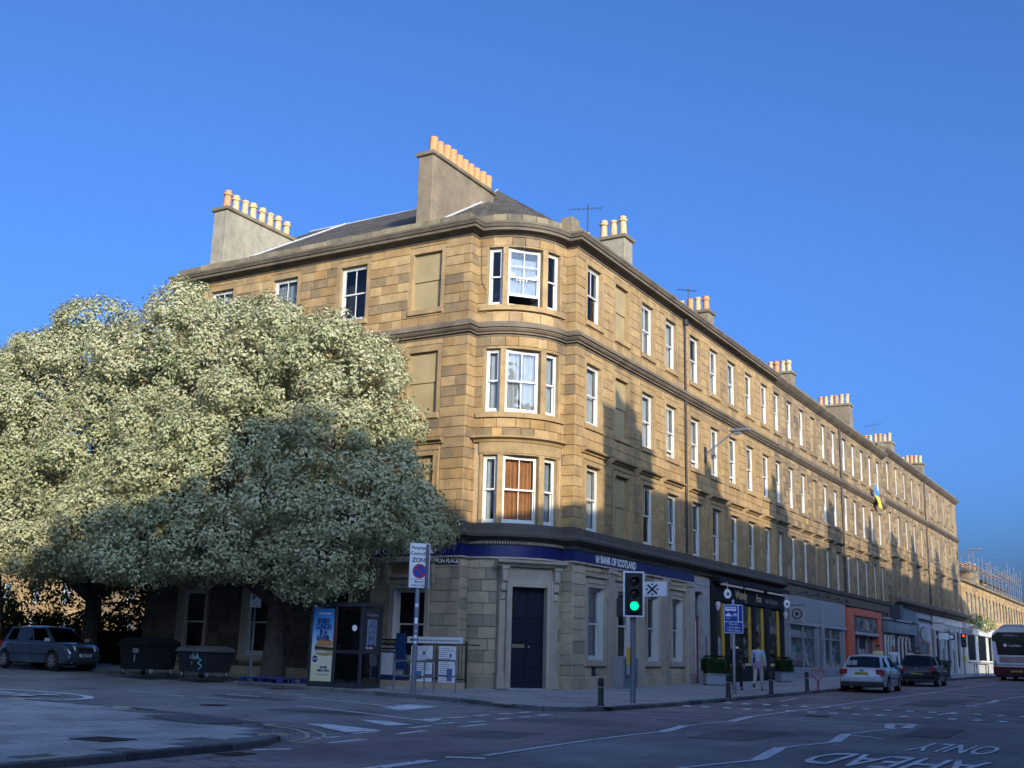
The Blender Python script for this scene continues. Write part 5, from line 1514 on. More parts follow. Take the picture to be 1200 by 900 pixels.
# bollards
def bollard(M, label):
    t = thing("bollard", label, "bollard", M, "black bollards along the kerb")
    MB().lathe([(.085, 0), (.085, .05), (.068, .08), (.066, .50), (.078, .51), (.078, .56), (.064, .575), (.072, .60), (.062, .645), (.03, .67), (.0, .675)], 14).build("post", m_iron, t, M, smooth=40)
    MB().lathe([(.0665, .43), (.0668, .47)], 14).build("band", m_galv, t, M)
    return t
b0 = bollard(on(5.04, -9.3), "black bollard left of the traffic light at the kerb corner")
WMB = b0
for (x, y, lab) in ((5.50, -1.57, "black bollard beside the blue bus lane sign pole"), (5.45, 2.7, "black bollard in front of the pub's right window behind the man in the pale shirt"), (5.45, 6.9, "black bollard next to the pink heart frame")):
    dup(b0, on(x, y), lab, "black bollards along the kerb")
MB().box(-.32, .32, -.16, .16, 0, .012).build("bollard_pad", m_roadpaint_faint, pavement, on(5.04, -9.3, .2, .005))

# traffic light
tl = thing("traffic_light", "grey traffic light pole showing a green light in front of the bank", "traffic light", on(4.85, -7.0)); M = WM[tl.name]
MB().lathe([(.075, 0), (.075, .02), (.07, .03), (.066, 3.36), (.05, 3.4)], 14).build("pole", m_greyp, tl, M, smooth=40)
faceA = math.atan2(CAM.x - 4.85, -(CAM.y + 7.0))        # towards the camera
MH = M @ RZ(faceA + .12)
hd = MB().bbox(-.155, .155, -.30, -.12, 2.28, 3.24, .03).build("signal_head", m_plasticb, tl, MH)
bd = MB()
for x0, x1, z0, z1 in ((-.275, -.235, 2.17, 3.35), (.235, .275, 2.17, 3.35), (-.235, .235, 3.31, 3.35), (-.235, .235, 2.17, 2.21)): bd.box(x0, x1, -.17, -.135, z0, z1)
bd.build("backing_border", m_txtwhite, tl, MH)
MB().box(-.235, .235, -.165, -.14, 2.21, 3.31).build("backing_board", m_plasticb, tl, MH)
m_green = emit_mat("green_signal", (.0, .8, .25), 1.0)
m_lens = M_("dark_lens", (.015, .012, .012), .2, .2, 5)
for z, mm in ((3.07, m_lens), (2.76, m_lens), (2.45, m_green)):
    MB().lathe([(.112, 0), (.10, .02), (.06, .035), (0, .04)], 20, T(0, -.298, z) @ Matrix.Rotation(PI / 2, 4, 'X')).build("lens", mm, tl, MH, smooth=50)
    v = MB(); n = 12
    vs = []; 
    for k in range(n + 1):
        a = PI * (-.08 + 1.16 * k / n); vs += [(.125 * math.cos(a), -.295, z + .125 * math.sin(a)), (.125 * math.cos(a), -.295 - .17 * (.25 + .75 * max(0, math.sin(a))), z + .122 * math.sin(a))]
    v.add(vs, [(2 * k, 2 * k + 2, 2 * k + 3, 2 * k + 1) for k in range(n)]); v.build("visor", m_plasticb, tl, MH)
MB().bbox(-.42, -.16, -.12, .14, 2.16, 2.68, .03).build("second_head", m_plasticb, tl, M @ RZ(faceA - .1))
MB().bbox(-.17, -.07, -.13, -.03, .95, 1.40, .015).build("push_button_box", M_("yellow_plastic", (.62, .40, .03), .4, .08, 5), tl, M @ RZ(faceA))
MB().bbox(-.165, -.075, -.12, -.03, .7, .95, .012).build("stickers", m_palegrey, tl, M @ RZ(faceA))
MB().box(-.03, .03, -.14, .06, 2.5, 2.56).box(-.03, .03, -.14, .06, 3.0, 3.06).build("bracket", m_plasticb, tl, MH)

# parking zone sign
zs = thing("parking_zone_sign", "tall white parking zone sign on a grey sticker-covered pole", "sign", on(-1.19, -8.25)); M = WM[zs.name]
MB().lathe([(.075, 0), (.07, .02), (.068, 4.05), (.03, 4.1)], 14).build("pole", m_greyp, zs, M, smooth=40)
za = math.atan2(CAM.x + 1.19, -(CAM.y + 8.25))
MZ = M @ RZ(za + .30)
pl = MB().bbox(-.30, .30, -.11, -.085, 2.88, 4.12, .008).build("sign_plate", m_signwhite, zs, MZ)
for s, z, tx, bl in ((.135, 3.99, "Peripheral", .002), (.135, 3.83, "Controlled", .002), (.165, 3.645, "ZONE", .005), (.085, 3.045, "Mon-Fri", .002), (.08, 2.95, "8.30am-5.30pm", .001)):
    text(tx, s, pl, MZ @ T(0, -.1125, z), m_txtblack, bold=bl, xs=.93 if len(tx) > 9 else 1.)
MB().box(-.29, .29, -.1125, -.11, 3.105, 3.115).build("rule", m_txtblack, pl, MZ)
RX = Matrix.Rotation(PI / 2, 4, 'X')
MB().lathe([(.205, 0), (.205, .003)], 30, T(0, -.1115, 3.34) @ RX).build("red_ring", m_signred, pl, MZ)
MB().lathe([(.165, 0), (.165, .003)], 30, T(0, -.1135, 3.34) @ RX).build("blue_disc", m_signblue, pl, MZ)
MB().box(-.175, .175, -.119, -.1175, -.022, .022, T(0, 0, 3.34) @ Matrix.Rotation(PI / 4, 4, 'Y') ).build("red_bar", m_signred, pl, MZ)
MB().bbox(-.30, .30, .085, .11, 2.85, 4.10, .008).build("sign_back", m_greyp, zs, M @ RZ(za - .75))
for z in (3.1, 3.9): MB().box(-.08, .08, -.09, .09, z - .025, z + .025).build("clamp", m_galv, zs, MZ)
for i, (z, h) in enumerate(((2.35, .1), (1.9, .16), (1.66, .07), (1.5, .09), (1.36, .06))):
    vs = []; n = 6
    for k in range(n + 1):
        a = -PI / 2 + (-.6 + 1.2 * k / n); vs += [(.0735 * math.cos(a), .0735 * math.sin(a), z), (.0735 * math.cos(a), .0735 * math.sin(a), z + h)]
    MB().add(vs, [(2 * k, 2 * k + 2, 2 * k + 3, 2 * k + 1) for k in range(n)]).build("sticker", (m_paper, m_txtwhite, m_palegrey)[i % 3], zs, M @ RZ(za))

# blue bus lane sign
bs = thing("bus_lane_sign", "blue bus and taxi lane sign on a thin pole before the pub", "sign", on(4.79, 1.03)); M = WM[bs.name]
MB().lathe([(.055, 0), (.05, 2.95), (.03, 2.98)], 12).build("pole", m_galv, bs, M, smooth=40)
ba = math.atan2(CAM.x - 4.79, -(CAM.y - 1.03)); MS = M @ RZ(ba + .05)
pl = MB().bbox(-.31, .31, -.09, -.06, 1.90, 2.82, .01).build("sign_plate", m_signblue, bs, MS)
bd = MB()
for x0, x1, z0, z1 in ((-.30, .30, 2.79, 2.81), (-.30, .30, 1.91, 1.925), (-.30, -.285, 1.925, 2.79), (.285, .30, 1.925, 2.79), (-.285, .285, 2.255, 2.275), (.14, .165, 2.275, 2.79)): bd.box(x0, x1, -.094, -.0895, z0, z1)
bd.build("sign_border", m_txtwhite, pl, MS)
bus_p = MB().box(-.25, .09, -.094, -.0895, 2.62, 2.74)
for k in range(5): pass
bus_p.build("bus_pictogram", m_txtwhite, pl, MS)
wn = MB()
for k in range(5): wn.box(-.215 + k * .06, -.175 + k * .06, -.0965, -.0945, 2.665, 2.715)
wn.build("bus_windows", m_signblue, pl, MS)
wh = MB()
for x in (-.17, .03): wh.lathe([(.025, 0), (.025, .003)], 10, T(x, -.0925, 2.615) @ RX)
wh.build("bus_wheels", m_txtwhite, pl, MS)
MB().prism([(-.25, 2.44), (-.07, 2.44), (-.07, 2.49), (-.11, 2.50), (-.135, 2.545), (-.185, 2.545), (-.21, 2.50), (-.25, 2.49)], -.094, -.0895).build("taxi_pictogram", m_txtwhite, pl, MS)
cy = MB()
for x in (-.005, .095):
    for k in range(12):
        a0, a1 = 2 * PI * k / 12, 2 * PI * (k + 1) / 12
        cy.tube((x + .035 * math.cos(a0), -.092, 2.47 + .035 * math.sin(a0)), (x + .035 * math.cos(a1), -.092, 2.47 + .035 * math.sin(a1)), .005, n=4)
cy.pipe([(-.005, -.092, 2.47), (.03, -.092, 2.525), (.08, -.092, 2.525), (.045, -.092, 2.47), (.03, -.092, 2.525)], .006, 4).pipe([(.095, -.092, 2.47), (.075, -.092, 2.55)], .006, 4)
cy.build("cycle_pictogram", m_txtwhite, pl, MS)
for s, z, tx, x in ((.055, 2.365, "TAXI", -.16), (.09, 2.19, "Mon-Fri", 0), (.085, 2.085, "7.30-9.30am", 0), (.085, 1.99, "4.00-6.30pm", 0)): text(tx, s, pl, MS @ T(x, -.0925, z), m_txtwhite)

# utility cabinet with graffiti
uc = thing("utility_cabinet", "grey street cabinet with black graffiti against the bank wall", "cabinet", on(.28, 2.9)); M = T(.28, 2.55, g(.3, 2.5)) @ RF.to_3x3().to_4x4()
WM[uc.name] = M; uc.matrix_basis = M
MB().bbox(-.62, .62, -.2, .2, 0, 1.08, .02).build("body", m_slategrey, uc, M)
for s in (-1, 1): MB().bbox(min(0, s * .6) + .01, max(0, s * .6) - .01, -.215, -.19, .08, 1.02, .008).build("door", M_("cabinet_grey", (.14, .18, .21), .5, .15, 4), uc, M)
gf = MB(); r1 = random.Random(4)
gf.pipe([(-.5, -.22, .95), (-.35, -.22, .88), (-.48, -.22, .80), (-.30, -.22, .84), (-.25, -.22, .70), (-.5, -.22, .62), (-.22, -.22, .64), (-.48, -.22, .48), (-.25, -.22, .52), (-.3, -.22, .40), (-.46, -.22, .36), (-.28, -.22, .44), (-.24, -.22, .33)], .018, 5).pipe([(.36, -.22, .55), (.42, -.22, .35), (.34, -.22, .33), (.38, -.22, .42)], .010, 5)
gf.build("graffiti", m_txtblack, uc, M)

# bank projecting sign
ps = thing("projecting_sign", "white projecting bank sign with a navy saltire emblem", "sign", T(.0, 3.55, 3.5)); M = WM[ps.name]
MPS = T(.95, 3.55, 3.48)
MB().bbox(-.52, .48, -.10, .10, -.26, .27, .015).build("sign_box", m_signwhite, ps, MPS)
saltire(ps, MPS @ T(-.02, -.108, .0), .25, M_("navy_vinyl", (.012, .02, .09), .5, .05, 4))
MB().box(-.96, -.52, -.03, .03, .1, .16).box(-.96, -.52, -.03, .03, -.16, -.1).box(-.95, -.6, -.09, .09, -.3, .34).build("bracket", m_navy, ps, MPS)
# little alarm box + camera cluster
al = thing("alarm_box", "small pale box fixed to the bank wall right of the traffic light", "alarm box", T(0, 4.35, 2.8)); 
MB().bbox(-.14, .14, -.12, -.02, -.15, .15, .02).build("case", m_palegrey, al, RF @ T(4.4, 0, 2.75))
fdl = thing("floodlight", "black floodlight cluster above the projecting bank sign", "floodlight", T(0, 3.2, 3.9))
MB().bbox(-.12, .12, -.45, -.25, -.1, .12, .03).box(-.03, .03, -.25, -.06, -.03, .03).bbox(-.4, -.2, -.38, -.2, -.02, .16, .03).box(-.3, 0, -.2, -.14, .0, .05).build("lamp", m_iron, fdl, RF @ T(3.15, 0, 3.85))

# railings, boards and the cycle hoops
rl = thing("railing", "black iron area railing below the bank's side window", "railing", on(-5.2, -4.55)); 
zr = g(-5, -4.5)
b = MB().box(-8.0, -2.75, -.09, .09, -.3, .16)
b.build("plinth", m_bank, rl, T(0, -4.55, zr))
MB().box(-8.0, -2.72, -.02, .02, 1.28, 1.33).box(-8.0, -2.72, -.02, .02, .24, .28).build("rail", m_iron, rl, T(0, -4.55, zr))
bar_me = MB().tube((0, 0, .15), (0, 0, 1.36), .012, n=6).lathe([(.0, 1.46), (.022, 1.40), (.012, 1.36)], 6).mesh("bar", m_iron)
for i in range(44): link("bar", bar_me, rl, T(-7.95 + i * .12, -4.55, zr))
MB().tube((-2.75, -4.55, 0), (-2.75, -4.55, 1.4), .035).tube((-2.75, -4.55, 1.3), (-2.75, -3.8, 1.3), .02).build("end_post", m_iron, rl, T(0, 0, zr))
def board(label, x0, x1, z0, z1, mat, y=-4.60, name="notice_board"):
    t = thing(name, label, "notice board", T((x0 + x1) / 2, y, zr))
    MB().bbox(x0, x1, -.02, .0, z0, z1, .006).build("panel", mat, t, T(0, y - .005, zr))
    return t
nb = board("long white banner strip along the top of the railing", -4.95, -2.85, 1.32, 1.52, m_signwhite, name="banner"); nb["category"] = "banner"
text("The coming week at the church on the corner", .085, nb, T(-3.80, -4.63, zr + 1.42), m_txtblack)
MB().box(-4.82, -4.74, -.004, .0, 1.385, 1.455).build("logo", m_txtblack, nb, T(0, -4.628, zr))
for (x0, x1, lab, pics) in ((-4.78, -3.96, "left white notice poster on the railing beneath the banner", ((-4.28, 1.02, .12, .1), (-4.45, .35, .22, .24))), (-3.72, -3.10, "right white notice poster on the railing nearest the bank door", ((-3.28, .96, .07, .12), (-3.3, .38, .2, .38)))):
    t = board(lab, x0, x1, .10, 1.24, m_paper)
    for (x, z, w, h) in pics: MB().box(x - w / 2, x + w / 2, -.003, 0, z - h / 2, z + h / 2).build("picture", M_("printed_picture", (.08, .14, .30), .6, .7, 12), t, T(0, -4.627, zr))
    ln = MB(); rr = random.Random(int(x0 * 10))
    for k in range(17):
        z = 1.17 - k * .06
        if any(abs(z - p[1]) < p[3] / 2 + .03 for p in pics): ln.box(x0 + .05, x0 + .3, -.002, 0, z - .008, z + .008)
        else: ln.box(x0 + .05, x1 - rr.uniform(.06, .3), -.002, 0, z - .008, z + .008)
    ln.build("print", m_palegrey, t, T(0, -4.627, zr))
lb = board("dark blue lettered banner over blue boards on the railing left of the zone sign", -7.3, -5.15, 1.10, 1.44, m_navy, name="banner"); lb["category"] = "banner"
text("NEWINGTON NURSERY SCHOOL", .115, lb, T(-6.15, -4.63, zr + 1.34), M_("yellow_vinyl", (.62, .58, .30), .5))
text("NOW ENROLLING", .105, lb, T(-5.85, -4.63, zr + 1.19), m_txtwhite)
bb = board("royal blue display board with pinned sheets behind the grey pole", -7.2, -4.95, .12, 1.06, M_("display_blue", (.012, .04, .14), .5))
for i, (x, w) in enumerate(((-6.95, .5), (-6.3, .55), (-5.7, .5), (-5.25, .42))): MB().box(x - w / 2, x + w / 2, -.006, 0, .32, 1.0).build("sheet", (m_palegrey, m_paper, m_paper, m_netting)[i], bb, T(0, -4.627, zr))
pv = board("upright blue board rising above the railing beside the side window", -5.35, -4.98, .5, 1.62, M_("deep_blue_board", (.012, .05, .16), .5), y=-4.64)

def hoop(label, x0, y0, x1, y1, h):
    d = Vector((x1 - x0, y1 - y0)); L_ = d.length; M = on((x0 + x1) / 2, (y0 + y1) / 2, math.atan2(d.y, d.x))
    t = thing("cycle_hoop", label, "bike rack", M, "steel cycle hoops on the pavement")
    r = .14; pts = [(-L_ / 2, 0, 0), (-L_ / 2, 0, h - r)]
    for k in range(1, 6): a = PI - PI / 2 * k / 5; pts.append((-L_ / 2 + r + r * math.cos(a), 0, h - r + r * math.sin(a)))
    for k in range(0, 6): a = PI / 2 - PI / 2 * k / 5; pts.append((L_ / 2 - r + r * math.cos(a), 0, h - r + r * math.sin(a)))
    pts.append((L_ / 2, 0, 0))
    MB().pipe(pts, .028, 10).build("hoop", m_galv, t, M, smooth=50)
    MB().tube((-L_ / 2, 0, h * .52), (L_ / 2, 0, h * .52), .024).build("rail", m_galv, t, M)
hoop("nearer steel cycle hoop standing behind the zone sign pole", -2.5, -7.35, -.85, -7.75, .86)
hoop("further steel cycle hoop beside the notice posters", -2.0, -6.55, -.55, -7.1, .90)

# telephone kiosk
kk = thing("phone_kiosk", "dark glazed telephone kiosk with a burger poster under the tree", "phone box", on(-4.5, -7.1)); 
ka = math.atan2(-7.6 + 6.3, -3.8 + 6.6)   # face direction along the kerb
P0, P1 = Vector((-5.45, -7.62)), Vector((-3.62, -7.53))
dv = (P1 - P0); kL = dv.length; KA = math.atan2(dv.y, dv.x)
MK = T(P0.x, P0.y, g(-4.5, -7.1)) @ RZ(KA)         # local x along poster/door face, -y outwards
kw1, kw2, kh = .9, kL - .9, 2.33
# widths: poster bay then door bay; the side face turns back towards the wall
kd = 1.0
fr = MB()
for x, y in ((0, 0), (kw1, 0), (kL, 0), (0, kd), (kL, kd)): fr.bbox(x - .045, x + .045, y - .045, y + .045, 0, kh, .012)
fr.bbox(-.06, kL + .06, -.06, kd + .06, kh, kh + .13, .02).box(0, kL, -.03, .03, .0, .14).box(kL - .03, kL + .03, 0, kd, 0, .14).box(-.03, .03, 0, kd, 0, .14).box(0, kL, kd - .03, kd + .03, 0, .14)
fr.box(kw1, kL, -.025, .025, .98, 1.08).box(kL - .025, kL + .025, 0, kd, .98, 1.08)
m_kiosk = M_("charcoal_kiosk_paint", (.028, .031, .038), .4, .2, 6)
fr.build("frame", m_kiosk, kk, MK)
m_kglass = glass_mat("smoky_kiosk_glass", (.45, .5, .55), 1.0, .05)
for x0, x1, z0, z1 in ((kw1 + .05, kL - .05, .14, .98), (kw1 + .05, kL - .05, 1.08, 2.3)): MB().box(x0, x1, -.006, .006, z0, z1).build("pane", m_kglass, kk, MK)
MB().box(kL - .006, kL + .006, .05, kd - .05, .14, .98).build("pane", m_kglass, kk, MK)
sd = MB().box(kL - .02, kL + .02, .05, kd - .05, 1.08, 2.3).build("side_panel", m_kiosk, kk, MK)
MSD = MK @ T(kL + .021, 0, 0) @ RZ(PI / 2)
text("Telephone", .15, sd, MSD @ T(kd / 2, -.004, 2.12), m_palegrey)
MB().box(.28, kd - .3, -.006, .0, 1.25, 1.95).build("poster_sheet", M_("blue_grey_print", (.13, .19, .30), .4, .8, 8), sd, MSD)
for x0, x1, z0, z1 in ((.25, .29, 1.22, 1.98), (kd - .31, kd - .27, 1.22, 1.98), (.29, kd - .31, 1.94, 1.98)): MB().box(x0, x1, -.01, .0, z0, z1).build("trim", m_palegrey, sd, MSD)
text("Pay here", .10, sd, MSD @ T(kd / 2 - .1, -.004, 1.16), m_txtwhite)
MB().box(.05, kL - .05, kd - .02, kd - .005, .14, 2.3).build("back_panel", m_kiosk, kk, MK)
ph = MB().bbox(kw1 + .2, kw1 + .55, .55, .75, .95, 1.75, .03).build("telephone", m_greyp, kk, MK)
MB().pipe([(kw1 + .30, .53, 1.62), (kw1 + .30, .50, 1.5), (kw1 + .34, .53, 1.3)], .022).build("handset", m_palegrey, kk, MK)
MB().lathe([(.09, 0), (.09, .003)], 14, MK @ T(kw1 + .68, -.012, 1.72) @ RX).build("sticker", m_txtwhite, kk)
# the poster face
mp_, N, L, B = new_mat("poster_print")
tc_ = N.new("ShaderNodeTexCoord"); sx = N.new("ShaderNodeSeparateXYZ"); L.new(tc_.outputs["Object"], sx.inputs[0])
L.new(ramp(N, L, math_node(N, L, 'DIVIDE', sx.outputs[2], 2.2), [(.08, (.62, .60, .36)), (.38, (.66, .64, .45)), (.55, (.45, .58, .66)), (.75, (.12, .34, .62)), (1.0, (.03, .20, .50))]), B.inputs["Base Color"])
B.inputs["Roughness"].default_value = .3
po = MB().box(.07, kw1 - .07, -.03, -.012, .16, 2.28).build("poster", mp_, kk, MK)
m_pnavy = M_("poster_navy", (.012, .03, .15), .4, .05)
for i, tx in enumerate(("EVERY", "LUNCH", "IS A", "SAVER")): text(tx, .20, po, MK @ T(.47, -.034, 1.90 - i * .165), m_pnavy, bold=.012, xs=.82)
text("THE SAVER DEAL", .065, po, MK @ T(.5, -.034, 2.13), m_txtwhite)
cx_, cz_ = .56, 1.10
def disc_prof(cx, cz, rx, rz_, a0, a1, n=14): return [(cx + rx * math.cos(a0 + (a1 - a0) * k / n), cz + rz_ * math.sin(a0 + (a1 - a0) * k / n)) for k in range(n + 1)]
MB().prism(disc_prof(cx_, 1.18, .36, .20, 0, PI), -.036, -.031).build("bun", M_("toasted_bun", (.42, .22, .08), .5, .3, 14), po, MK)
MB().prism(disc_prof(cx_, .99, .34, .10, PI, 2 * PI), -.036, -.031).build("bun", M_("toasted_bun_base", (.40, .24, .11), .5, .2, 14), po, MK)
MB().prism([(cx_ - .37, 1.08), (cx_ + .36, 1.06), (cx_ + .36, 1.14), (cx_ - .37, 1.18)], -.0375, -.031).build("patty", M_("burger_patty", (.05, .025, .012), .6, .4, 14), po, MK)
MB().prism([(cx_ - .38, 1.04), (cx_ - .1, 1.08), (cx_ + .1, 1.01), (cx_ + .36, 1.02), (cx_ + .36, 1.06), (cx_ - .37, 1.08)], -.039, -.031).build("lettuce", M_("lettuce", (.30, .36, .10), .5, .4, 14), po, MK)
MB().prism([(.82, 1.36), (.95, 1.32), (.95, 1.92), (.86, 1.95)], -.0345, -.031).build("drink_cup", M_("red_cup", (.50, .05, .06), .4, .2), po, MK)
MB().lathe([(.10, 0), (.10, .003)], 18, MK @ T(.22, -.0335, .80) @ RX).build("price_badge", m_pnavy, po)
text("£3.99", .075, po, MK @ T(.22, -.038, .80), m_txtwhite)
text("SAVER", .09, po, MK @ T(.55, -.034, .56), m_pnavy, bold=.004)
text("MEAL DEAL", .09, po, MK @ T(.55, -.034, .47), m_pnavy, bold=.004)
text("Served after 10.30am daily", .045, po, MK @ T(.52, -.034, .35), m_pnavy)

# planters with clipped box
r3 = np.random.default_rng(5)
def box_hedge(label, M, w, d, h):
    n = 420
    p = r3.uniform(-1, 1, (n, 3)); k = np.abs(p).argmax(1); p[np.arange(n), k] = np.sign(p[np.arange(n), k])
    nn = np.zeros((n, 3)); nn[np.arange(n), k] = p[np.arange(n), k]
    p = p * np.array([w / 2, d / 2, h / 2]) + np.array([0, 0, h / 2])
    t = thing("box_hedge", label, "hedge", M, "clipped hedges in grey planters")
    link("foliage", leaf_cloud(p, nn, 9, .035, .028, r3, "foliage", m_hedge), t, M)
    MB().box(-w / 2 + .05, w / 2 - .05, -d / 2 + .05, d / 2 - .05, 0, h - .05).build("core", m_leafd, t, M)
def planter(label, M, w, d, h):
    t = thing("planter", label, "planter", M, "grey planters outside the pub")
    m_pl = M_("zinc_planter", (.25, .28, .33), .5, .12, 4)
    MB().bbox(-w / 2, w / 2, -d / 2, d / 2, .03, h, .015).bbox(-w / 2 - .02, w / 2 + .02, -d / 2 - .02, d / 2 + .02, h - .06, h, .012).build("trough", m_pl, t, M)
    MB().box(-w / 2 + .04, w / 2 - .04, -d / 2 + .04, d / 2 - .04, 0, .04).build("foot", m_plasticb, t, M)
Mp = on(1.15, 9.2, rad(42)); planter("larger grey planter by the red door left of the pub", Mp, .92, .42, .46); box_hedge("clipped dark hedge in the planter by the red door", Mp @ T(0, 0, .46), .94, .5, .62)
Mp = on(1.5, 17.2, rad(60)); planter("smaller grey planter at the right end of the pub", Mp, .72, .42, .46); box_hedge("clipped dark hedge in the planter at the pub's right end", Mp @ T(0, 0, .46), .72, .5, .58)

# pink heart frame
ht = thing("heart_frame", "pink wire heart on a short post beside the bollard", "sculpture", on(5.62, 7.75)); M = WM[ht.name] @ RZ(rad(28))
pts = []
for k in range(33):
    a = 2 * PI * k / 32; pts.append((.015 * 16 * math.sin(a) ** 3, 0, .56 + .015 * (13 * math.cos(a) - 5 * math.cos(2 * a) - 2 * math.cos(3 * a) - math.cos(4 * a))))
MB().pipe(pts, .028, 7).build("heart", M_("pink_tape", (.50, .12, .17), .6, .3, 20), ht, M)
MB().tube((0, 0, 0), (0, 0, .36), .045).build("post", M_("pink_post", (.30, .11, .14), .6, .3, 10), ht, M)

# bins by the far shops
def wheelie(name, label, M, w, d, h, mat, grp):
    t = thing(name, label, "bin", M, grp)
    b = MB(); k = .82
    vs = [(-w / 2 * k, -d / 2 * k, .06), (w / 2 * k, -d / 2 * k, .06), (w / 2 * k, d / 2 * k, .06), (-w / 2 * k, d / 2 * k, .06), (-w / 2, -d / 2, h * .9), (w / 2, -d / 2, h * .9), (w / 2, d / 2, h * .9), (-w / 2, d / 2, h * .9)]
    b.add(vs, [(0, 3, 2, 1), (4, 5, 6, 7), (0, 1, 5, 4), (1, 2, 6, 5), (2, 3, 7, 6), (3, 0, 4, 7)]).box(-w / 2 - .03, w / 2 + .03, -d / 2 - .03, d / 2 + .03, h * .86, h * .9)
    b.build("tub", mat, t, M)
    MB().prism([(-w / 2 - .04, 0), (w / 2 + .04, 0), (w / 2 + .02, .05), (0, .10), (-w / 2 - .02, .05)], -d / 2 - .05, d / 2 + .05, T(0, 0, h * .9)).build("lid", mat, t, M)
    for x in (-w / 2 + .06, w / 2 - .06): MB().lathe([(.1, -.03), (.1, .03)], 12, T(x, d / 2 - .05, .1) @ Matrix.Rotation(PI / 2, 4, 'Y')).build("wheel", m_rubber, t, M)
    return t
wheelie("wheelie_bin", "left green bin by the kerb behind the black car", on(4.9, 33.4, .2), .95, .8, 1.08, m_bin, "kerbside bins")
wheelie("wheelie_bin", "black bin between the two green bins", on(4.6, 34.6, .2), .75, .75, 1.25, m_binb, "kerbside bins")
wheelie("wheelie_bin", "right green bin nearest the bus", on(5.1, 36.0, .2), 1.0, .8, 1.08, m_bin, "kerbside bins")
lt = thing("litter_poster", "pale round poster panel leaning between the bins", "panel", on(4.95, 35.2, .3)); MB().lathe([(.3, -.02), (.3, .02)], 16, T(0, -.2, .75) @ RX).box(-.05, .05, -.22, -.18, 0, .6).build("panel", m_palegrey, lt, WM[lt.name])

# communal bins in the shade on the left
def communal(label, M, w, h, mat, lidmat, graff=None):
    t = thing("communal_bin", label, "bin", M, "large wheeled communal bins")
    k = .9
    vs = [(-w / 2 * k, -.48, .22), (w / 2 * k, -.48, .22), (w / 2 * k, .48, .22), (-w / 2 * k, .48, .22), (-w / 2, -.56, h * .84), (w / 2, -.56, h * .84), (w / 2, .56, h * .84), (-w / 2, .56, h * .84)]
    MB().add(vs, [(0, 3, 2, 1), (4, 5, 6, 7), (0, 1, 5, 4), (1, 2, 6, 5), (2, 3, 7, 6), (3, 0, 4, 7)]).box(-w / 2 - .04, w / 2 + .04, -.6, .6, h * .8, h * .84).build("tub", mat, t, M)
    prof = [(-.62, 0), (.62, 0), (.5, .1), (.2, h * .17), (-.2, h * .17), (-.5, .1)]
    n = len(prof)
    MB().add([(-w / 2 - .05, y, h * .84 + z) for y, z in prof] + [(w / 2 + .05, y, h * .84 + z) for y, z in prof], [tuple(range(n)), tuple(range(2 * n - 1, n - 1, -1))] + [(i, n + i, n + (i + 1) % n, (i + 1) % n) for i in range(n)]).build("lid", lidmat, t, M)
    for x in (-w / 2 + .12, w / 2 - .12):
        for y in (-.4, .4):
            c = MB().lathe([(.09, -.025), (.1, 0), (.09, .025)], 12, T(x, y, .1) @ Matrix.Rotation(PI / 2, 4, 'Y')).build("castor", m_rubber, t, M)
            MB().bbox(x - .05, x + .05, y - .06, y + .06, .1, .24, .01).build("fork", m_galv, c, M)
    MB().tube((.1, -.62, .45), (.1, -.62, h * .55), .02).bbox(.02, .22, -.66, -.56, h * .6, h * .72, .01).build("pedal_bar", m_galv, t, M)
    if graff:
        gb = MB().pipe([(-.1 + .12 * math.cos(a * .7), -.56, .72 + .12 * math.sin(a * .7)) for a in range(10)], .02, 5).pipe([(0, -.56, .68), (.2, -.56, .6), (.05, -.56, .5), (.25, -.56, .42), (.1, -.56, .3)], .02, 5)
        gb.build("graffiti", graff, t, M @ T(.25, 0, 0))
communal("darker left communal bin in the tree shade", on(-12.0, -7.9, rad(-4)), 1.6, 1.22, m_binb, m_binb)
communal("right communal bin with pale lid and turquoise graffiti", on(-9.75, -7.6, rad(-4)), 1.4, 1.02, M_("bin_grey", (.014, .016, .02), .5, .3, 4), M_("pale_bin_lid", (.09, .09, .09), .6, .2, 4), M_("turquoise_paint", (.10, .40, .40), .6))
pal = thing("pallet", "blue pallet lying on the pavement beside the communal bins", "pallet", on(-7.4, -7.0, rad(-8))); M = WM[pal.name]
mpl = M_("blue_pallet_paint", (.02, .05, .22), .7, .3, 5)
for i in range(6): MB().box(-.95, .95, -.55 + i * .2, -.41 + i * .2, .12, .145).build("board", mpl, pal, M)
for x in (-.85, 0, .85):
    for y in (-.45, .05, .5): MB().box(x - .07, x + .07, y - .07, y + .07, .02, .12).build("block", mpl, pal, M)
pk = thing("parking_sign", "small pale parking plate on a thin pole behind the communal bins", "sign", on(-9.0, -6.3)); M = WM[pk.name]
MB().lathe([(.04, 0), (.035, 2.95)], 10).build("pole", m_greyp, pk, M)
MKP = M @ RZ(math.atan2(CAM.x + 9, -(CAM.y + 6.3)))
MB().bbox(-.17, .17, -.07, -.05, 2.3, 2.72, .006).build("sign_plate", m_signwhite, pk, MKP); MB().bbox(-.12, .12, -.07, -.05, 2.75, 2.95, .006).build("yellow_plate", M_("sign_yellow", (.55, .45, .10), .5), pk, MKP)
text("P", .2, pk, MKP @ T(-.06, -.073, 2.6), m_signblue, bold=.01); text("Mon-Fri", .07, pk, MKP @ T(0, -.073, 2.45), m_txtblack); text("9am-5pm", .07, pk, MKP @ T(0, -.073, 2.37), m_txtblack)

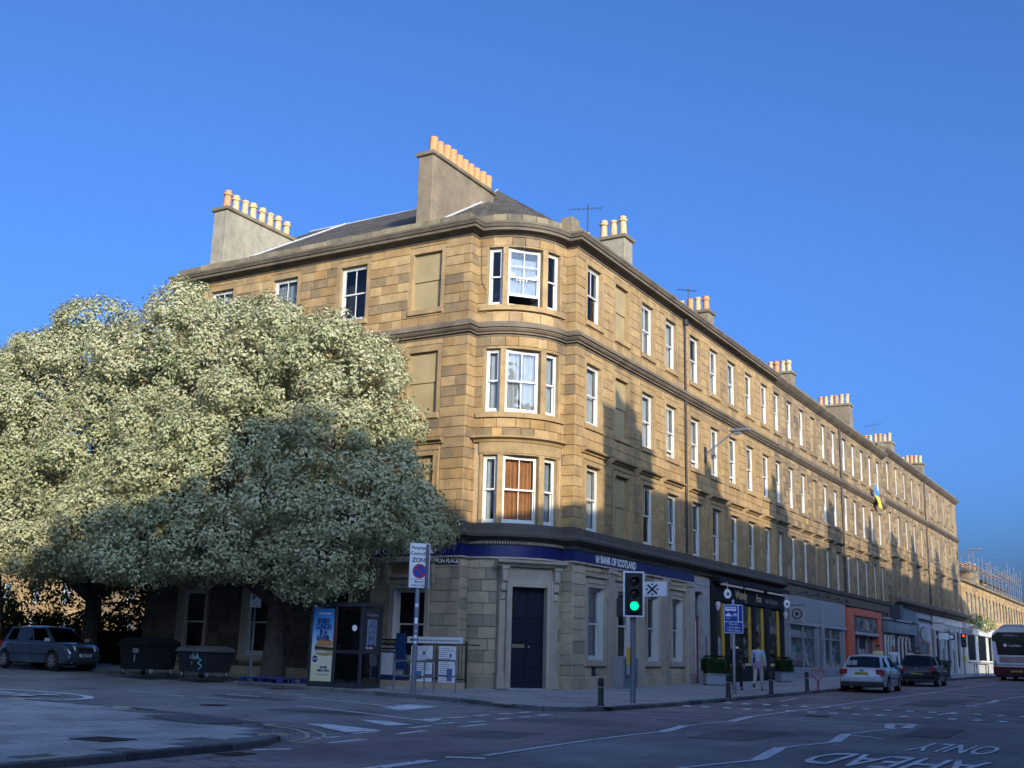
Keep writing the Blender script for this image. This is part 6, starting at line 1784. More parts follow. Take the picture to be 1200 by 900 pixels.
# things hung on the fronts further along
def hang(label, y, z, w, h, mat, shape="rect", d=.6, txt=None):
    t = thing("hanging_sign", label, "sign", T(0, y, z), "hanging signs over the far shops")
    M = T(.1 + d / 2 + w / 2, y, z)
    if shape == "rect": MB().bbox(-w / 2, w / 2, -.05, .05, -h / 2, h / 2, .01).build("panel", mat, t, M)
    elif shape == "pill":
        p = [(w / 2 - h / 2 + h / 2 * math.cos(a), h / 2 * math.sin(a)) for a in [(-PI / 2 + PI * k / 8) for k in range(9)]] + [(-w / 2 + h / 2 + h / 2 * math.cos(a), h / 2 * math.sin(a)) for a in [(PI / 2 + PI * k / 8) for k in range(9)]]
        MB().prism(p, -.05, .05).build("panel", mat, t, M)
    else:
        MB().lathe([(w / 2, -.05), (w / 2, .05)], 20, RX).build("rim", m_black, t, M); MB().lathe([(w / 2 - .1, -.06), (w / 2 - .1, .06)], 20, RX).build("face", mat, t, M)
    MB().tube((-.1 - d / 2 - w / 2 , 0, h / 2 + .08), (w / 2, 0, h / 2 + .08), .02).build("bracket", m_iron, t, M)
    if txt: text(txt, h * .42, t, M @ T(0, -.062, 0), m_txtblack)
    return t
hang("square white hanging sign with a round badge at the grey shop", 22.75, 3.35, .82, .85, m_palegrey, "rect", .15)
gs = MB().lathe([(.27, 0), (.27, .004)], 20, RX).build("badge", m_txtblack, COL.objects["hanging_sign"], T(.585, 22.69, 3.42))
MB().lathe([(.20, 0), (.20, .004)], 20, RX).build("badge_centre", m_palegrey, gs, T(.585, 22.685, 3.42)); MB().lathe([(.1, 0), (.1, .004)], 16, RX).build("badge_eye", m_txtblack, gs, T(.585, 22.68, 3.42))
text("STUDIO", .12, COL.objects["hanging_sign"], T(.585, 22.69, 3.03), m_txtblack)
hang("cream rounded hanging sign left of the white rectangular one", 60.9, 4.0, 1.0, .5, m_offwhite, "pill", .3)
hang("white rectangular hanging sign beside the round clock-like sign", 63.8, 3.35, .75, .5, m_signwhite, "rect", .3)
hang("round black-rimmed hanging sign over the pale grey shops", 67.4, 3.4, .55, .55, m_signwhite, "round", .5)
hang("grey hanging board at the end of the tall tenements", 74.7, 4.0, .9, .5, m_slategrey, "rect", .5)
# flag
fg = thing("flag", "blue and yellow flag hanging from the soot-streaked tenement", "flag", T(.3, 45.6, 13.2)); M = T(.35, 42.4, 12.75) @ Matrix.Scale(.62, 4)
def cloth(z0, z1, shift):
    vs = []; nx, nz = 10, 5
    for j in range(nz + 1):
        for i in range(nx + 1):
            u = i / nx; z = z0 + (z1 - z0) * j / nz
            vs.append((.12 * math.sin(u * 7 + z * 2) + .1, (z * -.75) + u * 1.9 + shift, z - u * .55))
    fs = [(j * (nx + 1) + i, j * (nx + 1) + i + 1, (j + 1) * (nx + 1) + i + 1, (j + 1) * (nx + 1) + i) for j in range(nz) for i in range(nx)]
    return MB().add(vs, fs)
cloth(-.95, 0, 0).build("blue_half", M_("flag_blue", (.04, .22, .62), .8, .05), fg, M, smooth=60); cloth(-1.9, -.951, 0).build("yellow_half", M_("flag_yellow", (.78, .70, .06), .8, .05), fg, M, smooth=60)
MB().tube((-.4, -.1, .1), (.4, .0, .1), .02).build("staff", m_offwhite, fg, M)
# wall lamps
def wall_lamp(label, y, z, arm, rise):
    t = thing("street_lamp", label, "street lamp", T(0, y, z), "street lamps bracketed off the facades"); M = T(0, y, z)
    MB().box(-.02, .06, -.12, .12, -.35, .35).build("wall_plate", m_iron, t, M)
    MB().tube((0, 0, 0), (arm, 0, rise), .035).build("arm", m_greyp, t, M)
    MB().bbox(arm - .15, arm + .75, -.14, .14, rise - .03, rise + .10, .04).bbox(arm + .0, arm + .3, -.08, .08, rise - .14, rise - .03, .02).build("lamp_head", m_greyp, t, M)
wall_lamp("street lamp on a long arm between second and third floor windows", 11.45, 9.75, 1.35, .95)
wall_lamp("street lamp reaching past the far end of the tall tenements", 77.0, 11.0, 1.4, .5)
aerial("television aerial on the corner building between two chimneys", -1.35, 2.5, 16.6, 1.8, .7)
aerial("tangled aerial among the pots of the second street chimney", -1.9, 14.6, 17.4, 1.3, 1.2)
aerial("television aerial standing over the six-pot chimney further along", -1.6, 52.5, 16.5, 2.6, .2)
# far traffic light and cycle stands
ft_ = thing("traffic_light", "distant traffic light showing red beside the white shop", "traffic light", on(4.75, 46.5)); M = WM[ft_.name] @ RZ(.35)
MB().lathe([(.06, 0), (.055, 2.7)], 10).build("pole", m_offwhite, ft_, M); MB().bbox(-.16, .16, -.2, -.05, 1.85, 2.75, .03).build("signal_head", m_plasticb, ft_, M)
for z, mm in ((2.6, emit_mat("red_signal", (1., .06, .02), .8)), (2.3, m_lens), (2.02, m_lens)): MB().lathe([(.085, 0), (0, .03)], 14, T(0, -.2, z) @ RX).build("lens", mm, ft_, M)
MB().bbox(-.1, .1, -.12, .12, .95, 1.3, .02).build("push_button_box", M_("yellow_plastic2", (.62, .45, .05), .4), ft_, M)
for i in range(2):
    x, y = 4.75, 50.5 + i * 1.1; t = thing("cycle_hoop", "%s dark cycle stand on the pavement by the bus" % ("left", "right")[i], "bike rack", on(x, y), "far cycle stands"); M = WM[t.name]
    MB().pipe([(0, -.05, 0), (0, -.05, .8), (.75, -.05, .8), (.75, -.05, 0)], .03, 7).build("hoop", m_greyp, t, M)

for o_ in list(COL.objects):
    if o_.parent is None and o_.name.split(".")[0] in ("railing", "banner", "notice_board"): o_.location.x += .92
# ================================================================== vehicles
def car(label, M, col, L=4.1, W=1.72, H=1.40, wb=2.55, belt=.90, zb=.20, nose=.74, tail=.86, ws=(1.0, .28), rw=(-1.75, -1.2), hood_x=.95, wr=.30, plate_f=None, plate_r=None, light_r=(.26, .24), doors=3, view="rear", flake=.4, group=None):
    """hatchback; local x forward, y left, origin on the ground"""
    t = thing("parked_car", label, "car", M, group)
    m, N, L_, B = new_mat("car_paint")
    B.inputs["Base Color"].default_value = (*col, 1); B.inputs["Metallic"].default_value = flake; B.inputs["Roughness"].default_value = .32
    B.inputs["Coat Weight"].default_value = .6; B.inputs["Coat Roughness"].default_value = .04
    L_.new(ramp(N, L_, noise(N, L_, 1.5, 6), [(.3, tuple(c * .8 for c in col)), (.7, tuple(min(1, c * 1.08) for c in col))]), B.inputs["Base Color"])
    paint = m
    xf, xr = L / 2, -L / 2; ax_f, ax_r = xf - .78, xf - .78 - wb
    def top(x):   # bonnet, belt, tail
        pts = [(xr, tail - .22), (xr + .05, tail), (xr + .25, belt + .0), (rw[0] + .1, belt), (hood_x, belt - .01), (xf - .45, nose + .06), (xf - .12, nose - .02), (xf, nose - .2)]
        for (a, za), (b_, zb_) in zip(pts[:-1], pts[1:]):
            if a <= x <= b_: return za + (zb_ - za) * (x - a) / (b_ - a)
        return pts[-1][1]
    R = wr + .065
    def bot(x):
        z = zb + (.10 if abs(x) > L / 2 - .12 else 0)
        for c in (ax_f, ax_r):
            if abs(x - c) < R: z = max(z, .02 + wr + math.sqrt(R * R - (x - c) ** 2) - .02)
        return z
    def wid(x):
        d = min(x - xr, xf - x)
        return W / 2 * (1 - .20 * max(0, 1 - d / .55) ** 2.2)
    xs = sorted({xr, xr + .03, xr + .1, xr + .25, xf - .25, xf - .1, xf - .03, xf, hood_x, *[xr + .4 + i * (L - .8) / 16 for i in range(17)], *[c + R * math.cos(PI * k / 8) for c in (ax_f, ax_r) for k in range(9)]})
    prof = []
    vs = []; fs = []; k = 0
    for x in xs:
        zt, z0, w = top(x), bot(x), wid(x)
        zm = max(z0 + .02, min(.55, zt - .12))
        half = [(0, z0), (w * .86, z0), (w * .96, z0 + .03), (w, zm), (w * .985, max(zm + .01, zt - .10)), (w * .93, zt - .02), (w * .80, zt + .012), (0, zt + .035)]
        ring = [(-y, z) for y, z in half[1:-1]]
        loop = half + ring[::-1]
        k = len(loop)
        vs += [(x, y, z) for y, z in loop]
    for i in range(len(xs) - 1):
        for j in range(k): fs.append((i * k + j, i * k + (j + 1) % k, (i + 1) * k + (j + 1) % k, (i + 1) * k + j))
    fs += [tuple(range(k - 1, -1, -1)), tuple(range((len(xs) - 1) * k, len(xs) * k))]
    body = MB().add(vs, fs).build("body", paint, t, M, smooth=38)
    # greenhouse
    wbelt, wroof = W / 2 * .93, W / 2 * .72
    zr0 = H - .06
    base = [(ws[0], belt - .02), (rw[0], belt - .01)]; roofp = [(ws[1], zr0), (rw[1], zr0 - .02)]
    A = lambda s: (ws[0], s * wbelt * .93, belt - .03); Bp = lambda s: (rw[0], s * wbelt * .93, belt - .02)
    Cr = lambda s: (ws[1], s * wroof * .97, zr0); D = lambda s: (rw[1], s * wroof * .95, zr0 - .02)
    gh = MB()
    nseg = 6; rows = []
    def arc(p, q, crown):   # left to right over the roof
        return [(p[0] + (q[0] - p[0]) * i / nseg, p[1] + (q[1] - p[1]) * i / nseg, p[2] + crown * (1 - (2 * i / nseg - 1) ** 2)) for i in range(nseg + 1)]
    mids = []
    for tt, cr in ((0, .02), (.25, .05), (.5, .06), (.75, .055), (1, .03)):
        x = ws[1] + (rw[1] - ws[1]) * tt; w = wroof * (.97 + .02 * math.sin(PI * tt)); z = zr0 + .02 * math.sin(PI * tt) - .02 * tt
        mids.append(arc((x, w, z), (x, -w, z), cr))
    wsr = arc((ws[0], wbelt * .93, belt - .03), (ws[0], -wbelt * .93, belt - .03), .0)
    wsr = [(x + .10 * (1 - (2 * i / nseg - 1) ** 2), y, z) for i, (x, y, z) in enumerate(wsr)]
    rwr = arc((rw[0], wbelt * .93, belt - .02), (rw[0], -wbelt * .93, belt - .02), .0)
    rwr = [(x - .07 * (1 - (2 * i / nseg - 1) ** 2), y, z) for i, (x, y, z) in enumerate(rwr)]
    rows = [wsr] + mids + [rwr]
    vs = [p for r_ in rows for p in r_]; w_ = nseg + 1
    fs = [(i * w_ + j, i * w_ + j + 1, (i + 1) * w_ + j + 1, (i + 1) * w_ + j) for i in range(len(rows) - 1) for j in range(nseg)]
    gh.add(vs, fs)
    for s in (0, nseg):   # sides
        lower = [rows[0][s], (ws[0] * .4 + rw[0] * .6, (1 if s == 0 else -1) * wbelt, belt), rows[-1][s]]
        pts = [rows[0][s]] + [r_[s] for r_ in rows[1:-1]] + [rows[-1][s], lower[1]]
        gh.add(pts, [tuple(range(len(pts)))])
    roof_ = gh.build("cabin", paint, t, M, smooth=30)
    def patch(P4, mat_, name, off, par, ins=(.06, .06, .08, .08), n=5):
        """inset patch over a ruled quad a-b (bottom) c-d (top), pushed outwards"""
        a, b_, c, d = [Vector(p) for p in P4]
        l, r_, bo, to = ins
        vs = []
        nn = ((b_ - a).cross(d - a)).normalized()
        for v in (bo, 1 - to):
            for u in (l, 1 - r_):
                p = (a * (1 - u) + b_ * u) * (1 - v) + (d * (1 - u) + c * u) * v
                vs.append(tuple(p + nn * off))
        return MB().add(vs, [(0, 1, 3, 2)]).add([tuple(Vector(p) - nn * .02) for p in vs], [(2, 3, 1, 0)]).build(name, mat_, par, M)
    def strip(r0, r1, name, lo, hi, l, r_, off):
        vs = []; 
        idx = range(w_)
        for v in (lo, hi):
            for j in idx:
                u = l + (1 - l - r_) * j / nseg; f = u * nseg; i0 = min(int(f), nseg - 1); fr_ = f - i0
                p = Vector(r0[i0]).lerp(Vector(r0[i0 + 1]), fr_).lerp(Vector(r1[i0]).lerp(Vector(r1[i0 + 1]), fr_), v)
                vs.append(p)
        out = (vs[nseg // 2] - Vector((0, 0, belt - .2))); out = Vector((out.x, 0, .6)).normalized()
        if name == "rear_window": out = Vector((-.8, 0, .6))
        vs = [tuple(p + out * off) for p in vs]
        return MB().add(vs, [(j, j + 1, w_ + j + 1, w_ + j) for j in range(nseg)]).build(name, m_carglass, t, M)
    strip(rows[0], rows[1], "windscreen", .06, .94, .05, .05, .012)
    rwn = strip(rows[-1], rows[-2], "rear_window", .08, .92, .06, .06, .012)
    for s in (1, -1):
        f_lo = Vector((ws[0] - .12, s * wbelt * .965, belt + .01)); r_lo = Vector((rw[0] + .10, s * wbelt * .955, belt + .02))
        f_hi = Vector((ws[1] - .02, s * wroof * .985, zr0 - .015)); r_hi = Vector((rw[1] + .02, s * wroof * .965, zr0 - .03))
        cut = .56 if doors == 3 else .50
        segs = [(0.03, cut - .02), (cut + .02, .93)] if doors == 3 else [(.03, .36), (.39, .72), (.745, .95)]
        for u0, u1 in segs:
            q = [f_lo.lerp(r_lo, u0), f_lo.lerp(r_lo, u1), f_hi.lerp(r_hi, u1), f_hi.lerp(r_hi, u0)]
            q = [q[0].lerp(q[3], .06), q[1].lerp(q[2], .06), q[2].lerp(q[1], .08), q[3].lerp(q[0], .08)]
            o = Vector((0, s * .014, .004))
            MB().add([tuple(p + o) for p in q], [(0, 1, 2, 3)]).add([tuple(p - o * 2) for p in q], [(3, 2, 1, 0)]).build("side_window", m_carglass, t, M)
        # door shut lines and handle
        for x in ((ws[0] - .15, rw[0] + .9) if doors == 3 else (ws[0] - .15, .0, rw[0] + .55)):
            MB().box(x - .006, x + .006, s * (W / 2 - .012), s * (W / 2 + .001), .33, belt - .07).build("shut_line", m_plasticb, t, M)
        MB().bbox(-.55 if doors == 3 else .1, -.38 if doors == 3 else .27, *sorted((s * (W / 2 - .03), s * (W / 2 + .018))), belt - .16, belt - .12, .01).build("door_handle", paint, t, M)
        mr = MB().bbox(ws[0] - .22, ws[0] - .08, *sorted((s * (W / 2 - .0), s * (W / 2 + .19))), belt + .0, belt + .13, .03).build("wing_mirror", paint if view == "rear" else M_("silver_mirror", (.5, .5, .5), .3), t, M)
        MB().box(xr + .9, xf - .95, *sorted((s * (W / 2 - .03), s * (W / 2 + .008))), .50, .54).build("rubbing_strip", m_plasticb, t, M)
        for ax in (ax_f, ax_r):
            MW = M @ T(ax, s * (W / 2 - .11), wr)  @ Matrix.Rotation(-s * PI / 2, 4, 'X')
            tyre = MB().lathe([(wr * .62, -.10), (wr * .93, -.10), (wr, -.07), (wr, .07), (wr * .93, .10), (wr * .66, .10), (wr * .64, .06)], 24).build("wheel", m_rubber, t, MW, smooth=40)
            rim = MB().lathe([(wr * .64, .05), (wr * .66, .09), (wr * .60, .085), (wr * .56, .05)], 24)
            for k in range(5):
                a = 2 * PI * k / 5
                rim.box(-.035, .035, .02, wr * .62, .05, .085, RZ(a))
            rim.lathe([(.06, .05), (.06, .095), (.03, .1)], 12)
            rim.build("rim", M_("alloy", (.42, .43, .45), .35, .1, 8, metal=.7), tyre, MW)
            MB().lathe([(wr * .6, .03), (wr * .6, .045)], 20).build("brake_dish", m_plasticb, tyre, MW)
            MB().lathe([(R, -.12), (R, -.06)], 20, M @ T(ax, s * (W / 2 - .08), wr) @ RX).build("wheel_arch", m_plasticb, t)
    # rear
    MB().bbox(xr - .05, xr + .28, -W / 2 * .93, W / 2 * .93, .36, .56, .05).build("rear_bumper", paint, t, M)
    MB().bbox(xr - .02, xr + .4, -W / 2 * .88, W / 2 * .88, .20, .37, .03).build("rear_valance", m_plasticb, t, M)
    mlr = M_("tail_lens", (.28, .015, .02), .2, .15, 6, coat=.5)
    for s in (1, -1):
        MB().bbox(xr - .005, xr + .24, *sorted((s * (W / 2 * .60), s * (W / 2 * .945))), tail - light_r[1] + .02, tail + .0, .035).build("tail_light", mlr, t, M)
    MR_ = M @ T(xr - .012, 0, 0) @ RZ(-PI / 2)
    if plate_r:
        p_ = MB().bbox(-.27, .27, -.012, .02, .64 if plate_r[1] else .47, .75 if plate_r[1] else .58, .005).build("number_plate", M_("yellow_plate", (.60, .50, .10), .4, .05), t, MR_)
        text(plate_r[0], .095, p_, MR_ @ T(0, -.0145, .695 if plate_r[1] else .525), m_txtblack, bold=.002)
    MB().bbox(xr - .03, xr + .02, -.1, .1, tail - .03, tail - .0, .008).build("boot_handle", paint, t, M)
    MB().tube((rw[0] - .02, 0, belt + .03), (rw[1] - .22, .22, belt + .30), .012).build("rear_wiper", m_plasticb, t, M)
    # front
    MB().bbox(xf - .3, xf + .03, -W / 2 * .9, W / 2 * .9, .32, .56, .06).build("front_bumper", paint, t, M)
    MB().bbox(xf - .25, xf + .01, -W / 2 * .7, W / 2 * .7, .18, .33, .03).build("front_valance", m_plasticb, t, M)
    MB().bbox(xf - .12, xf + .018, -.34, .34, nose - .22, nose - .08, .02).build("grille", m_plasticb, t, M)
    mhl = M_("headlight_glass", (.75, .76, .74), .12, .1, 9, coat=1.)
    for s in (1, -1):
        b_ = MB(); pts = [(xf - .42, s * W / 2 * .90, nose + .0), (xf - .09, s * W / 2 * .50, nose - .04), (xf - .02, s * W / 2 * .52, nose - .20), (xf - .24, s * W / 2 * .895, nose - .18)]
        o = Vector((.04, s * .03, .015)); b_.add([tuple(Vector(p) + o) for p in pts] + [tuple(Vector(p) - o * 1.5) for p in pts], [(0, 1, 2, 3), (7, 6, 5, 4), (0, 4, 5, 1), (1, 5, 6, 2), (2, 6, 7, 3), (3, 7, 4, 0)])
        b_.build("headlight", mhl, t, M)
        MB().lathe([(.07, 0), (.06, .02)], 12, M @ T(xf - .03, s * W / 2 * .66, .42) @ Matrix.Rotation(PI / 2, 4, 'Y')).build("fog_light", mhl, t)
    MF_ = M @ T(xf + .04, 0, 0) @ RZ(PI / 2)
    if plate_f:
        p_ = MB().bbox(-.27, .27, -.015, .02, .44, .55, .005).build("number_plate", m_signwhite, t, MF_)
        text(plate_f, .095, p_, MF_ @ T(0, -.0175, .495), m_txtblack, bold=.002)
    MB().lathe([(.045, 0), (.045, .01)], 14, M @ T(xr - .018, 0, tail - .08) @ Matrix.Rotation(-PI / 2, 4, 'Y')).build("badge", m_galv, t)
    MB().box(-.9, .6, -wbelt * .8, wbelt * .8, .3, belt - .02).bbox(-.1, .15, .12, .55, .5, 1.12, .05).bbox(-.1, .15, -.55, -.12, .5, 1.12, .05).build("seats", m_interior, t, M)
    return t, rwn
silver, rwn = car("silver three door hatchback parked with its tail towards us", T(6.5, 12.35, rz(6.5, 12.3)) @ RZ(PI / 2 + .045), (.52, .54, .57), L=4.15, W=1.74, H=1.42, wb=2.5, plate_r=("SN51 KLV", True), flake=.35, group="cars parked along the kerb")
b = MB()
for i, y in enumerate((.52, .30)): b.box(-.0, .012, y - .09, y + .09, 0, .22)
b.build("window_stickers", m_palegrey, rwn, WM[silver.name] @ T(-1.80, 0, 1.0) @ Matrix.Rotation(.62, 4, 'Y'))
black, _ = car("black hatchback with a yellow plate parked ahead of the silver car", T(6.45, 23.2, rz(6.4, 23)) @ RZ(PI / 2 + .04), (.008, .008, .010), L=3.98, W=1.72, H=1.46, wb=2.51, belt=.93, tail=.90, rw=(-1.85, -1.42), doors=5, plate_r=("SF10 HBD", False), light_r=(.2, .26), flake=.2, group="cars parked along the kerb")
blue, _ = car("metallic blue small hatchback facing right in the tree shade", T(-18.75, -6.45, rz(-18.7, -6.5) + .06) @ RZ(rad(2)), (.10, .145, .21), L=3.75, W=1.62, H=1.52, wb=2.55, belt=.95, nose=.84, tail=.95, ws=(1.05, .38), hood_x=1.05, rw=(-1.66, -1.45), doors=5, plate_f="NX57 LTK", view="front", flake=.6)
second = thing("parked_car", "dark car mostly hidden behind the blue hatchback at the left edge", "car", T(-20.6, -3.2, rz(-20, -3)))
dup(black, T(-21.8, -3.9, rz(-20.6, -3.8)) @ RZ(rad(-4)), "dark car mostly hidden behind the blue hatchback at the left edge", "cars parked under the trees")
bpy.data.objects.remove(second)

# ------------------------------------------------------------------ bus
bus = thing("bus", "white and maroon single deck bus seen from behind at the right edge", "bus", T(8.55, 40.6, rz(8.4, 40.6))); MBU = WM[bus.name] @ RZ(.0)
m_bw = M_("bus_white", (.80, .80, .82), .55, .05, 2, spec=.3); m_mad = M_("bus_maroon", (.085, .012, .018), .5, .1, 2, spec=.3)
bw = 1.27; BH = 3.28
sec = [(-bw, .81), (-bw, 2.55), (-bw + .08, 2.80), (-bw + .32, 3.0), (-bw + .75, 3.13), (0, BH - .08), (bw - .75, 3.13), (bw - .32, 3.0), (bw - .08, 2.80), (bw, 2.55), (bw, .81)]
MB().prism(sec, .0, 11.8).build("body", m_bw, bus, MBU)
MB().prism([(-bw - .004, .34), (-bw - .004, .82), (bw + .004, .82), (bw + .004, .34)], -.01, 11.81).build("skirt", m_mad, bus, MBU)
MB().prism([(-bw + .35, 2.98), (-bw + .5, 3.2), (-.5, BH + .05), (.5, BH + .05), (bw - .5, 3.2), (bw - .35, 2.98)], .25, 8.5).build("roof_pod", M_("bus_roof_grey", (.40, .42, .46), .5, .1), bus, MBU)
MB().prism([(-bw + .30, 1.52), (-bw + .22, 2.30), (-bw + .03, 2.34), (-bw + .03, 2.62), (-bw + .35, 2.86), (bw - .35, 2.86), (bw - .03, 2.62), (bw - .03, 2.34), (bw - .22, 2.30), (bw - .30, 1.52)], -.03, .02).build("rear_window", M_("bus_black_glass", (.01, .011, .014), .08, .2, 2, coat=1.), bus, MBU)
text("Lothian", .22, bus, MBU @ T(.02, -.034, 2.08), m_txtwhite)
MB().lathe([(.10, 0), (.10, .004)], 14, MBU @ T(-.52, -.031, 2.09) @ RX).build("logo_disc", m_txtwhite, bus)
MB().box(-.55, .25, -.036, -.03, 2.60, 2.74).build("route_display", M_("led_display", (.10, .09, .05), .3), bus, MBU)
text("29  GORE", .13, bus, MBU @ T(-.3, -.04, 2.67), M_("led_white", (.6, .6, .55), .4))
MB().bbox(-.9, .95, -.03, .02, 1.08, 1.42, .02).build("advert_frame", m_galv, bus, MBU); MB().box(-.86, .91, -.036, -.03, 1.11, 1.39).build("advert", M_("warm_advert", (.34, .25, .22), .4, .4, 3), bus, MBU)
for s in (-1, 1):
    for i, z in enumerate((1.12, .98, .84)):
        MB().lathe([(.06, 0), (.05, .03)], 12, MBU @ T(s * (bw - .14), -.012, z) @ RX).build("tail_light", (M_("bus_lamp_red", (.25, .01, .01), .3) if i < 2 else M_("bus_lamp_amber", (.4, .14, .01), .3)), bus)
    for y in (2.9, 9.0):
        MB().lathe([(.3, -.14), (.46, -.12), (.48, 0), (.46, .12), (.3, .14)], 20, MBU @ T(s * (bw - .16), y, .48) @ Matrix.Rotation(PI / 2, 4, 'Y')).build("wheel", m_rubber, bus)
    wn_ = MB().box(*sorted((s * (bw + .0), s * (bw + .012))), .6, 11.2, 1.55, 2.55).build("side_window", M_("bus_side_glass", (.012, .013, .016), .08), bus, MBU)
MB().bbox(-.3, .35, -.03, .0, .52, .63, .005).build("number_plate", M_("bus_plate", (.5, .40, .1), .4), bus, MBU); text("SN66 WFA", .1, bus, MBU @ T(.02, -.034, .575), m_txtblack)
MB().box(-bw, bw, -.02, .01, .90, .97).build("bumper_line", m_palegrey, bus, MBU)
MB().bbox(-bw + .1, bw - .1, .1, 2, .22, .40, .03).build("underside", m_plasticb, bus, MBU)

# ================================================================== people
def skin_mesh(name, verts, edges, radii, mat, sub=2, root=0):
    me = bpy.data.meshes.new(name); me.from_pydata(verts, edges, [])
    o = bpy.data.objects.new(name + "_tmp", me); COL.objects.link(o)
    md = o.modifiers.new("s", 'SKIN'); md.use_smooth_shade = True
    sv = me.skin_vertices[0].data
    for i, r_ in enumerate(radii): sv[i].radius = (r_, r_) if isinstance(r_, (int, float)) else r_
    sv[root].use_root = True
    if sub: s2 = o.modifiers.new("u", 'SUBSURF'); s2.levels = sub; s2.render_levels = sub
    out = bpy.data.meshes.new_from_object(o.evaluated_get(bpy.context.evaluated_depsgraph_get()))
    bpy.data.objects.remove(o)
    out.name = name; out.materials.clear(); out.materials.append(mat)
    return out

class Sk:
    def __init__(s): s.v = []; s.e = []; s.r = []
    def add(s, p, r_, par=None):
        s.v.append(tuple(p)); s.r.append(r_)
        if par is not None: s.e.append((par, len(s.v) - 1))
        return len(s.v) - 1
    def chain(s, pts, par):
        for p, r_ in pts: par = s.add(p, r_, par)
        return par
    def build(s, name, mat, parent, M, sub=2): return link(name, skin_mesh(name, s.v, s.e, s.r, mat, sub), parent, M)

def person(label, M, h=1.75, legs=((.18, .06), (-.22, .5)), arms=((-.25, .25), (.3, .35)), top=m_black, trousers=m_black, shoes=m_plasticb, skin=m_skin, hair=m_hair, coat_len=.0, apron=None, lean=.04, hair_len=.0, collar=None):
    """local: faces +y. legs/arms: (swing of thigh/upper arm forward in rad, bend)"""
    t = thing("person", label, "person", M)
    S = Matrix.Scale(h / 1.75, 4); MM = M @ S
    sh = lambda z: lean * max(0, z - .9)
    hip = Vector((0, 0, .93)); 
    def leg(sd):
        sw, bd = legs[sd]; s = -1 if sd == 0 else 1
        a = Vector((s * .095, 0, .90)); k = a + Vector((s * .01, math.sin(sw) * .43, -math.cos(sw) * .43)); b2 = sw - bd
        f = k + Vector((0, math.sin(b2) * .42, -math.cos(b2) * .42))
        d = Vector((0, math.cos(b2 * .8), math.sin(b2 * .8) - .0)); toe = f + Vector((s * .02, .14, -.035)) if bd < .3 else f + Vector((s * .01, .10, -.09))
        heel = f + Vector((0, -.05, -.045)) if bd < .3 else f + Vector((0, -.03, .0))
        return a, k, f, toe, heel
    def arm(sd):
        sw, bd = arms[sd]; s = -1 if sd == 0 else 1
        a = Vector((s * .185, sh(1.42), 1.41)); e = a + Vector((s * .06, math.sin(sw) * .28, -math.cos(sw) * .28)); b2 = sw + bd
        w = e + Vector((s * .01, math.sin(b2) * .25, -math.cos(b2) * .25)); d = (w - e).normalized()
        return a, e, w, d
    # body (skin): one continuous surface
    k = Sk()
    r0 = k.add((0, 0, .93), .10); sp = k.chain([((0, sh(1.12), 1.12), .10), ((0, sh(1.3), 1.30), .115), ((0, sh(1.42), 1.42), .09)], r0)
    nk = k.chain([((0, sh(1.5) + .01, 1.50), .055), ((0, sh(1.56) + .015, 1.56), .055)], sp)
    hd_ = k.chain([((0, sh(1.62) + .03, 1.62), .078), ((0, sh(1.68) + .025, 1.685), .085), ((0, sh(1.72) + .015, 1.735), .045)], nk)
    hm = len(k.v) - 2
    k.add((0, sh(1.64) + .118, 1.645), .016, hm - 0)
    for s in (-1, 1): k.add((s * .088, sh(1.64) + .01, 1.655), .018, hm)
    for sd in (0, 1):
        a, e, w, d = arm(sd)
        i = k.add(a, .06, sp); i = k.chain([(e, .042), (w, .030)], i)
        palm = k.add(w + d * .06, .030, i); s = -1 if sd == 0 else 1
        side = Vector((0, 1, 0)); side = (side - d * side.dot(d)).normalized()
        for q, (o, l) in enumerate(((.026, .07), (.009, .082), (-.009, .076), (-.026, .06))):
            b_ = w + d * .085 + side * o
            j = k.add(b_, .011, palm); j = k.add(b_ + d * l * .55 + Vector((-s * .008, 0, 0)), .0095, j); k.add(b_ + d * l + Vector((-s * .025, 0, 0)), .008, j)
        th = w + d * .03 + side * .035
        j = k.add(th, .012, palm); k.add(th + d * .04 + side * .018, .010, j)
        a, kn, f, toe, heel = leg(sd)
        i = k.add(a, .085, r0); i = k.chain([(kn, .055), (f, .038)], i); k.add(toe, .030, i)
    k.build("body", skin, t, MM, 1)
    # clothes
    k = Sk()
    r0 = k.add((0, 0, .95 - coat_len), .135 if coat_len else .125); c = k.chain([((0, sh(1.1), 1.08), .125), ((0, sh(1.25), 1.27), .140), ((0, sh(1.4), 1.40), .118), ((0, sh(1.49), 1.475), .070)], r0)
    sp = c - 1
    for sd in (0, 1):
        a, e, w, d = arm(sd); i = k.add(a, .078, sp); k.chain([(e, .058), (e.lerp(w, .5), .053), (w, .044)], i)
    k.build("jacket", top, t, MM)
    k = Sk(); r0 = k.add((0, 0, .95), .122)
    for sd in (0, 1):
        a, kn, f, toe, heel = leg(sd); i = k.add(a, .105, r0); k.chain([(a.lerp(kn, .5), .092), (kn, .072), (kn.lerp(f, .5), .064), (f + Vector((0, 0, .02)), .056)], i)
    k.build("trousers", trousers, t, MM)
    for sd in (0, 1):
        a, kn, f, toe, heel = leg(sd); k = Sk()
        i = k.add(f + Vector((0, 0, -.005)), .045); j = k.add(heel, .042, i); j = k.add((heel + toe) / 2 + Vector((0, 0, -.005)), .045, i); k.add(toe + Vector((0, .03, 0)), .035, j)
        k.build("shoe", shoes, t, MM, 1)
    hb = MB().sphere((0, sh(1.69) + .0, 1.70), .098, .108, .088, 14, 8)
    if hair_len: hb.sphere((0, sh(1.6) - .05, 1.60), .085, .06, hair_len, 12, 7)
    else: hb.sphere((0, sh(1.62) - .04, 1.63), .080, .06, .065, 12, 6)
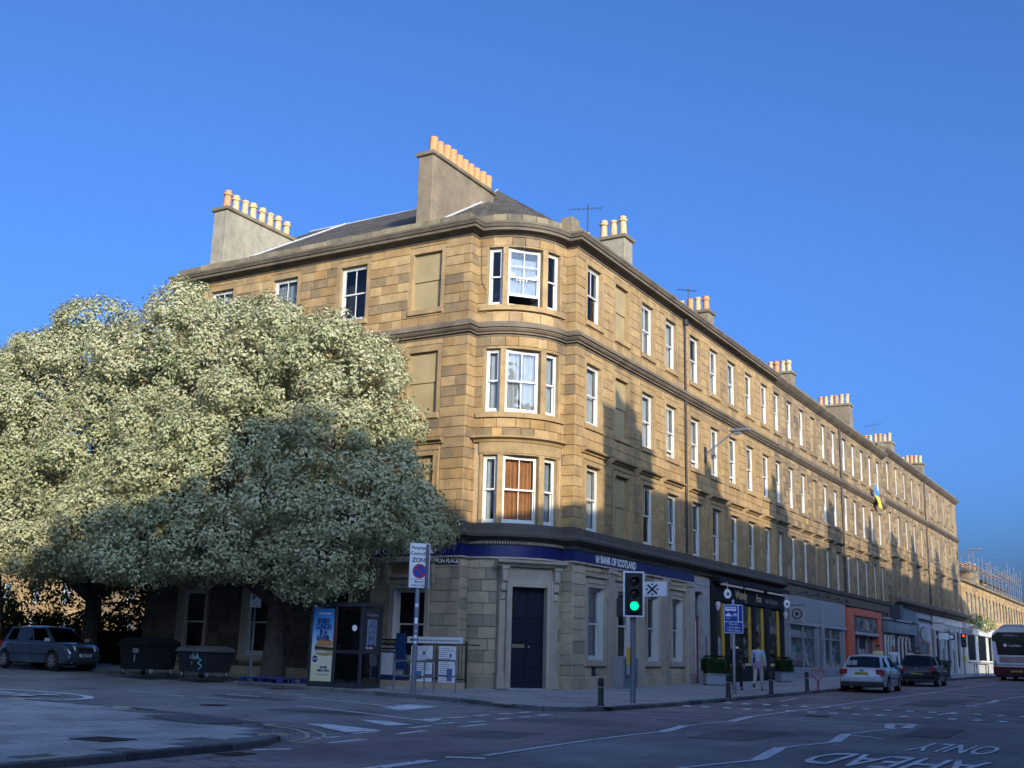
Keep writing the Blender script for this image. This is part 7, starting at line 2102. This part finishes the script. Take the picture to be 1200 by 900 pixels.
    hb.build("hair", hair, t, MM, smooth=60)
    f_ = MB()
    for s in (-1, 1): f_.sphere((s * .033, sh(1.66) + .104, 1.672), .012, .008, .009, 8, 5)
    f_.build("eyes", m_txtblack, t, MM); MB().sphere((0, sh(1.6) + .098, 1.598), .026, .010, .008, 8, 5).build("mouth", M_("lips", (.25, .09, .08), .5), t, MM)
    if collar: MB().lathe([(.072, 0), (.062, .05)], 14, MM @ T(0, sh(1.5), 1.475)).build("collar", collar, t)
    if apron: 
        k = Sk(); r0 = k.add((0, -.02, .72), (.165, .15)); k.chain([((0, -.015, .95), (.168, .155)), ((0, -.01, 1.10), (.152, .142))], r0); k.build("tied_jumper", apron, t, MM)
    return t
m_shirt = M_("pale_blue_shirt", (.40, .47, .56), .85, .12, 6, bmp=.2); m_chino = M_("stone_chinos", (.42, .38, .33), .85, .12, 6, bmp=.2)
m_lilac = M_("lilac_jumper", (.30, .20, .34), .9, .15, 6, bmp=.3); m_suit = M_("black_suit", (.012, .013, .018), .8, .2, 6, bmp=.2)
person("man in a black suit walking away beside the blue sign pole", on(3.55, 4.9, rad(8)), 1.70, legs=((-.22, .25), (.26, .08)), arms=((.18, .2), (-.22, .3)), top=m_suit, trousers=m_suit, coat_len=.06, collar=m_txtwhite, shoes=m_plasticb)
person("man in a pale blue shirt and stone trousers with a lilac jumper tied round him", on(4.2, 5.25, rad(10)), 1.66, legs=((-.30, .55), (.20, .06)), arms=((.1, .35), (-.12, .45)), top=m_shirt, trousers=m_chino, apron=m_lilac, shoes=M_("brown_shoe", (.05, .035, .03), .5))
person("person in a cream yellow jacket standing behind the silver car", on(4.55, 22.4, rad(200)), 1.74, legs=((.02, .02), (.05, .05)), arms=((.2, .9), (.15, .8)), top=M_("cream_jacket", (.60, .55, .30), .8, .1), trousers=m_suit)
person("woman in a white vest top and blue jeans between the two parked cars", on(4.95, 24.0, rad(190)), 1.70, legs=((.12, .08), (-.15, .2)), arms=((.25, .3), (-.2, .2)), top=M_("white_vest", (.62, .66, .72), .8, .1), trousers=M_("blue_jeans", (.06, .10, .20), .85, .2), hair=M_("fair_hair", (.20, .14, .08), .6, .2, 20), hair_len=.16)
person("person in white with head showing over the black car's roof", on(4.6, 29.8, rad(180)), 1.66, legs=((.05, .05), (-.05, .1)), arms=((.2, .5), (.1, .3)), top=m_offwhite, trousers=m_suit, hair=M_("grey_hair", (.30, .29, .28), .6, .2, 20))
person("person in dark clothes standing behind the kerbside bins", on(4.1, 34.4, rad(170)), 1.72, legs=((.03, .03), (.0, .05)), arms=((.5, 1.2), (.4, 1.1)), top=m_suit, trousers=m_suit)
# ================================================================== trees
def tree(label, base, lobes, n, per, spread, size, seed, mat=m_leaf, trunk_r=.26, group="leafy street trees in front of the side-street wall", fork=2.6, low=-.75, inner=.15, lean=(0, 0)):
    r = np.random.default_rng(seed); rr = random.Random(seed)
    t = thing("tree", label, "tree", T(*base), group)
    c, nn = lobes_points(lobes, n, r, inner=inner, low=low)
    link("crown", leaf_cloud(c, nn, per, spread, size, r, "crown", mat, aspect=.58), t)
    b = MB(); bx, by, bz = base
    pts = [Vector((bx, by, bz - .15)), Vector((bx + lean[0] * .3, by + lean[1] * .3, bz + fork * .5)), Vector((bx + lean[0], by + lean[1], bz + fork))]
    rr_ = [trunk_r * 1.35, trunk_r * 1.02, trunk_r * .9]
    for i in range(2): b.tube(pts[i], pts[i + 1], rr_[i], rr_[i + 1], 12)
    b.build("trunk", m_bark, t, smooth=50)
    lb = MB()
    for L_ in lobes:
        end = Vector(L_[:3]); st = pts[2]; mid = st.lerp(end, .5) + Vector((rr.uniform(-.4, .4), rr.uniform(-.3, .3), .5))
        lb.tube(st - Vector((0, 0, .2)), mid, trunk_r * .55, trunk_r * .34, 8).tube(mid, end, trunk_r * .34, trunk_r * .16, 7)
        for k in range(7):
            d = Vector((rr.gauss(0, 1), rr.gauss(0, 1), rr.gauss(.2, .8))).normalized()
            e2 = end + Vector((d.x * L_[3], d.y * L_[4], d.z * L_[5])) * .85
            s0 = mid.lerp(end, rr.uniform(.3, 1.)); lb.tube(s0, e2, trunk_r * .15, .02, 5)
    lb.build("limbs", m_bark, t, smooth=50)
    return t
tree("biggest tree leaning over the phone kiosk beside the bank", (-8.4, -5.9, g(-8.4, -5.9)), [
    (-9.6, -6.9, 8.3, 4.3, 2.9, 4.2), (-5.4, -7.0, 6.1, 3.3, 2.4, 3.2), (-6.2, -6.7, 8.9, 2.8, 2.1, 2.5), (-12.6, -7.2, 9.8, 3.4, 2.7, 3.5),
    (-8.7, -8.6, 6.0, 3.4, 2.4, 2.5), (-5.1, -7.7, 3.5, 1.6, 1.1, 1.5), (-11.6, -8.3, 6.2, 3.0, 2.3, 2.3), (-3.6, -7.2, 5.5, 1.8, 1.6, 1.9), (-10.6, -7.2, 10.9, 2.8, 2.2, 1.9), (-12.6, -9.0, 4.5, 3.2, 2.2, 1.7), (-9.2, -9.2, 4.2, 2.8, 1.9, 1.5), (-13.5, -6.0, 4.6, 3.2, 1.8, 1.9)], 4600, 46, .17, .062, 1, trunk_r=.33)
tree("second tree with a broad pale crown left of the biggest tree", (-18.2, -5.2, g(-18, -5.2)), [
    (-18.4, -6.8, 8.7, 4.4, 3.2, 4.3), (-21.8, -6.3, 9.3, 3.7, 3.0, 3.7), (-15.6, -7.8, 7.2, 2.9, 2.5, 2.7), (-20.8, -8.3, 6.4, 3.2, 2.3, 2.1), (-17.2, -6.6, 11.2, 2.9, 2.5, 2.1), (-22.8, -8, 7.4, 2.6, 2.2, 2.2), (-17.6, -8.6, 4.7, 3.2, 2.2, 1.7), (-21.5, -8.0, 4.9, 3.0, 2.2, 1.6), (-18, -5.5, 4.6, 4.5, 1.6, 1.9)], 4200, 46, .17, .062, 2, trunk_r=.28)
tree("third tree at the left edge behind the blue car", (-27.5, -2.5, g(-27, -2.5)), [
    (-26.6, -4.2, 8.8, 4.2, 3.6, 4.3), (-30.8, -3.4, 8.4, 4.2, 3.6, 4.2), (-26.0, -6.0, 6.2, 3.0, 2.4, 2.0)], 2300, 36, .18, .07, 3, trunk_r=.24)
tree("thin multi-stemmed young tree lit from behind near the left edge", (-27.6, 3.2, g(-27.6, 3.2)), [
    (-27.2, 3.2, 4.9, 2.4, 2.0, 1.6), (-29.6, 3.6, 4.2, 1.8, 1.6, 1.4), (-25.2, 3.8, 3.8, 1.5, 1.4, 1.3)], 1200, 11, .2, .09, 4, mat=m_leafd, trunk_r=.12, fork=1.6, group="trees in the garden at the left", low=-1.1)
tree("dark shrubby tree hiding the lane behind the parked blue car", (-32.5, 1.5, g(-32, 1.5)), [
    (-35.5, 1.5, 2.6, 3.4, 2.6, 1.9), (-22.2, 4.5, 3.4, 2.4, 2.0, 2.6)], 700, 14, .2, .10, 5, mat=m_leafd, trunk_r=.14, fork=1.0, group="trees in the garden at the left", low=-1.1)
hg = thing("hedge", "dark overgrown hedge behind the blue car", "hedge", on(-26, -.8)); rh = np.random.default_rng(8)
n = 900
p = np.stack([rh.uniform(-34, -17.6, n), rh.uniform(-1.6, -.4, n), rh.uniform(.3, 2.3, n)], 1); nn = rh.normal(0, .5, (n, 3)) + np.array([.3, -.9, .4])
link("foliage", leaf_cloud(p, nn, 12, .16, .09, rh, "foliage", m_leafd), hg)
# fence / garden wall under the trees
gw = thing("garden_wall", "low dark stone garden wall running left from the corner building", "wall", T(-24, -.2, g(-24, 0)))
MB().bbox(-40, -17.05, -.1, .2, -.3, 1.5, .03).bbox(-40, -17.05, -.16, .26, 1.5, 1.62, .03).build("wall", m_dark, gw)
print("objects", len(bpy.data.objects), "tris", sum(len(m.polygons) for m in bpy.data.meshes))
